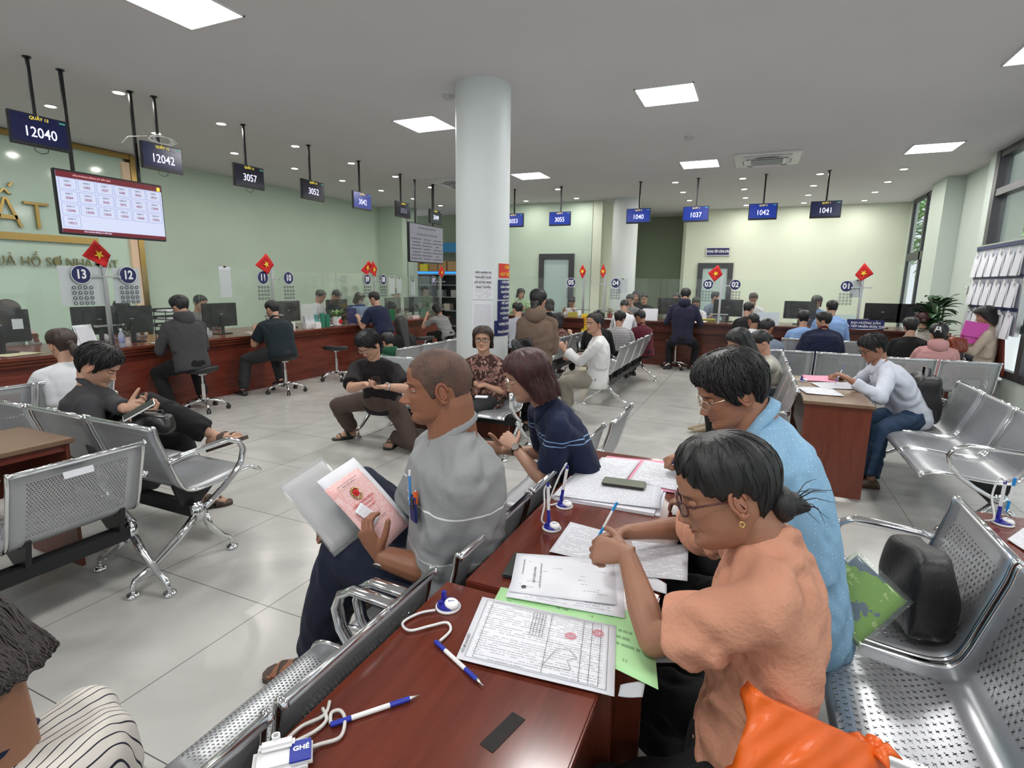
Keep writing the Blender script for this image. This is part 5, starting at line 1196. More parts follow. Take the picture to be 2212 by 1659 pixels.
    if glasses:
        b=B(); L=B(); gc,style=glasses
        for q in (-1,1):
            w1,h1=(.024,.0165); rim=[V((q*.033+w1*math.copysign(abs(math.cos(e))**.7,math.cos(e)),.098-.012*abs(math.cos(e))*(math.cos(e)*q>0),-.004+h1*math.copysign(abs(math.sin(e))**.7,math.sin(e)))) for e in [2*PI*i/20 for i in range(20)]]
            b.tube([Hd+Rh@(p*hs) for p in rim],style,6,closed=True); L.add([Hd+Rh@(p*hs) for p in rim],[tuple(range(20))])
            b.tube([Hd+Rh@(V(p)*hs) for p in ((q*.057,.088,.002),(q*.072,.07,.003),(q*.079,.02,.003),(q*.081,-.012,-.0),(q*.079,-.024,-.02))],style*.9,6)
        b.tube([Hd+Rh@(V(p)*hs) for p in ((-.01,.099,-.002),(0,.103,.001),(.01,.099,-.002))],style,6)
        g=b.build('glasses',gc,t,True); L.build('lenses',M['lens'],g)
    if watch:
        for i,wm,face in watch:
            d=(wr[i]-el[i]).normalized(); c=wr[i]-d*.012*s; u=V((0,0,1)) if abs(d.z)<.8 else V((0,1,0)); x=d.cross(u).normalized(); y=x.cross(d)
            b=B(); b.tube([c+x*.030*s*math.cos(a)+y*.026*s*math.sin(a) for a in [2*PI*j/20 for j in range(20)]],.0075,8,flat=.35,closed=True,up=y) if 0 else b.rings([[c+d*dz+(x*.029*math.cos(a)+y*.0255*math.sin(a))*s*k_ for a in [2*PI*j/24 for j in range(24)]] for dz,k_ in ((-.008,1.0),(-.008,1.1),(.008,1.1),(.008,1.0))])
            wo=b.build('watch',wm,t,True); n_=V(face).normalized(); n_=(n_-d*n_.dot(d)).normalized()
            B().lathe([(.017*s,0),(.019*s,.002),(.018*s,.007),(.0,.0075)],c+n_*.027*s,20,n_).build('watch_face',mat('watch_silver',(.7,.68,.62),.2,.9),wo,'auto')
    if extra: extra(t,dict(SH=SH,el=el,wr=wr,Hd=Hd,Rh=Rh,N=N,P=P,an=an,kn=kn))
    return t,dict(SH=SH,el=el,wr=wr,Hd=Hd,Rh=Rh,N=N,P=P,an=an,kn=kn)
M['lens']=glass_mat('spectacle_lens',(.97,.97,.97),.05)
def W2L(loc,rz):   # world point -> local frame of a figure
    Mx=(Matrix.Translation((loc[0],loc[1],0))@Matrix.Rotation(rz,4,'Z')).inverted()
    return lambda p: tuple(Mx@V(p))
def atD(px,py,D): return V((0,0,CAM_Z))+(c_f*F_PX+c_r*(px-1106)-c_u*(py-829.5))*(D/F_PX)
SK=dict(a=(.40,.22,.145),b=(.33,.165,.10),c=(.27,.115,.062),d=(.50,.30,.21),e=(.45,.26,.18))
R_=math.radians
def WD(rz,v): return V(Matrix.Rotation(-rz,3,'Z')@V(v))
def fig(label,Hw,rz,lean=.12,tl=.47,Pz=None,**k):
    Hw=V(Hw); f=V((-math.sin(rz),math.cos(rz),0)); side=k.pop('side',0); r=V((f.y,-f.x,0))
    hd=k.pop('hd',.06); Nw=Hw-V((0,0,k.pop('nk',.14)))-f*hd
    z=Nw.z-math.sqrt(max(.05,tl*tl-lean*lean)) if Pz is None else Pz
    Pw=V((Nw.x,Nw.y,z))-f*lean+r*side
    loc=(Pw.x,Pw.y); L=W2L(loc,rz)
    if k.get('elbow'): k['elbow']=[None if p is None else L(p) for p in k['elbow']]
    for key in('hands','feet'):
        if k.get(key): k[key]=[L(p) if isinstance(p,V) else p for p in k[key]]
    k.setdefault('hands',[(-.14,lean+.26,z+.22),(.14,lean+.26,z+.22)]); k.setdefault('feet',[(-.13,.44,.08),(.13,.44,.08)])
    return person(label,loc,rz,P=L(Pw),N=L(Nw),Hd=L(Hw),**k)
GP=shirt_mat('grey_marl_polo','bands',(.33,.34,.345),speck=1,bands=[(.87,.003,(.75,.75,.75)),(.80,.012,(.25,.26,.27)),(.73,.018,(.24,.25,.26)),(.705,.002,(.6,.6,.6)),(.62,.02,(.25,.26,.27))])
JEAN=cl('dark_navy_jeans',(.012,.016,.035)); SAND=mat('brown_leather_sandal',(.06,.038,.028),.7)
CAN={}
CAN['grey'],JG=fig('person in a grey polo shirt and dark jeans holding papers, cropped hair',atD(945,836,1.84),PIH+R_(44),.0,.58,Pz=.50,look=(-13,3,0),nk=.150,hd=.055,
 hands=[atD(818,1200,1.86),V((-1.40,1.55,.70))],feet=[V((-1.49,1.46,.09)),V((-1.52,1.74,.26))],footdir=[WD(PIH+R_(44),(-1,-.25,0)),WD(PIH+R_(44),(-1,0,-.3))],lod=3,skin=SK['c'],hair=('buzz','buzz'),shirt=GP,sleeve=.88,trous=JEAN,knee=(WD(PIH+R_(44),(-1,-.1,1)),WD(PIH+R_(44),(-1,0,1.3))),
 sandal=SAND,bare=True,s=1.10,build=1.22,belly=.6,hs=1.10,collar=GP,seed=3,nose=1.4,slv=1.1,drop=.11,thigh=.45,shin=.47,elbow=(atD(950,1240,1.86),None),lid=.0,neck=.070,jowl=.4,elb=((-.45,.1,-1),(.25,-.35,-1)),
 hinfo=(([.5,.55,.6,.65],WD(PIH+R_(44),c_r*-.5+c_u*.9-c_f*.05),WD(PIH+R_(44),c_f*.7+c_r*.55),.8),([.9,1,1,1],(.1,.9,-.5),(-.2,-.2,-1),.6)) ,watch=[(0,M['steel'],(-.6,0,-.6))],hunch=.03)
NV=shirt_mat('navy_polo','bands',(.013,.018,.05),bands=[(.925,.0025,(.22,.36,.6)),(.905,.0025,(.22,.36,.6))])
def stripe_navy(t,J):
    b=B(); S=J['SH'][0]; 
CAN['navyw'],JN=fig('person in a navy polo with dark red bobbed hair and glasses leaning forward',atD(1138,812,2.45),PIH+R_(38),.24,.50,Pz=.5,look=(-14,20,0),nk=.125,hd=.09,
 hands=[atY(1112,968,2.30),V((-1.12,2.42,.76))],feet=[V((-1.42,2.2,.08)),V((-1.4,2.45,.08))],lod=3,fem=1,skin=SK['e'],hair=('bob','red'),shirt=NV,sleeve=.72,trous=BLK,shoe=M['black'],s=.98,hs=.98,build=.95,
 collar=NV,seed=5,nose=.9,lid=-.12,glasses=(mat('gold_wire',(.75,.6,.45),.2,1),.0016),neck=.048,elb=((-.25,-.1,-1),(.4,-.3,-1)),watch=[(0,mat('brown_strap',(.04,.02,.012),.5),(-1,0,.3))],
 hinfo=(([.5,.6,.7,.7],None,(1,.1,-.2),.7),([.5,.6,.7,.7],None,(-1,.1,.1),.7)),locks=380,hunch=.06,vol=.8)
BD=shirt_mat('light_blue_dotted_shirt','dots',(.27,.48,.68),(.62,.74,.85),f=75,d=.16,crinkle=.001)
CAN['blue'],JB=fig('person in a light blue dotted short sleeved shirt writing at the desk, glasses',atD(1577,846,1.80),PIH+R_(8),.19,.55,Pz=.50,look=(12,22,0),nk=.095,hd=.10,
 hands=[V((-.12,1.95,.80)),at(1480,984,.84)],feet=[V((-.10,2.1,.08)),V((-.12,2.35,.08))],lod=3,skin=SK['b'],hair=('full','black'),shirt=BD,sleeve=.75,trous=BLK,shoe=M['black'],s=1.06,hs=1.05,build=1.1,belly=.4,
 collar=BD,seed=8,nose=1.0,lid=-.05,glasses=(mat('gold_wire',(.75,.6,.45),.2,1),.0016),neck=.062,elb=((-.2,-.3,-1),(.5,-.2,-.8)),watch=[(1,M['steel'],(-.3,-.3,1))],
 hinfo=(([.3,.4,.5,.5],None,None,.5),([.8,.95,1.0,1.05],(-.5,.8,-.1),(-.5,-.1,-1),.9)),locks=1300,hunch=.05,vol=.9,jowl=.3)
OR=shirt_mat('salmon_crinkled_blouse','plain',(.60,.29,.19),crinkle=.0035)
CAN['orange'],JO=fig('person in a salmon blouse with black hair tied back, writing at the desk',atD(1562,1066,1.22),PIH+R_(10),-.01,.52,Pz=.50,look=(6,17,8),side=-.02,hd=.105,nk=.075,
 hands=[at(1354,1196,.90),at(1348,1150,.83)],elbow=(at(1412,1385,.79),at(1492,1138,.80)),feet=[V((.0,1.2,.08)),V((.0,1.5,.08))],lod=3,fem=1,skin=SK['b'],hair=('back','black'),shirt=OR,sleeve=.74,slv=1.15,cuff=.045,trous=BLK,shoe=M['black'],s=1.0,hs=1.02,build=.98,belly=.3,
 seed=11,nose=.95,lid=-.15,glasses=(mat('dark_red_frame',(.06,.01,.01),.3),.0024),neck=.055,elb=((-.35,.1,-1),(.35,.1,-1)),foldamp=.007,hem=.07,
 hinfo=(([.7,.8,.85,.9],(.25,.95,-.1),(.6,0,-.8),.7),([.85,.95,1.0,1.05],(-.45,.85,-.15),(-.55,-.1,-.85),.9)),locks=160,hunch=.05,vol=1.5,
 tail=lambda b:(b.ell((0,-.108,-.045),(.045,.034,.042),16),b.tube([(0,-.11,-.05),(.0,-.14,-.055),(.005,-.165,-.07)],[.035,.026,.008],8),[b.tube([(0,-.13,-.05),(.03*math.sin(i*2.3),-.17-.01*math.cos(i),-.05+.03*math.sin(i*1.7)),(.05*math.sin(i*2.3),-.2-.02*math.cos(i*1.3),-.07+.05*math.sin(i*1.7))],[.0016,.001,.0004],4) for i in range(10)]))
# mid distance figures
BRN=cl('brown_wide_trousers',(.085,.058,.05)); DT=cl('near_black_tee',(.014,.011,.013)); SLP=mat('dark_green_slipper',(.012,.03,.024),.6)
CAN['young'],JY=fig('person in a near black tee and brown wide trousers bent over a phone',atD(797,745,4.75),R_(194),.17,.50,Pz=.5,look=(-22,38,0),nk=.14,hd=.08,
 hands=[atD(833,835,4.45),atD(792,830,4.5)],feet=[V((-3.18,4.30,.08)),V((-3.68,4.30,.08))],lod=2,skin=SK['d'],hair=('full','black'),shirt=DT,sleeve=.85,trous=BRN,bare=True,sandal=SLP,s=1.04,hs=1.0,build=1.08,
 seed=13,nose=.9,lid=-.1,glasses=(mat('gold_wire',(.75,.6,.45),.2,1),.0016),footdir=[V((-.1,1,0)),V((1,.8,0))],elb=((-.9,-.2,-.6),(.9,-.2,-.6)),watch=[(0,M['steel'],(0,.5,1))],
 hinfo=(([.6,.6,.6,.6],(.7,.5,.0),(.2,.2,1),.7),([.6,.6,.6,.6],(-.7,.5,0),(-.2,.2,1),.7)),hunch=.09,locks=350,vol=.8,knee=((-.5,.8,1),(.5,.8,1)),cuff=.03)
FL=shirt_mat('brown_floral_blouse','floral',(.05,.022,.018),lay=[(14,.52,(.22,.11,.09)),(26,.58,(.40,.26,.22)),(40,.62,(.02,.012,.012))])
CAN['eld'],JE=fig('person with short brown hair, glasses and a brown floral blouse looking at the camera',atD(1043,733,5.05),R_(190),.02,.48,Pz=.50,look=(10,-2,0),nk=.145,
 hands=[V((-2.25,4.45,.66)),V((-2.42,4.42,.64))],feet=[V((-2.45,4.2,.08)),V((-2.6,4.3,.08))],lod=2,fem=1,skin=SK['d'],hair=('medium','brown'),shirt=FL,sleeve=1.15,cuff=.08,trous=DGR,shoe=M['black'],s=.95,hs=1.0,build=1.08,belly=.5,
 seed=17,nose=.9,lid=.5,gaze=(0,1,0),glasses=(mat('black_frame',(.01,.01,.01),.3),.0024),hinfo=(([.5,.6,.6,.6],(.5,.8,-.1),(0,.2,1),.6),([.5,.6,.6,.6],(-.5,.8,-.1),(0,.2,1),.6)),locks=60,vol=.9,jowl=.5)
WHS=cl('white_linen_blouse',(.72,.72,.72),crinkle=.001); BEI=cl('beige_trousers',(.34,.31,.26)); WSH=mat('white_sneaker',(.65,.65,.65),.6)
CAN['white'],JW=fig('person in a white blouse and beige trousers seated in mid hall',atD(1283,700,6.25),R_(112),.0,.50,Pz=.50,look=(38,-4,0),
 hands=[V((-2.0,6.05,.83)),V((-1.98,6.3,.70))],feet=[V((-2.02,6.28,.08)),V((-2.05,6.5,.08))],lod=2,fem=1,skin=SK['e'],hair=('back','black'),shirt=WHS,sleeve=1.8,cuff=.06,trous=BEI,shoe=WSH,s=1.02,build=1.08,
 seed=19,nose=1,lid=.45,foldamp=.0035,slv=1.3,tail=lambda b:b.ell((0,-.10,.06),(.04,.035,.04),12),hinfo=(([.7,.7,.7,.7],(.3,.5,.8),(1,.3,0),.7),([.6,.6,.6,.6],None,(-1,.3,0),.7)),locks=150)
HOOD=cl('taupe_hoodie',(.17,.115,.085)); BFL=shirt_mat('black_floral_trousers','dots',(.008,.008,.01),(.55,.55,.58),f=14,d=.26)
CAN['stand'],_=fig('standing person in a taupe hooded top and black floral skirt',atD(1163,650,5.75),R_(8),.0,.50,look=(-5,10,0),
 hands=[(-.14,.26,1.0),(.14,.26,1.05)],feet=[(-.1,.02,.08),(.1,.02,.08)],lod=1,fem=1,skin=SK['e'],hair=('back','black'),shirt=HOOD,sleeve=1.7,trous=BLK,skirt=BFL,shoe=M['black'],s=.98,build=1.12,seed=23,foldamp=.008,hood=HOOD,
 tail=lambda b:(b.ell((0,-.115,-.045),(.05,.035,.04),12),b.tube([(0,-.12,-.05),(.0,-.125,-.11),(.01,-.1,-.15)],[.04,.035,.01],10)),locks=100,elb=((-.15,-.4,-1),(.15,-.4,-1)),thigh=.44,shin=.44)
DK=cl('charcoal_sweater',(.042,.042,.046),crinkle=.0008)
CAN['dark'],JD=fig('person in a charcoal sweater sitting cross-legged with a phone, left side',atD(213,790,3.42),R_(-38),.0,.46,Pz=.48,look=(-8,30,0),nk=.12,
 hands=[atD(276,885,3.2),atD(300,900,3.25)],feet=[at(425,1072,.09),atD(462,940,3.55)],lod=2,skin=SK['d'],hair=('full','black'),shirt=DK,sleeve=1.85,trous=BLK,bare=True,sandal=SAND,s=1.08,hs=1.12,build=1.12,
 seed=29,nose=.9,lid=-.05,vol=.75,locks=400,knee=((-.1,.8,1),(.1,.8,1)),footdir=[V((0,1,0)),(V((.6,.75,.35)),V((-.2,-.2,1)))],hinfo=(([.3,.5,.7,.8],(.3,.9,.3),(.6,0,.5),.3),([.6,.7,.7,.7],(-.2,.9,.3),(-.4,0,.8),.8)),collar=DK,hunch=.05)
BLS=cl('white_blue_striped_shirt',(.60,.63,.72)); JN2=cl('blue_jeans',(.025,.05,.10))
CAN['wman'],JM=fig('person in a pale shirt and blue jeans writing at the wooden desk',atD(1885,752,4.75),PIH+R_(6),.30,.52,Pz=.5,look=(4,26,0),
 hands=[V((.78,5.25,.84)),atD(1815,812,5.05)],feet=[V((.98,5.02,.08)),V((1.0,5.3,.08))],lod=2,skin=SK['b'],hair=('full','black'),shirt=BLS,sleeve=1.85,trous=JN2,shoe=mat('brown_shoe',(.08,.045,.03),.5),s=1.04,build=1.08,belly=.4,
 collar=BLS,seed=31,lid=-.05,glasses=(M['black'],.0022),locks=250,vol=.7,elb=((-.7,-.2,-.6),(.7,-.2,-.6)),foldamp=.006,hinfo=(([.5,.6,.6,.6],None,None,.6),([.8,.9,1,1],(-.3,.9,0),(-.4,0,-1),.9)),hunch=.06)
ST=shirt_mat('cream_black_striped_knit','hstripe',(.66,.62,.57),(.015,.016,.03),f=56,d=.86,ax=1)
CAN['fg'],JF=fig('person in a cream top with thin black stripes, brown curly hair, bottom left corner',atD(-108,1440,1.02),PIH+R_(20),.08,.5,Pz=.45,look=(10,35,0),
 hands=[(-.15,.42,.62),(.12,.42,.62)],lod=2,fem=1,skin=SK['b'],hair=('medium','grey'),shirt=ST,sleeve=1.6,trous=BLK,shoe=M['black'],s=1.0,build=1.2,nk=.20,collar=NV,shw=.20,neck=.052,seed=37,locks=1500,vol=1.0,foldamp=.003,hunch=.06)
# ---------------- things held, worn or lying on the desks ----------------
def onb(o,r,u): r=V(r).normalized(); u=V(u); u=(u-r*u.dot(r)).normalized(); return V(o),r,u,r.cross(u)
def plate(b,fr,w_,h_,t_=.0015,uv=True,bend=0,n=8):   # a bent sheet; local x=r, y=u
    o,r,u,nn=fr; vs=[];fs=[];us=[]
    for i in range(n+1):
        for j in range(n+1):
            x,y=(i/n-.5)*w_,(j/n-.5)*h_; vs.append(o+r*x+u*y+nn*(bend*math.cos(PI*(j/n-.5))-bend*.6))
    for i in range(n):
        for j in range(n): fs.append((i*(n+1)+j,(i+1)*(n+1)+j,(i+1)*(n+1)+j+1,i*(n+1)+j+1)); us.append([(i/n,j/n),((i+1)/n,j/n),((i+1)/n,(j+1)/n),(i/n,(j+1)/n)])
    b.add(vs,fs,us); return b
def splate(name,fr,w_,h_,m,parent,t_=.001,bend=0):
    o=plate(B(),fr,w_,h_,bend=bend).build(name,m,parent,True,fix=False); md=o.modifiers.new('s','SOLIDIFY'); md.thickness=t_; return o
def quadfr(p):   # four world corners (left-bottom, right-bottom, right-top, left-top) -> frame, width, height
    p=[V(q) for q in p]; c=sum(p,V())/4; r=(p[1]+p[2]-p[0]-p[3])/2; u=(p[3]+p[2]-p[0]-p[1])/2
    return onb(c,r,u),r.length,u.length
# papers in the grey man's hands
def pinkmat():
    m,t,p=nt('pink_guilloche_paper'); tc=node(t,'TexCoord'); v=tc.outputs['UV']
    n=noise(t,v,2.2,2,dist=1.2); f=math_(t,'FRACT',math_(t,'MULTIPLY',n,22)); c=ramp(t,f,[(.3,(.80,.42,.42)),(.6,(.82,.58,.56))]); t.links.new(c,p.inputs['Base Color']); p.inputs['Roughness'].default_value=.5; return m
gx=-1.24
P0=atD(794,1096,1.95); up=(c_r*-.155+c_u*.19+c_f*.03).normalized(); rt=c_r*.062+c_u*.050+c_f*.16
fr=onb(P0,rt,up)
if fr[3].dot(V((0,0,CAM_Z))-P0)<0: fr=(fr[0],fr[1],fr[2],-fr[3])
o,r,u,nn=fr
t=thing('land_certificate','pink red land certificate with a gold emblem held by the grey polo man','certificate',tuple(P0)); loc0=P0
F=lambda dx=0,dy=0,dz=0:(V((0,0,0))+r*dx+u*dy+nn*dz,r,u,nn)
splate('cover',F(0,-.005,.002),.19,.29,pinkmat(),t,.002,.006)
b=B(); R=[]
for k_ in range(14): a=PI*.15+k_*(2*PI*.85)/13; b.ell(F(.0+.02*math.cos(a),.065+.022*math.sin(a),.006)[0],(.005,.005,.003),8)
b.build('emblem_wreath',M['gold'],t); b=B(); c=F(0,.067,.006)[0]; b.lathe([(0,0),(.014,0),(.014,.001),(0,.001)],c,20,nn); star(b,c+nn*.002,r,u,.009); b.build('emblem',M['red'],t)
b=B()
for i,(s,z) in enumerate((('CỘNG HÒA XÃ HỘI CHỦ NGHĨA VIỆT NAM',.0055),('Độc lập - Tự do - Hạnh phúc',.0055))): textmesh(B(),s,z,F(0,.118-.009*i,.0075)[0],r,u,0,ext=.0002).build('heading_line',M['ink'],t)
for i,(s,z) in enumerate((('GIẤY CHỨNG NHẬN',.0125),('QUYỀN SỬ DỤNG ĐẤT',.009),('QUYỀN SỞ HỮU NHÀ Ở',.008))): textmesh(B(),s,z,F(0,.028-.015*i,.0085)[0],r,u,.004,ext=.0002).build('title_line',mat('title_red',(.55,.03,.03),.6),t)
b=B(); b.box(F(0,-.035,.0085)[0],(.06,.0012,.0012),rot=Matrix((r,u,nn)).transposed()).box(F(.02,-.055,.0085)[0],(.05,.0012,.0012),rot=Matrix((r,u,nn)).transposed()); b.build('name_lines',M['ink'],t)
t=thing('paper_sheet','white sheet behind the pink certificate in the grey polo man\'s hands','paper',tuple(P0)); splate('sheet',F(.016,.016,-.004),.21,.33,M['paper'],t,.0008,.006)
t=thing('paper_slip','small white slip under the thumb of the grey polo man','paper',tuple(P0)); splate('slip',(F(-.035,-.02,.014)[0],*onb((0,0,0),r+u*.25,u)[1:]),.05,.085,PGG,t,.0006,.002)
Pp=atD(708,1090,2.0); t=thing('plastic_folder','clear plastic folder of papers held open by the grey polo man','folder',tuple(Pp))
q=onb((0,0,0),c_r*.08+c_u*.06+c_f*.09,c_r*-.17+c_u*.165)
if q[3].dot(V((0,0,CAM_Z))-Pp)<0: q=(q[0],q[1],q[2],-q[3])
splate('inner_paper',q,.18,.30,mat('dull_white_paper',(.66,.66,.67),.6),t,.003,.006); q2=(q[3]*.007,)+q[1:]; splate('sleeve',q2,(.19),.33,mat('cloudy_plastic',(.55,.56,.56),.12,alpha=.22),t,.0008,.006); splate('sleeve_back',(q[3]*-.006,)+q[1:],(.19),.33,mat('cloudy_plastic',(.55,.56,.56),.12,alpha=.22),t,.0008,.006)
# pocket of the polo with phone and pen
pc=atD(893,1098,1.775); d_=(V((0,0,CAM_Z))-pc).normalized(); n_=V((-.45,-.85,.1)).normalized(); rr=V((.85,-.5,0)).normalized(); fr=onb(pc+n_*.0,rr,(0.05,0,1))
t=thing('keypad_phone','small blue phone in the breast pocket of the grey polo shirt','phone',tuple(pc)); o,r,u,nn=onb((0,0,0),rr,(-.1,0,1)); Mx=Matrix((r,u,nn)).transposed()
B().bbox((0,0,0),(.042,.095,.011),.004,rot=Mx).build('body',mat('blue_phone',(.02,.03,.13),.25),t); B().bbox(nn*.006+u*.02,(.03,.035,.002),.001,rot=Mx).build('screen',M['black'],t)
t=thing('ballpoint_pen','blue pen clipped in the pocket of the grey polo shirt','pen',tuple(pc+V((-.012,0,.06)))); B().cyl((0,0,-.05),(0,0,.05),.0045).build('barrel',mat('clear_blue',(.05,.25,.6),.2),t); B().cyl((0,0,.05),(0,0,.068),.004).build('cap',M['white'],t)
t=thing('lighter','orange cap sticking out of the grey polo pocket','lighter',tuple(pc+V((.012,-.004,.05)))); B().cyl((0,0,-.03),(0,0,.012),.008).build('body',mat('orange_plastic',(.7,.12,.02),.4),t); B().cyl((0,0,.012),(0,0,.018),.006).build('valve',M['chrome'],t)
# pens in hands
def pen(a,b_,lab,c1,c2,r_=.0045,name='ballpoint_pen',parts=True):
    a,b_=V(a),V(b_); t=thing(name,lab,'pen',tuple(a)); v=b_-a
    B().tube([V(),v*.08,v*.12],[.0008,.003,r_],8).build('tip',M['steel'] if c2 is None else c2,t,True); B().cyl(v*.12,v*.35,r_).build('grip',c1,t,'auto'); B().cyl(v*.35,v*.78,r_*.97).build('barrel',M['white'],t,'auto'); B().cyl(v*.78,v,r_*1.02).build('end_cap',c1,t,'auto'); return t
CY=mat('cyan_blue_pen',(.01,.25,.65),.3); BL=mat('blue_pen',(.015,.03,.35),.3)
pen(at(1288,1168,.775),at(1333,1085,.90),'blue and white ballpoint in the hand of the woman in salmon',CY,CY)
pen(at(1445,1010,.775),at(1484,962,.88),'dark pen held by the man in the light blue dotted shirt',BL,M['ink'])
pen(at(1805,828,.775),at(1822,792,.88),'thin pen in the hand of the pale shirted man at the far desk',BL,M['ink'],.004)
# corded pens
def tubecord(b,pts,r_=.0035,n=8):
    b.tube(pts,r_,n)
def smooth_pts(P,k=6):
    P=[V(p) for p in P]; out=[]
    for i in range(len(P)-1):
        p0=P[max(0,i-1)];p1=P[i];p2=P[i+1];p3=P[min(len(P)-1,i+2)]
        for j in range(k): t=j/k; out.append(.5*((2*p1)+(-p0+p2)*t+(2*p0-5*p1+4*p2-p3)*t*t+(-p0+3*p1-3*p2+p3)*t**3))
    out.append(P[-1]); return out
def penstand(c,rz,lab,cord,upright=None,s=1.0):
    t=thing('pen_stand',lab,'pen stand',c,rz)
    B().lathe([(0,0),(.033*s,0),(.034*s,.003),(.032*s,.007),(0,.007)],n=28).build('base_ring',M['white'],t,'auto')
    B().lathe([(.030*s,.006),(.028*s,.013),(.018*s,.018),(0,.018)],n=28).build('base_dome',mat('pen_blue',(.02,.02,.28),.3),t,'auto')
    b=B(); b.lathe([(.019*s,0),(.019*s,.006),(.015*s,.010),(0,.011)],(.010*s,-.008*s,.013),24,(.2,-.2,1)); b.build('cap_disc',M['white'],t,'auto')
    b=B(); textmesh(b,'Hồng Hà'[:0] or '●▬▬',.006,(.010*s,-.008*s,.0255),(1,.3,0),(-.3,1,.2),0,ext=.0001); b.build('mark',mat('pen_blue',(.02,.02,.28),.3),t)
    B().cyl((-.012*s,.010*s,.012),(-.012*s,.010*s,.04),.0075,.0065,12).cyl((-.018*s,-.010*s,.012),(-.018*s,-.010*s,.024),.006,.006,12).build('sockets',mat('pen_blue',(.02,.02,.28),.3),t,'auto')
    L=W2L((c[0],c[1]),rz); b=B(); pts=smooth_pts([V(L(p))-V((0,0,c[2])) for p in cord]); b.tube(pts,.0034,8); b.build('cord',mat('white_cord',(.72,.72,.72),.4),t,True)
    if upright: 
        u=V(upright).normalized(); o=V((-.012*s,.010*s,.03)); B().cyl(o,o+u*.035,.006,.0062,10).cyl(o+u*.120,o+u*.132,.0055,.005,10).build('pen_grip',mat('pen_blue',(.02,.02,.28),.3),t,'auto'); B().cyl(o+u*.035,o+u*.12,.0058,n=10).build('pen_barrel',M['white'],t,'auto')
    return t
zt=.751
c=at(968,1312,zt); pz=lambda x,y,z=.757: at(x,y,z)
penstand(tuple(c),.4,'pen stand on the nearest desk, its pen lying on a curled cord',[pz(940,1318),pz(905,1325),pz(870,1345),pz(885,1362),pz(930,1352),pz(965,1345),pz(973,1362),pz(950,1385)])
pen(at(1044,1481,.757),at(941,1386,.757),'corded white and blue pen lying beside the printed land plan',BL,M['steel'],.0052)
c=at(1192,1142,zt); penstand(tuple(c),.3,'nearer of two upright pen stands beside the writing woman in salmon',[c+V((-.02,0,.012)),c+V((-.035,-.01,.03)),c+V((-.03,.0,.08)),c+V((-.035,.01,.135)),c+V((-.022,.012,.155)),c+V((-.012,.01,.145))],(-.05,.05,1))
c=at(1219,1094,zt); penstand(tuple(c),.3,'further of two upright pen stands, touching the dense printed papers',[c+V((-.02,0,.012)),c+V((-.05,-.03,.01)),c+V((-.045,-.02,.05)),c+V((-.02,.0,.13)),c+V((-.0,.01,.17)),c+V((-.008,.01,.16))],(.15,.05,1))
c=at(2166,1132,zt); penstand(tuple(c),.3,'blue and white pen stand with two upright pens on the right edge desk',[c+V((-.02,0,.012)),c+V((-.06,-.02,.01)),c+V((-.04,-.035,.03)),c+V((-.045,0,.1)),c+V((-.03,.01,.17)),c+V((-.01,.012,.155))],(.05,.05,1))
pen(c+V((.008,.012,.04)),c+V((.018,.02,.175)),'second pen, blue with a red mark, standing in the right edge pen stand',CY,CY,.005)
# pen holder with a shop label, bottom of the frame
c=at(612,1650,zt); t=thing('pen_holder','white pen holder with a blue label at the bottom edge','pen holder',tuple(c),.75)
B().bbox((0,0,.011),(.10,.062,.02),.008).bbox((-.01,.018,.026),(.06,.022,.012),.005).build('body',M['white'],t); B().bbox((.03,-.004,.0225),(.036,.048,.003),.001).build('label',mat('label_blue',(.015,.03,.30),.4),t)
b=B(); textmesh(b,'GHÉ',.014,(.031,-.0,.0245),(1,0,0),(0,1,0),.03,ext=.0003); b.build('lettering',M['whitep'],t)
B().lathe([(.0075,0),(.0075,.012),(.005,.012),(.005,.0)],(-.012,.028,.026),14).build('socket',M['white'],t,'auto')
L=W2L((c.x,c.y),.75); b=B(); 
for P_ in ([(605,1612),(650,1570),(700,1545),(712,1515)],[(625,1608),(680,1580),(705,1555),(697,1530)],[(640,1625),(690,1608),(735,1592),(745,1555),(735,1535),(716,1540),(714,1562)]):
    b.tube(smooth_pts([V(L(pz(x,y,.768 if i==0 else .757)))-V((0,0,zt)) for i,(x,y) in enumerate(P_)]),.0036,8)
b.build('cord',mat('clear_cord',(.55,.53,.5),.3),t,True)
pen(at(906,1502,.757),at(714,1566,.757),'white and blue corded pen lying across the nearest desk',BL,M['steel'],.0052)
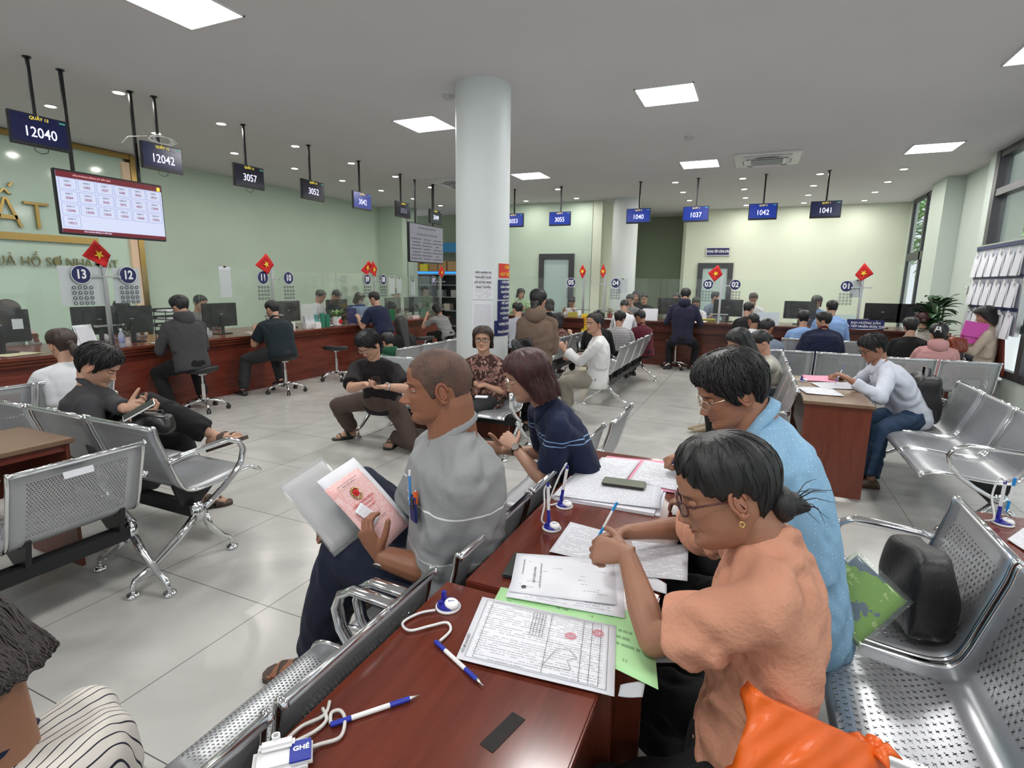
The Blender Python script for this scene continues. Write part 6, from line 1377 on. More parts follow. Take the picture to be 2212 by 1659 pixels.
# papers on the desks
def paperq(cs,z,m,name,lab,cat='paper',seed=0,curl=.003,extra=None):
    P=[at(x,y,z) for x,y in cs]; c=sum(P,V())/4; n=8; r=random.Random(seed); ph=r.random()*6; b=B(); vs=[];fs=[];us=[]
    t=thing(name,lab,cat,tuple(c))
    for i in range(n+1):
        for j in range(n+1):
            a,e=i/n,j/n; q=(P[0]*(1-a)+P[1]*a)*(1-e)+(P[3]*(1-a)+P[2]*a)*e; vs.append(q-c+V((0,0,curl*(.5+.5*math.sin(ph+5*a+3*e))*(abs(a-.5)+abs(e-.5)))))
    for i in range(n):
        for j in range(n): fs.append((i*(n+1)+j,(i+1)*(n+1)+j,(i+1)*(n+1)+j+1,i*(n+1)+j+1)); us.append([(i/n,j/n),((i+1)/n,j/n),((i+1)/n,(j+1)/n),(i/n,(j+1)/n)])
    b.add(vs,fs,us); o=b.build('sheet',m,t,True,fix=False); md=o.modifiers.new('s','SOLIDIFY'); md.thickness=.0007; md.offset=-1
    R_=(P[1]-P[0]); U_=(P[3]-P[0]); W_,H_=R_.length,U_.length; R_.normalize(); U_.normalize()
    if extra: extra(t,lambda a,e,dz=.0022:(P[0]*(1-a)+P[1]*a)*(1-e)+(P[3]*(1-a)+P[2]*a)*e-c+V((0,0,curl+dz*.6)),R_,U_,W_,H_)
    return t
LGR=page_mat('pale_green_form',(.42,.72,.36),(.06,.12,.05),9,dens=.35)
def ex_plan(t,p,r,u,W,Hh):
    b=B()
    def ln(a,c,w_=.0009):
        a,c=V(a),V(c); d=(c-a).normalized(); n=d.cross(V((0,0,1)))*w_/2; b.add([a-n,c-n,c+n,a+n],[(0,1,2,3)])
    for q in ([(.05,.04),(.95,.04),(.95,.96),(.05,.96)],[(.1,.06),(.9,.06),(.9,.94),(.1,.94)]):
        for i in range(4): ln(p(*q[i]),p(*q[(i+1)%4]))
    pl=[(.55,.16),(.62,.42),(.70,.46),(.76,.36),(.70,.30),(.73,.18)]
    for i in range(len(pl)): ln(p(*pl[i]),p(*pl[(i+1)%len(pl)]))
    for q in ((.55,.06,.55,.94),(.78,.06,.78,.94),(.84,.06,.84,.94),(.55,.5,.78,.5),(.84,.35,.9,.35),(.84,.62,.9,.62)): ln(p(q[0],q[1]),p(q[2],q[3]))
    for k in range(5): ln(p(.42+.022*k,.55),p(.42+.022*k,.92)); ln(p(.42,.55+.09*k),p(.51,.55+.09*k))
    b.build('plan_lines',M['ink'],t); b=B(); textmesh(b,'HỒ SƠ NHÀ ĐẤT',.009,p(.025,.22),u,-r,.0,ext=.0001); b.build('side_title',M['ink'],t)
    for k,q in enumerate(((.70,.66),(.88,.80))):
        b=B()
        for rr in (.0135,.011,.0075): b.tube([p(*q)+V((rr*math.cos(a),rr*math.sin(a)*.9,0)) for a in [2*PI*i/24 for i in range(24)]],.0006,4,closed=True)
        textmesh(b,'UBND',.005,p(*q),u,-r,0,ext=.0001); b.build('red_stamp',mat('stamp_red',(.65,.10,.14),.7),t)
def ex_cert(t,p,r,u,W,Hh):
    b=B()
    for s,z,q in (('SỞ TÀI NGUYÊN VÀ MÔI TRƯỜNG',.0055,(.10,.62)),('GIẤY CHỨNG NHẬN',.009,(.22,.45)),('QUYỀN SỬ DỤNG ĐẤT, QUYỀN SỞ HỮU NHÀ Ở',.006,(.28,.45))): textmesh(B(),s,z,p(*q),u,-r,.004,ext=.0001).build('heading_line',M['ink'],t)
    b=B()
    for i in range(4): b.tube([p(.13,.13)+V((.006*math.cos(a)*(1-.2*i),.007*math.sin(a)*(1-.1*i),0)) for a in [2*PI*j/12 for j in range(12)]],.0006,4,closed=True)
    b.build('round_emblem',M['ink'],t)
paperq([(1335,1505),(1388,1508),(1395,1470),(1340,1480)],.752,mat('grey_print',(.4,.42,.45),.5),'plastic_sleeve','corner of a clear sleeve of printed paper under the pale green form',seed=40)
paperq([(1072,1272),(1428,1320),(1422,1492),(1130,1440)] if 0 else [(1060,1310),(1422,1492),(1408,1330),(1082,1268)],.755,LGR,'green_form','pale green ruled form under the printed land plan','form',41)
paperq([(985,1422),(1327,1506),(1331,1352),(1042,1290)],.759,page_mat('plan_page',lines=30,dens=.5,ink=(.2,.2,.24)),'land_plan','large printed land plan with red stamps nearest the camera','document',42,.002,ex_plan)
paperq([(1092,1290),(1350,1335),(1345,1205),(1120,1215)],.761,PG,'paper_sheet','white sheet sticking out beneath the stamped certificate copy',seed=43)
paperq([(1100,1278),(1332,1307),(1325,1210),(1116,1195)],.765,page_mat('certificate_page',lines=22,dens=.3),'certificate_copy','white certificate copy with an emblem and heading, by the writing woman','document',44,.002,ex_cert)
paperq([(1186,1193),(1300,1215),(1350,1160),(1232,1127)],.757,PG,'paper_sheet','white form under the pen of the woman in salmon',seed=45)
paperq([(1370,1245),(1485,1255),(1487,1178),(1365,1170)],.757,PG,'paper_sheet','white printed page under the forearm of the woman in salmon',seed=46)
paperq([(1375,1262),(1440,1285),(1440,1262),(1400,1240)],.754,M['paper'],'envelope','folded white papers at the desk edge near the woman in salmon',seed=47)
paperq([(1195,1070),(1425,1100),(1428,1052),(1242,1022)],.768,PGD,'paper_stack_sheet','top sheet of the dense printed papers under the dark phone',seed=48)
t=thing('paper_stack','thick stack of papers below the dense printed sheet','paper stack',tuple(at(1315,1068,.757))); B().box((0,0,0),(.40,.255,.012),.02).box((.01,0,-.006),(.41,.25,.004),.06).build('sheets',M['paper'],t)
paperq([(1240,1035),(1462,1065),(1462,1000),(1312,985)],.756,mat('pink_card',(.78,.33,.45),.7),'pink_folder','pink folder under the papers at the far end of the desk','folder',49)
paperq([(1258,1028),(1350,1040),(1383,995),(1300,988)],.761,PGG,'paper_sheet','handwritten white sheet on the left of the pink folder',seed=50)
paperq([(1360,1038),(1462,1060),(1465,1008),(1392,994)],.761,PG,'paper_sheet','printed white sheet under the pen of the blue shirted man',seed=51)
def phone(c,rz,lab,tilt=(0,0),cs=M['black'],scr=None,s=1):
    t=thing('smartphone',lab,'phone',tuple(c),rz); R=Matrix.Rotation(tilt[0],3,'X')@Matrix.Rotation(tilt[1],3,'Y')
    B().bbox((0,0,0),(.075*s,.155*s,.009),.006,rot=R).build('case',cs,t); B().bbox(R@V((0,0,.0047)),(.068*s,.147*s,.001),.0005,rot=R).build('screen',scr or mat('phone_glass',(.05,.055,.05),.08),t); return t
c=(at(1300,1030,.79)+at(1398,1046,.79))/2; phone(c+V((0,0,-.012)),PIH+.08,'dark smartphone lying on the stack of printed papers',scr=mat('olive_screen',(.20,.22,.17),.12),cs=mat('bronze_case',(.06,.05,.045),.3,.5),s=1.15)
phone(at(1122,1222,.757),.15,'black phone half hidden under the certificate copy',s=.95)
phone(JY['Hd']*0+atD(812,822,4.42),.6,'dark phone in the hands of the young man in black',(-.6,0),s=.95)
c=atD(300,886,2.93); phone(c,-.6,'white edged phone held by the man in the charcoal sweater',(.5,.2),cs=M['white'],s=1.1)
t=thing('passport_wallet','black wallet with a card held up by the woman in white','wallet',tuple(atD(1250,745,6.0))); R=Matrix.Rotation(.9,3,'Y')@Matrix.Rotation(.3,3,'X'); B().bbox((0,0,0),(.015,.10,.14),.004,rot=Matrix.Rotation(.6,3,'X')).build('cover',M['black'],t); B().box((.012,-.005,0),(.004,.045,.05),rot=Matrix.Rotation(.6,3,'X')).build('card',M['paper'],t)
t=thing('folded_paper','folded white paper in the lap of the elderly woman','paper',tuple(atD(1040,857,4.8))); B().box((0,0,0),(.11,.07,.008),.3).build('paper',M['paper'],t)
# bags
def bag(name,c,rz,lab,dims,m,cat='bag',seed=0,sag=.02,handle=True,lid=True):
    t=thing(name,lab,cat,c,rz); bm=bmesh.new(); bmesh.ops.create_cube(bm,size=1); bmesh.ops.subdivide_edges(bm,edges=bm.edges[:],cuts=5,use_grid_fill=True)
    r=np.random.RandomState(seed); b=B(); vs=[]
    for v in bm.verts:
        p=V(v.co)*2; L=max(abs(p.x)**9+abs(p.y)**9+abs(p.z)**9,.001)**(1/9); p=p/L; q=V((p.x*dims[0]/2,p.y*dims[1]/2*(1-.25*max(0,p.z)),p.z*dims[2]/2)); 
        q+=V((math.sin(q.z*40+seed)*sag*.5,math.sin(q.x*33+q.z*21+seed)*sag,math.sin(q.x*25+seed)*sag*.6*(p.z>0))); vs.append(q+V((0,0,dims[2]/2)))
    bm.verts.index_update(); b.add(vs,[[v.index for v in f.verts] for f in bm.faces]); bm.free(); o=b.build('body',m,t,True); md=o.modifiers.new('s','SUBSURF'); md.levels=1; md.render_levels=1
    if handle: B().tube([(-dims[0]*.3,0,dims[2]*.9),(-dims[0]*.25,0,dims[2]*1.15),(dims[0]*.25,0,dims[2]*1.15),(dims[0]*.3,0,dims[2]*.9)],.010,8,flat=.4).build('handle',m,t,True)
    if lid: B().tube([(-dims[0]*.42,-dims[1]*.1,dims[2]*.86),(0,-dims[1]*.1,dims[2]*.99),(dims[0]*.42,-dims[1]*.1,dims[2]*.86)],.004,6).build('zip',M['steel'] if name=='x' else M['blackm'],t,True)
    return t
BLB=mat('black_nylon',(.012,.012,.013),.45,0,0,.002,60)
t=bag('shoulder_bag',(.60,2.16,.44),PIH+.2,'black nylon shoulder bag standing on the star punched bench',(.27,.15,.29),BLB,seed=3,handle=False,sag=.012)
b=B(); b.tube([(.11,-.09,.16),(.08,-.12,.10),(.1,-.13,.02),(.0,-.12,.01)],.012,8,flat=.35); b.build('strap',BLB,t,True)
b=B(); b.tube([(.12+.022*math.cos(a),-.105,.13+.022*math.sin(a)) for a in [2*PI*i/16 for i in range(16)]],.0025,6,closed=True).cyl((.12,-.106,.105),(.13,-.11,.06),.006,n=8).bbox((.125,-.108,.17),(.012,.006,.03),.002); b.build('metal_clip',M['steel'],t,'auto')
Q=[atD(1783,1408,1.70),atD(1921,1285,1.78),atD(1896,1206,1.86),atD(1808,1276,1.80)]
c=sum(Q,V())/4; t=thing('plastic_packet','clear plastic packet with a green printed sheet leaning on the black bag','packet',tuple(c))
r=(Q[1]+Q[2]-Q[0]-Q[3])/2; u=(Q[3]+Q[2]-Q[0]-Q[1])/2; fr=onb(V(),r,u); r,u=fr[1],fr[2]
GM=shirt_mat('green_print','floral',(.20,.38,.06),lay=[(9,.56,(.10,.14,.22)),(22,.62,(.42,.55,.20))]); GM.node_tree.nodes['Principled BSDF'].inputs['Roughness'].default_value=.3
splate('printed_card',fr,.235,.185,GM,t,.012); splate('film',(r.cross(u)*-.012 if r.cross(u).dot(V((0,0,CAM_Z))-c)<0 else r.cross(u)*.008,r,u,r.cross(u)),.26,.21,glass_mat('clear_film',(.96,.98,.96),.04,.02),t,.0006,.006)
splate('film_back',(r.cross(u)*-.014,r,u,r.cross(u)),.26,.21,bpy.data.materials['clear_film'],t,.0006)
b=B(); textmesh(b,'RAU',.06,r.cross(u)*(-.0135 if r.cross(u).dot(V((0,0,CAM_Z))-c)<0 else .0135)+u*-.09,(r+u*.15),u,.0,ext=.0005) if 0 else b.box((0,0,0),(.001,.001,.001))
# orange plastic bag
t=thing('orange_plastic_bag','crumpled orange plastic bag on the bench beside the woman in salmon','bag',(.30,1.16,.45)); bm=bmesh.new(); bmesh.ops.create_grid(bm,x_segments=26,y_segments=26,size=1)
OM=mat('orange_film',(.78,.13,.012),.35,0,0,.004,14,spec=.5)
OM.node_tree.nodes['Principled BSDF'].inputs['Transmission Weight'].default_value=0
vs=[];t.location=atD(1730,1760,1.04); cc=t.location.copy()
for v in bm.verts:
    a,e=(v.co.x+1)/2,(v.co.y+1)/2
    p0=atD(1545,1760,1.0)*(1-a)+atD(1960,1760,1.08)*a; p1=atD(1634,1494,1.02)*(1-a)+atD(1893,1612,1.12)*a
    p=p0*(1-e)+p1*e; d=V((0,0,CAM_Z))-p; d.normalize(); bulge=.07*math.sin(PI*a)**.7*math.sin(PI*min(1,e*.85+.1)); f=.006*math.sin(17*a+9*e+3*math.sin(5*e))+.004*math.sin(31*a-19*e)
    vs.append(p-cc+d*(bulge+f)*(.3+.7*(1-e)+.3))
b=B(); b.add(vs,[[v.index for v in f.verts] for f in bm.faces]); bm.free(); o=b.build('film',OM,t,True,fix=False); md=o.modifiers.new('s','SOLIDIFY'); md.thickness=.05; md.offset=-1
b=B(); k=atD(1880,1625,1.12)-cc; 
for i in range(5): b.tube([k,k+V((.03*math.cos(i*1.3),.02*math.sin(i*1.3),.02)),k+V((.055*math.cos(i*1.3),.045*math.sin(i*1.3),.005))],[.02,.016,.002],7,flat=.5)
b.build('knotted_handles',OM,t,True)
bag('backpack',(1.42,5.75,.44),PIH,'black backpack on the bench behind the pale shirted man',(.36,.22,.42),BLB,'backpack',5)
bag('handbag',tuple(V((-1.86,6.42,.60))),.3,'soft brown handbag on the lap of the woman in white',(.22,.14,.17),mat('brown_leather',(.17,.11,.08),.45),'handbag',7,.012)
bag('shoulder_bag',tuple(atD(335,935,3.0)),.6,'black leather bag in the lap of the man in the charcoal sweater',(.19,.11,.11),mat('black_leather',(.012,.012,.013),.3),'bag',9,.012)
bag('backpack',(-2.62,5.05-.35,.44),.0,'x',(.2,.1,.1),BLB) if 0 else None
bag('shoulder_bag',tuple(atD(1128,760,5.55)-V((0,0,.2))),.4,'black bag and jacket hanging at the left arm of the standing woman',(.22,.12,.34),BLB,'bag',12,.03,False)
# desk with the pale shirted man
zt2=.752
for cs,m,lab,k in (([(1742,850),(1825,856),(1795,838),(1720,835)],PGG,'printed sheet with pictures nearest on the wooden desk',60),([(1775,838),(1868,842),(1850,826),(1750,826)],PG,'white sheets under the arm of the pale shirted man',61),([(1740,822),(1812,826),(1800,812),(1732,810)],mat('pink_card',(.78,.33,.45),.7),'pink paper under the writing hand on the wooden desk',62)): paperq(cs,.756,m,'paper_sheet',lab,seed=k)
penstand(tuple(at(1735,823,zt2)),.3,'blue pen stand lying on the wooden desk before the pale shirted man',[at(1728,820,.76),at(1715,822,.76),at(1712,830,.76),at(1720,834,.757)])
paperq([(2176,1165),(2230,1200),(2260,1170),(2210,1140)],.755,PG,'paper_sheet','white paper at the right edge desk',seed=63)
t=thing('desk_stain','dark worn rectangular patch on the nearest desk','stain',tuple(at(1087,1580,.7508))); o=B().box((0,0,0),(.032,.10,.0008),-.25).build('patch',mat('worn_black_patch',(.006,.003,.003),.7,0,0,0,60,.7,50),t)
t=thing('router_box','white box with cables on the low desk by the column','box',(-2.42,5.03,.62)); B().bbox((0,0,.05),(.16,.1,.09),.006).build('case',M['white'],t); B().tube([(-.05,0,.09),(-.12,.02,.12),(-.2,0,.02)],.004,6).build('cable',M['white'],t)

Rh=JO['Rh']; eo=JO['Hd']+Rh@(V((-.081,-.010,-.042))*1.02); b=B(); b.tube([eo+Rh@V((0,.0045*math.cos(a),-.006+.006*math.sin(a))) for a in [2*PI*i/14 for i in range(14)]],.0016,6,closed=True); b.build('earring',mat('bright_gold',(.8,.55,.2),.2,1),CAN['orange'],True)
b=B(); cb=JO['el'][0]*.28+JO['SH'][0]*.72
# ---------------- people further back ----------------
GRH=cl('grey_hooded_jacket',(.055,.055,.06)); DGP=cl('dark_teal_polo',(.012,.02,.026)); NAV=cl('navy_tee',(.012,.017,.045)); WHT=cl('white_shirt',(.62,.63,.66)); LBL=cl('pale_blue_shirt',(.24,.38,.66))
STR=shirt_mat('black_white_striped_tee','hstripe',(.5,.5,.5),(.01,.01,.012),f=38,d=.45); SBL=cl('grey_blue_shirt',(.18,.22,.29)); CRM=cl('cream_shirt',(.50,.48,.42)); PNK=cl('dusty_pink_hoodie',(.50,.26,.26)); MAR=cl('maroon_polo',(.09,.012,.022))
PLD=shirt_mat('grey_checked_shirt','plaid',(.42,.41,.41),(.14,.14,.16),f=26); LEO=shirt_mat('speckled_blouse','dots',(.45,.42,.36),(.05,.045,.04),f=70,d=.3); PGRN=cl('pale_green_shirt',(.35,.5,.3)); GRY=cl('mid_grey_shirt',(.2,.2,.21)); TAN=cl('beige_jacket',(.50,.42,.34)); TANP=cl('tan_trousers',(.26,.21,.17)); NVH=cl('navy_hoodie',(.018,.018,.042)); PSK=cl('peach_shirt',(.74,.52,.47))
MSK=mat('white_mask',(.7,.72,.75),.8); WG=(mat('gold_wire',(.75,.6,.45),.2,1),.0016)
def pony(b): b.ell((0,-.115,.0),(.03,.03,.03),10); b.tube([(0,-.12,.0),(0,-.15,-.03),(0,-.15,-.09),(.01,-.135,-.13)],[.02,.032,.028,.008],10)
def bun(b): b.ell((0,-.115,-.01),(.04,.036,.038),12)
def counterfig(lab,px,py,x,rz,**k): return fig(lab,atX(px,py,x),rz,**k)
def cf(lab,px,py,y,rz,**k): return fig(lab,atY(px,py,y),rz,**k)
KS=dict(lod=1,skin=SK['d'])
# clients at the left counter
fig('person in a grey hooded jacket on a stool at window 12, seen from behind',atX(388,662,-6.28),PIH-R_(12),.12,.52,Pz=.60,look=(10,22,0),hair=('full','black'),shirt=GRH,hood=GRH,sleeve=1.9,trous=BLK,shoe=M['black'],build=1.12,mask=MSK,seed=41,hands=[(-.15,.42,.86),(.15,.42,.86)],feet=[(-.2,.18,.10),(.18,.2,.14)],s=1.06,**KS)
fig('person in a dark teal polo on a stool at window 11 with a mask',atX(588,668,-6.22),PIH-R_(16),.14,.52,Pz=.60,look=(12,16,0),hair=('short','black'),shirt=DGP,collar=DGP,sleeve=.75,trous=DGR,shoe=M['black'],build=1.15,belly=.5,mask=MSK,seed=42,hands=[(-.16,.42,.88),(.14,.42,.87)],feet=[V((-6.42,5.28,.08)),V((-6.2,5.75,.16))],s=1.06,**KS)
fig('person in a navy tee leaning on the counter at window 09',atX(808,645,-6.3),PIH-R_(8),.16,.54,Pz=.74,look=(10,18,0),hair=('short','black'),shirt=NAV,sleeve=.75,trous=DGR,shoe=M['black'],build=1.15,seed=43,hands=[(-.18,.44,.93),(.14,.42,.95)],feet=[(-.12,.12,.08),(.14,.1,.08)],s=1.06,**KS)
fig('person in a black and white striped tee leaning at window 07',atX(945,668,-6.15),PIH-R_(20),.26,.50,Pz=.52,look=(6,40,0),fem=1,hair=('bob','black'),shirt=STR,sleeve=.7,trous=BLK,shoe=M['black'],seed=44,hands=[(-.2,.45,.87),(.1,.45,.86)],s=1.0,**KS)
fig('person with very long black hair left of the column, seen from behind',atX(866,700,-5.0),PIH-R_(30),.05,.48,Pz=.44,look=(0,18,0),fem=1,hair=('long','black'),length=1.8,shirt=BLK,sleeve=1.8,trous=BLK,shoe=M['black'],seed=45,**KS)
fig('person in a green hooded top and cap, partly hidden behind the young man',atX(838,738,-4.6),PIH-R_(30),.05,.45,Pz=.42,look=(0,20,0),hair=('full','black'),shirt=cl('deep_green_jacket',(.01,.07,.035)),hood=cl('deep_green_jacket',(.01,.07,.035)),sleeve=1.8,trous=BLK,seed=46,hs=.95,lod=0,skin=SK['d'])
fig('person in a white top with a low brown ponytail, sitting at the left edge',atX(133,745,-5.02),PIH-R_(14),.08,.47,Pz=.48,look=(14,10,0),fem=1,hair=('back','brown'),vol=1.3,tail=pony,shirt=WHT,sleeve=1.8,trous=BEI,shoe=M['black'],seed=47,hands=[(-.2,.32,.66),(.15,.4,.62)],lod=2,skin=SK['d'],lid=-.05)
# staff behind the left counter
st=[(18,672,'brown hair, behind the monitor at window 13','brown','medium',0),(262,668,'black hair, hidden behind the monitor at window 12','black','short',0),(433,655,'black hair, behind the hooded man at window 11','black','short',0),(693,640,'black hair looking down at window 10','black','back',1),(727,640,'black hair bent low beside window 10','black','short',0),(777,645,'white top and mask at window 09','brown','bob',1),(858,634,'brown hair at window eight, right of the leaning navy tee','brown','medium',1)]
for i,(px,py,d,hc,hs_,m_) in enumerate(st):
    fig('counter clerk with '+d,atX(px,py,-7.85 if i!=1 else -7.75),-PIH+R_((0,-10,10,20,5,-10,0)[i]),.12,.46,look=((20,25,-10,-15,10,20,0)[i],(22,30,18,28,40,20,22)[i],0),hands=[(-.14,.36,.88),(.14,.36,.88)],fem=i in (0,3,5,6),hair=(hs_,hc),shirt=(WHT,WHT,GRY,WHT,BLK,WHT,WHT)[i],sleeve=1.8,legs=False,seed=50+i,mask=MSK if i==5 else None,lod=1,skin=SK['d'],group=None)
# staff behind the far counter
sf=[(1125,634,12.6,'pale green shirt at the end window','black','bob',PGRN,1,(30,15)),(1235,652,12.3,'white blouse bent over papers at window 05','black','back',WHT,1,(0,45)),(1361,648,12.3,'grey top looking down at window 04','black','back',GRY,1,(10,25)),(1392,645,12.9,'dark top, hand at the mouth, behind window 04','black','short',BLK,0,(10,20)),(1374,640,13.1,'black hair standing behind window 04','black','bob',BLK,1,(0,10)),(1462,645,12.5,'black hair left of the navy hooded person','black','short',GRY,0,(-20,15)),(1503,655,12.4,'white shirt right of the navy hooded person','black','short',WHT,0,(20,30)),(1547,642,13.0,'grey shirt and mask behind the window 03 post','black','short',SBL,0,(60,5)),(1627,646,12.3,'white shirt at window 02','brown','short',WHT,0,(15,30)),(1764,652,12.2,'long bob and pale blouse at window 01','black','bob',LBL,1,(15,25))]
for i,(px,py,y,d,hc,hs_,sh,fm,lk) in enumerate(sf):
    cf('counter clerk with '+d,px,py,y,PI+R_((20,0,-15,0,0,10,-10,30,-10,-10)[i]),lean=.12,tl=.46,look=(lk[0],lk[1],0),hands=[(-.14,.36,.95),(.14,.36,.95)],fem=fm,hair=(hs_,hc),shirt=sh,sleeve=1.7,legs=False,seed=60+i,mask=MSK if i==7 else None,lod=1,skin=SK['d'])
# clients at the far counter
cf('person in a navy hooded top on a stool at window three',1481,638,10.75,R_(2),lean=.08,tl=.54,Pz=.62,look=(0,25,0),hair=('full','black'),shirt=NVH,hood=NVH,sleeve=1.8,trous=BLK,shoe=M['black'],build=1.12,seed=71,s=1.05,hands=[(-.28,.34,.93),(.28,.34,.93)],feet=[(-.22,.15,.08),(.22,.15,.08)],**KS)
cf('person in a white shirt bent over the counter at window 04',1349,662,10.75,R_(10),lean=.28,tl=.5,Pz=.60,look=(0,45,0),hair=('short','black'),shirt=WHT,sleeve=1.7,trous=BLK,seed=72,**KS)
cf('person in a grey checked shirt seated beyond the woman in white',1339,688,9.0,R_(6),lean=.05,tl=.5,Pz=.5,look=(-10,15,0),hair=('full','black'),shirt=PLD,sleeve=1.0,trous=BLK,build=1.1,seed=73,**KS)
cf('person in a maroon polo in profile beside the checked shirt man',1382,685,9.4,R_(50),lean=.12,tl=.48,Pz=.48,look=(10,25,0),hair=('short','black'),shirt=MAR,collar=MAR,sleeve=.8,trous=BLK,shoe=M['black'],seed=74,lod=1,skin=SK['b'])
cf('person in a black jacket at window 02, back to the camera',1617,668,10.5,R_(0),lean=.15,tl=.5,Pz=.55,look=(-20,18,0),hair=('short','black'),shirt=BLK,sleeve=1.8,trous=BLK,build=1.1,seed=75,**KS)
cf('person in a pale blue shirt at window 01, back to the camera',1797,665,10.4,R_(-6),lean=.12,tl=.54,Pz=.55,look=(10,10,0),hair=('short','black'),shirt=LBL,sleeve=1.7,trous=BLK,build=1.15,seed=76,s=1.05,**KS)
cf('person in pale blue just left of the broad navy shirted person',1736,688,9.85,R_(0),lean=.05,tl=.48,Pz=.5,look=(0,10,0),hair=('full','black'),shirt=LBL,sleeve=1.2,trous=BLK,seed=77,**KS)
cf('broad person in a navy shirt turning the head left on the front bench',1778,692,9.3,R_(8),lean=.04,tl=.52,Pz=.5,look=(58,6,0),hair=('full','black'),shirt=NAV,collar=MAR,sleeve=.8,trous=BLK,build=1.32,seed=78,s=1.08,lod=1,skin=SK['d'])
cf('person with closely cropped hair and a pale collar behind the reading women',1627,692,9.5,R_(4),lean=.05,tl=.48,Pz=.46,look=(30,8,0),hair=('buzz','black'),shirt=WHT,sleeve=.8,trous=BLK,seed=79,lod=1,skin=SK['b'])
cf('person in a grey blue shirt seen from behind next to the cropped hair man',1657,708,8.3,R_(-10),lean=.08,tl=.48,Pz=.46,look=(-10,20,0),hair=('short','black'),shirt=SBL,sleeve=.8,trous=BLK,build=1.15,seed=80,lod=1,skin=SK['b'])
_,J1=fig('person with long black hair, glasses and mask reading before the wooden desk',atD(1596,738,5.15),PIH+R_(30),.14,.46,Pz=.5,look=(0,30,0),fem=1,hair=('long','black'),length=.7,shirt=PSK,sleeve=1.7,trous=BLK,shoe=M['black'],glasses=WG,mask=MSK,seed=81,lod=2,skin=SK['d'],lid=-.1,hands=[V((-.1,5.3,.72)),V((-.1,5.5,.70))],feet=[V((-.28,5.1,.08)),V((-.25,5.4,.08))])
fig('person in a cream shirt with a low bun behind the reading woman',atD(1641,740,5.9),PIH+R_(20),.14,.46,Pz=.46,look=(0,34,0),fem=1,hair=('back','black'),vol=1.3,tail=bun,shirt=CRM,sleeve=1.2,trous=cl('grey_jeans',(.05,.06,.08)),shoe=mat('tan_shoe',(.3,.24,.15),.6),seed=82,lod=1,skin=SK['d'],hands=[V((-.2,6.1,.70)),V((-.2,6.3,.70))],feet=[V((-.42,5.9,.08)),V((-.42,6.15,.08))])
o=sheet(tuple(V((-.28,5.5,.70))),.15,.2,.3,mat('pink_card',(.78,.33,.45),.7),'pink_paper','pink papers in the hands of the reading woman','paper',seed=90)
cf('person in a dusty pink hooded top, white clip in the hair',2026,722,8.35,R_(-4),lean=.04,tl=.5,Pz=.5,look=(10,4,0),fem=1,hair=('back','black'),vol=1.6,tail=lambda b:(b.ell((0,-.07,.10),(.05,.045,.04),10),[b.tube([(0,-.08,.10),(.05*math.sin(i*2),-.09,.15),(.08*math.sin(i*2),-.11,.12)],[.01,.008,.002],5) for i in range(6)]),shirt=PNK,hood=PNK,sleeve=1.8,trous=BLK,build=1.15,seed=83,**KS)
t=thing('hair_claw_clip','white claw clip in the hair of the pink hooded woman','hair clip',tuple(atY(2026,712,8.2))); B().tube([(-.03,0,-.03),(-.012,-.02,.035),(.012,-.02,.035),(.035,0,-.03)],.008,6).tube([(-.015,-.012,0),(.018,-.012,0)],.007,6).build('clip',M['white'],t,True)
cf('person with a dark red bun and speckled blouse near the plant',1993,692,10.55,R_(8),lean=.06,tl=.48,Pz=.55,look=(-10,5,0),fem=1,hair=('back','red'),vol=2.0,tail=bun,shirt=LEO,sleeve=1.1,trous=BLK,seed=84,**KS)
cf('person in black with short black hair on the front bench, right side',1967,706,9.35,R_(0),lean=.04,tl=.48,Pz=.46,look=(0,8,0),hair=('full','black'),vol=1.2,shirt=BLK,sleeve=1.7,trous=BLK,build=1.15,seed=85,**KS)
_,JL=cf('person in a beige jacket holding a pink folder by the right wall',2127,682,9.3,R_(82),lean=.0,tl=.50,Pz=.52,look=(6,18,0),fem=1,hair=('long','black'),length=.35,vol=1.3,shirt=TAN,sleeve=1.9,trous=TANP,shoe=M['black'],seed=86,lod=1,skin=SK['e'],hands=[(-.1,.36,.86),(.12,.34,.92)],feet=[(-.1,.42,.1),(.1,.44,.1)])
c=atY(2106,712,9.15); t=thing('pink_folder','bright pink folder held by the woman at the right wall','folder',tuple(c)); B().bbox((0,0,0),(.26,.02,.2),.003,rot=Matrix.Rotation(.15,3,'Y')).bbox((-.03,.02,-.12),(.22,.015,.14),.003).build('folder',mat('magenta_folder',(.62,.08,.42),.5),t)
bag('handbag',tuple(atY(2068,745,9.0)-V((0,0,.1))),.4,'glossy red-brown handbag beside the pink folder woman',(.22,.12,.2),mat('red_brown_leather',(.20,.035,.015),.25),'handbag',15,.01)
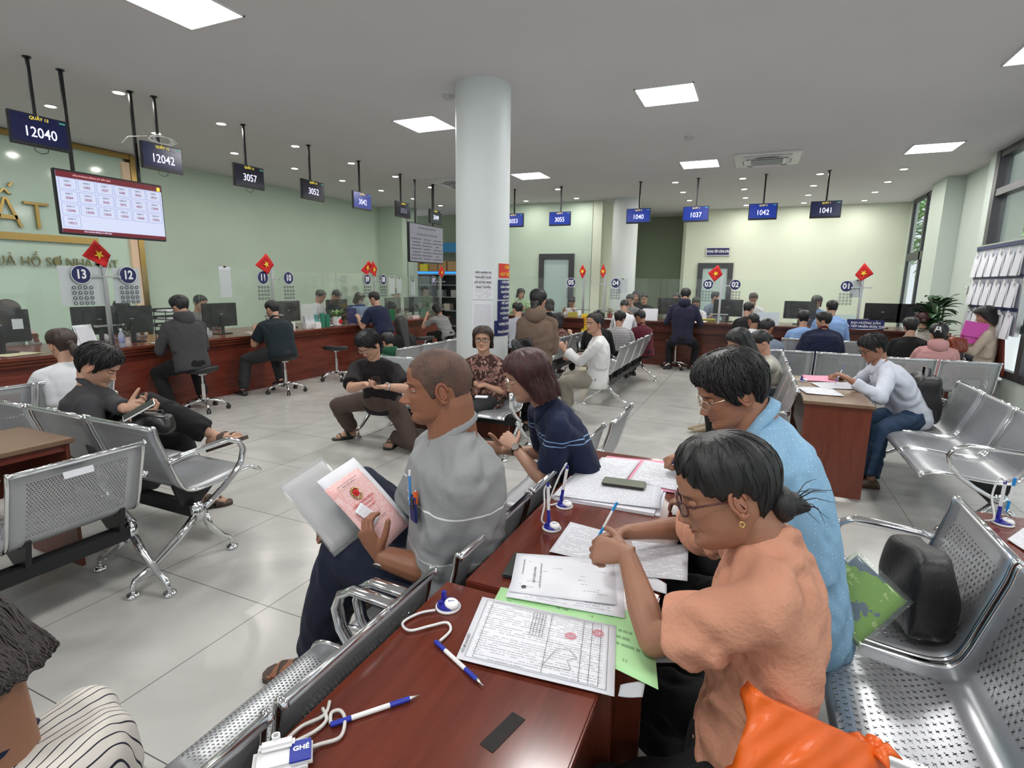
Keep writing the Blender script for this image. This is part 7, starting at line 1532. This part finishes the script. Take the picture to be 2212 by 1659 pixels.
t=thing('wooden_chair','wooden chair under the pink folder woman by the right wall','chair',(2.8,9.3,0),PIH)
B().bbox((0,.0,.42),(.44,.44,.04),.006).build('seat',M['wood'],t); B().bbox((0,-.24,.72),(.42,.03,.5),.006,rot=Matrix.Rotation(-.12,3,'X')).build('backrest',M['wood'],t)
for dx in (-.19,.19):
    for dy in (-.19,.19): B().bbox((dx,dy,.2),(.04,.04,.4),.004).build('leg',M['wood'],t)
# cluster right of the big column
fig('person in a grey sleeveless top with a black strap, left of the standing woman',atY(1118,668,8.6),R_(30),.1,.48,Pz=.6,look=(20,10,0),hair=('short','black'),shirt=cl('pale_grey_top',(.35,.37,.42)),sleeve=1.2,trous=BLK,seed=91,lod=1,skin=SK['d'])
fig('person with long brown hair seated before the far counter left of the standing woman',atY(1128,688,9.3),R_(10),.06,.46,Pz=.5,look=(0,10,0),fem=1,hair=('medium','brown'),shirt=CRM,sleeve=1.2,trous=BLK,seed=92,lod=1,skin=SK['d'])
fig('person with black hair at the counter right of the standing woman\'s head',atY(1187,660,10.4),R_(4),.1,.48,Pz=.6,look=(10,20,0),hair=('bob','black'),fem=1,shirt=BLK,sleeve=1.2,trous=BLK,seed=93,lod=1,skin=SK['d'])
fig('person with long black hair and a dark patterned top right of the standing woman',atY(1206,690,8.9),R_(-10),.06,.47,Pz=.5,look=(0,10,0),fem=1,hair=('long','black'),length=.4,shirt=FL,sleeve=1.2,trous=BLK,seed=94,lod=1,skin=SK['d'])
fig('person with black hair tied up just behind the woman in white',atY(1293,688,8.4),R_(10),.06,.47,Pz=.46,look=(0,10,0),fem=1,hair=('back','black'),vol=1.4,tail=bun,shirt=BLK,sleeve=1.2,trous=BLK,seed=95,lod=0,skin=SK['d'])
# person cut by the right edge
fig('person in black trousers cut off by the right edge',(2.42,3.75,1.22),R_(75),.06,.5,Pz=.5,look=(0,10,0),hair=('short','black'),shirt=WHT,sleeve=.8,trous=BLK,shoe=M['black'],seed=96,lod=1,skin=SK['d'])
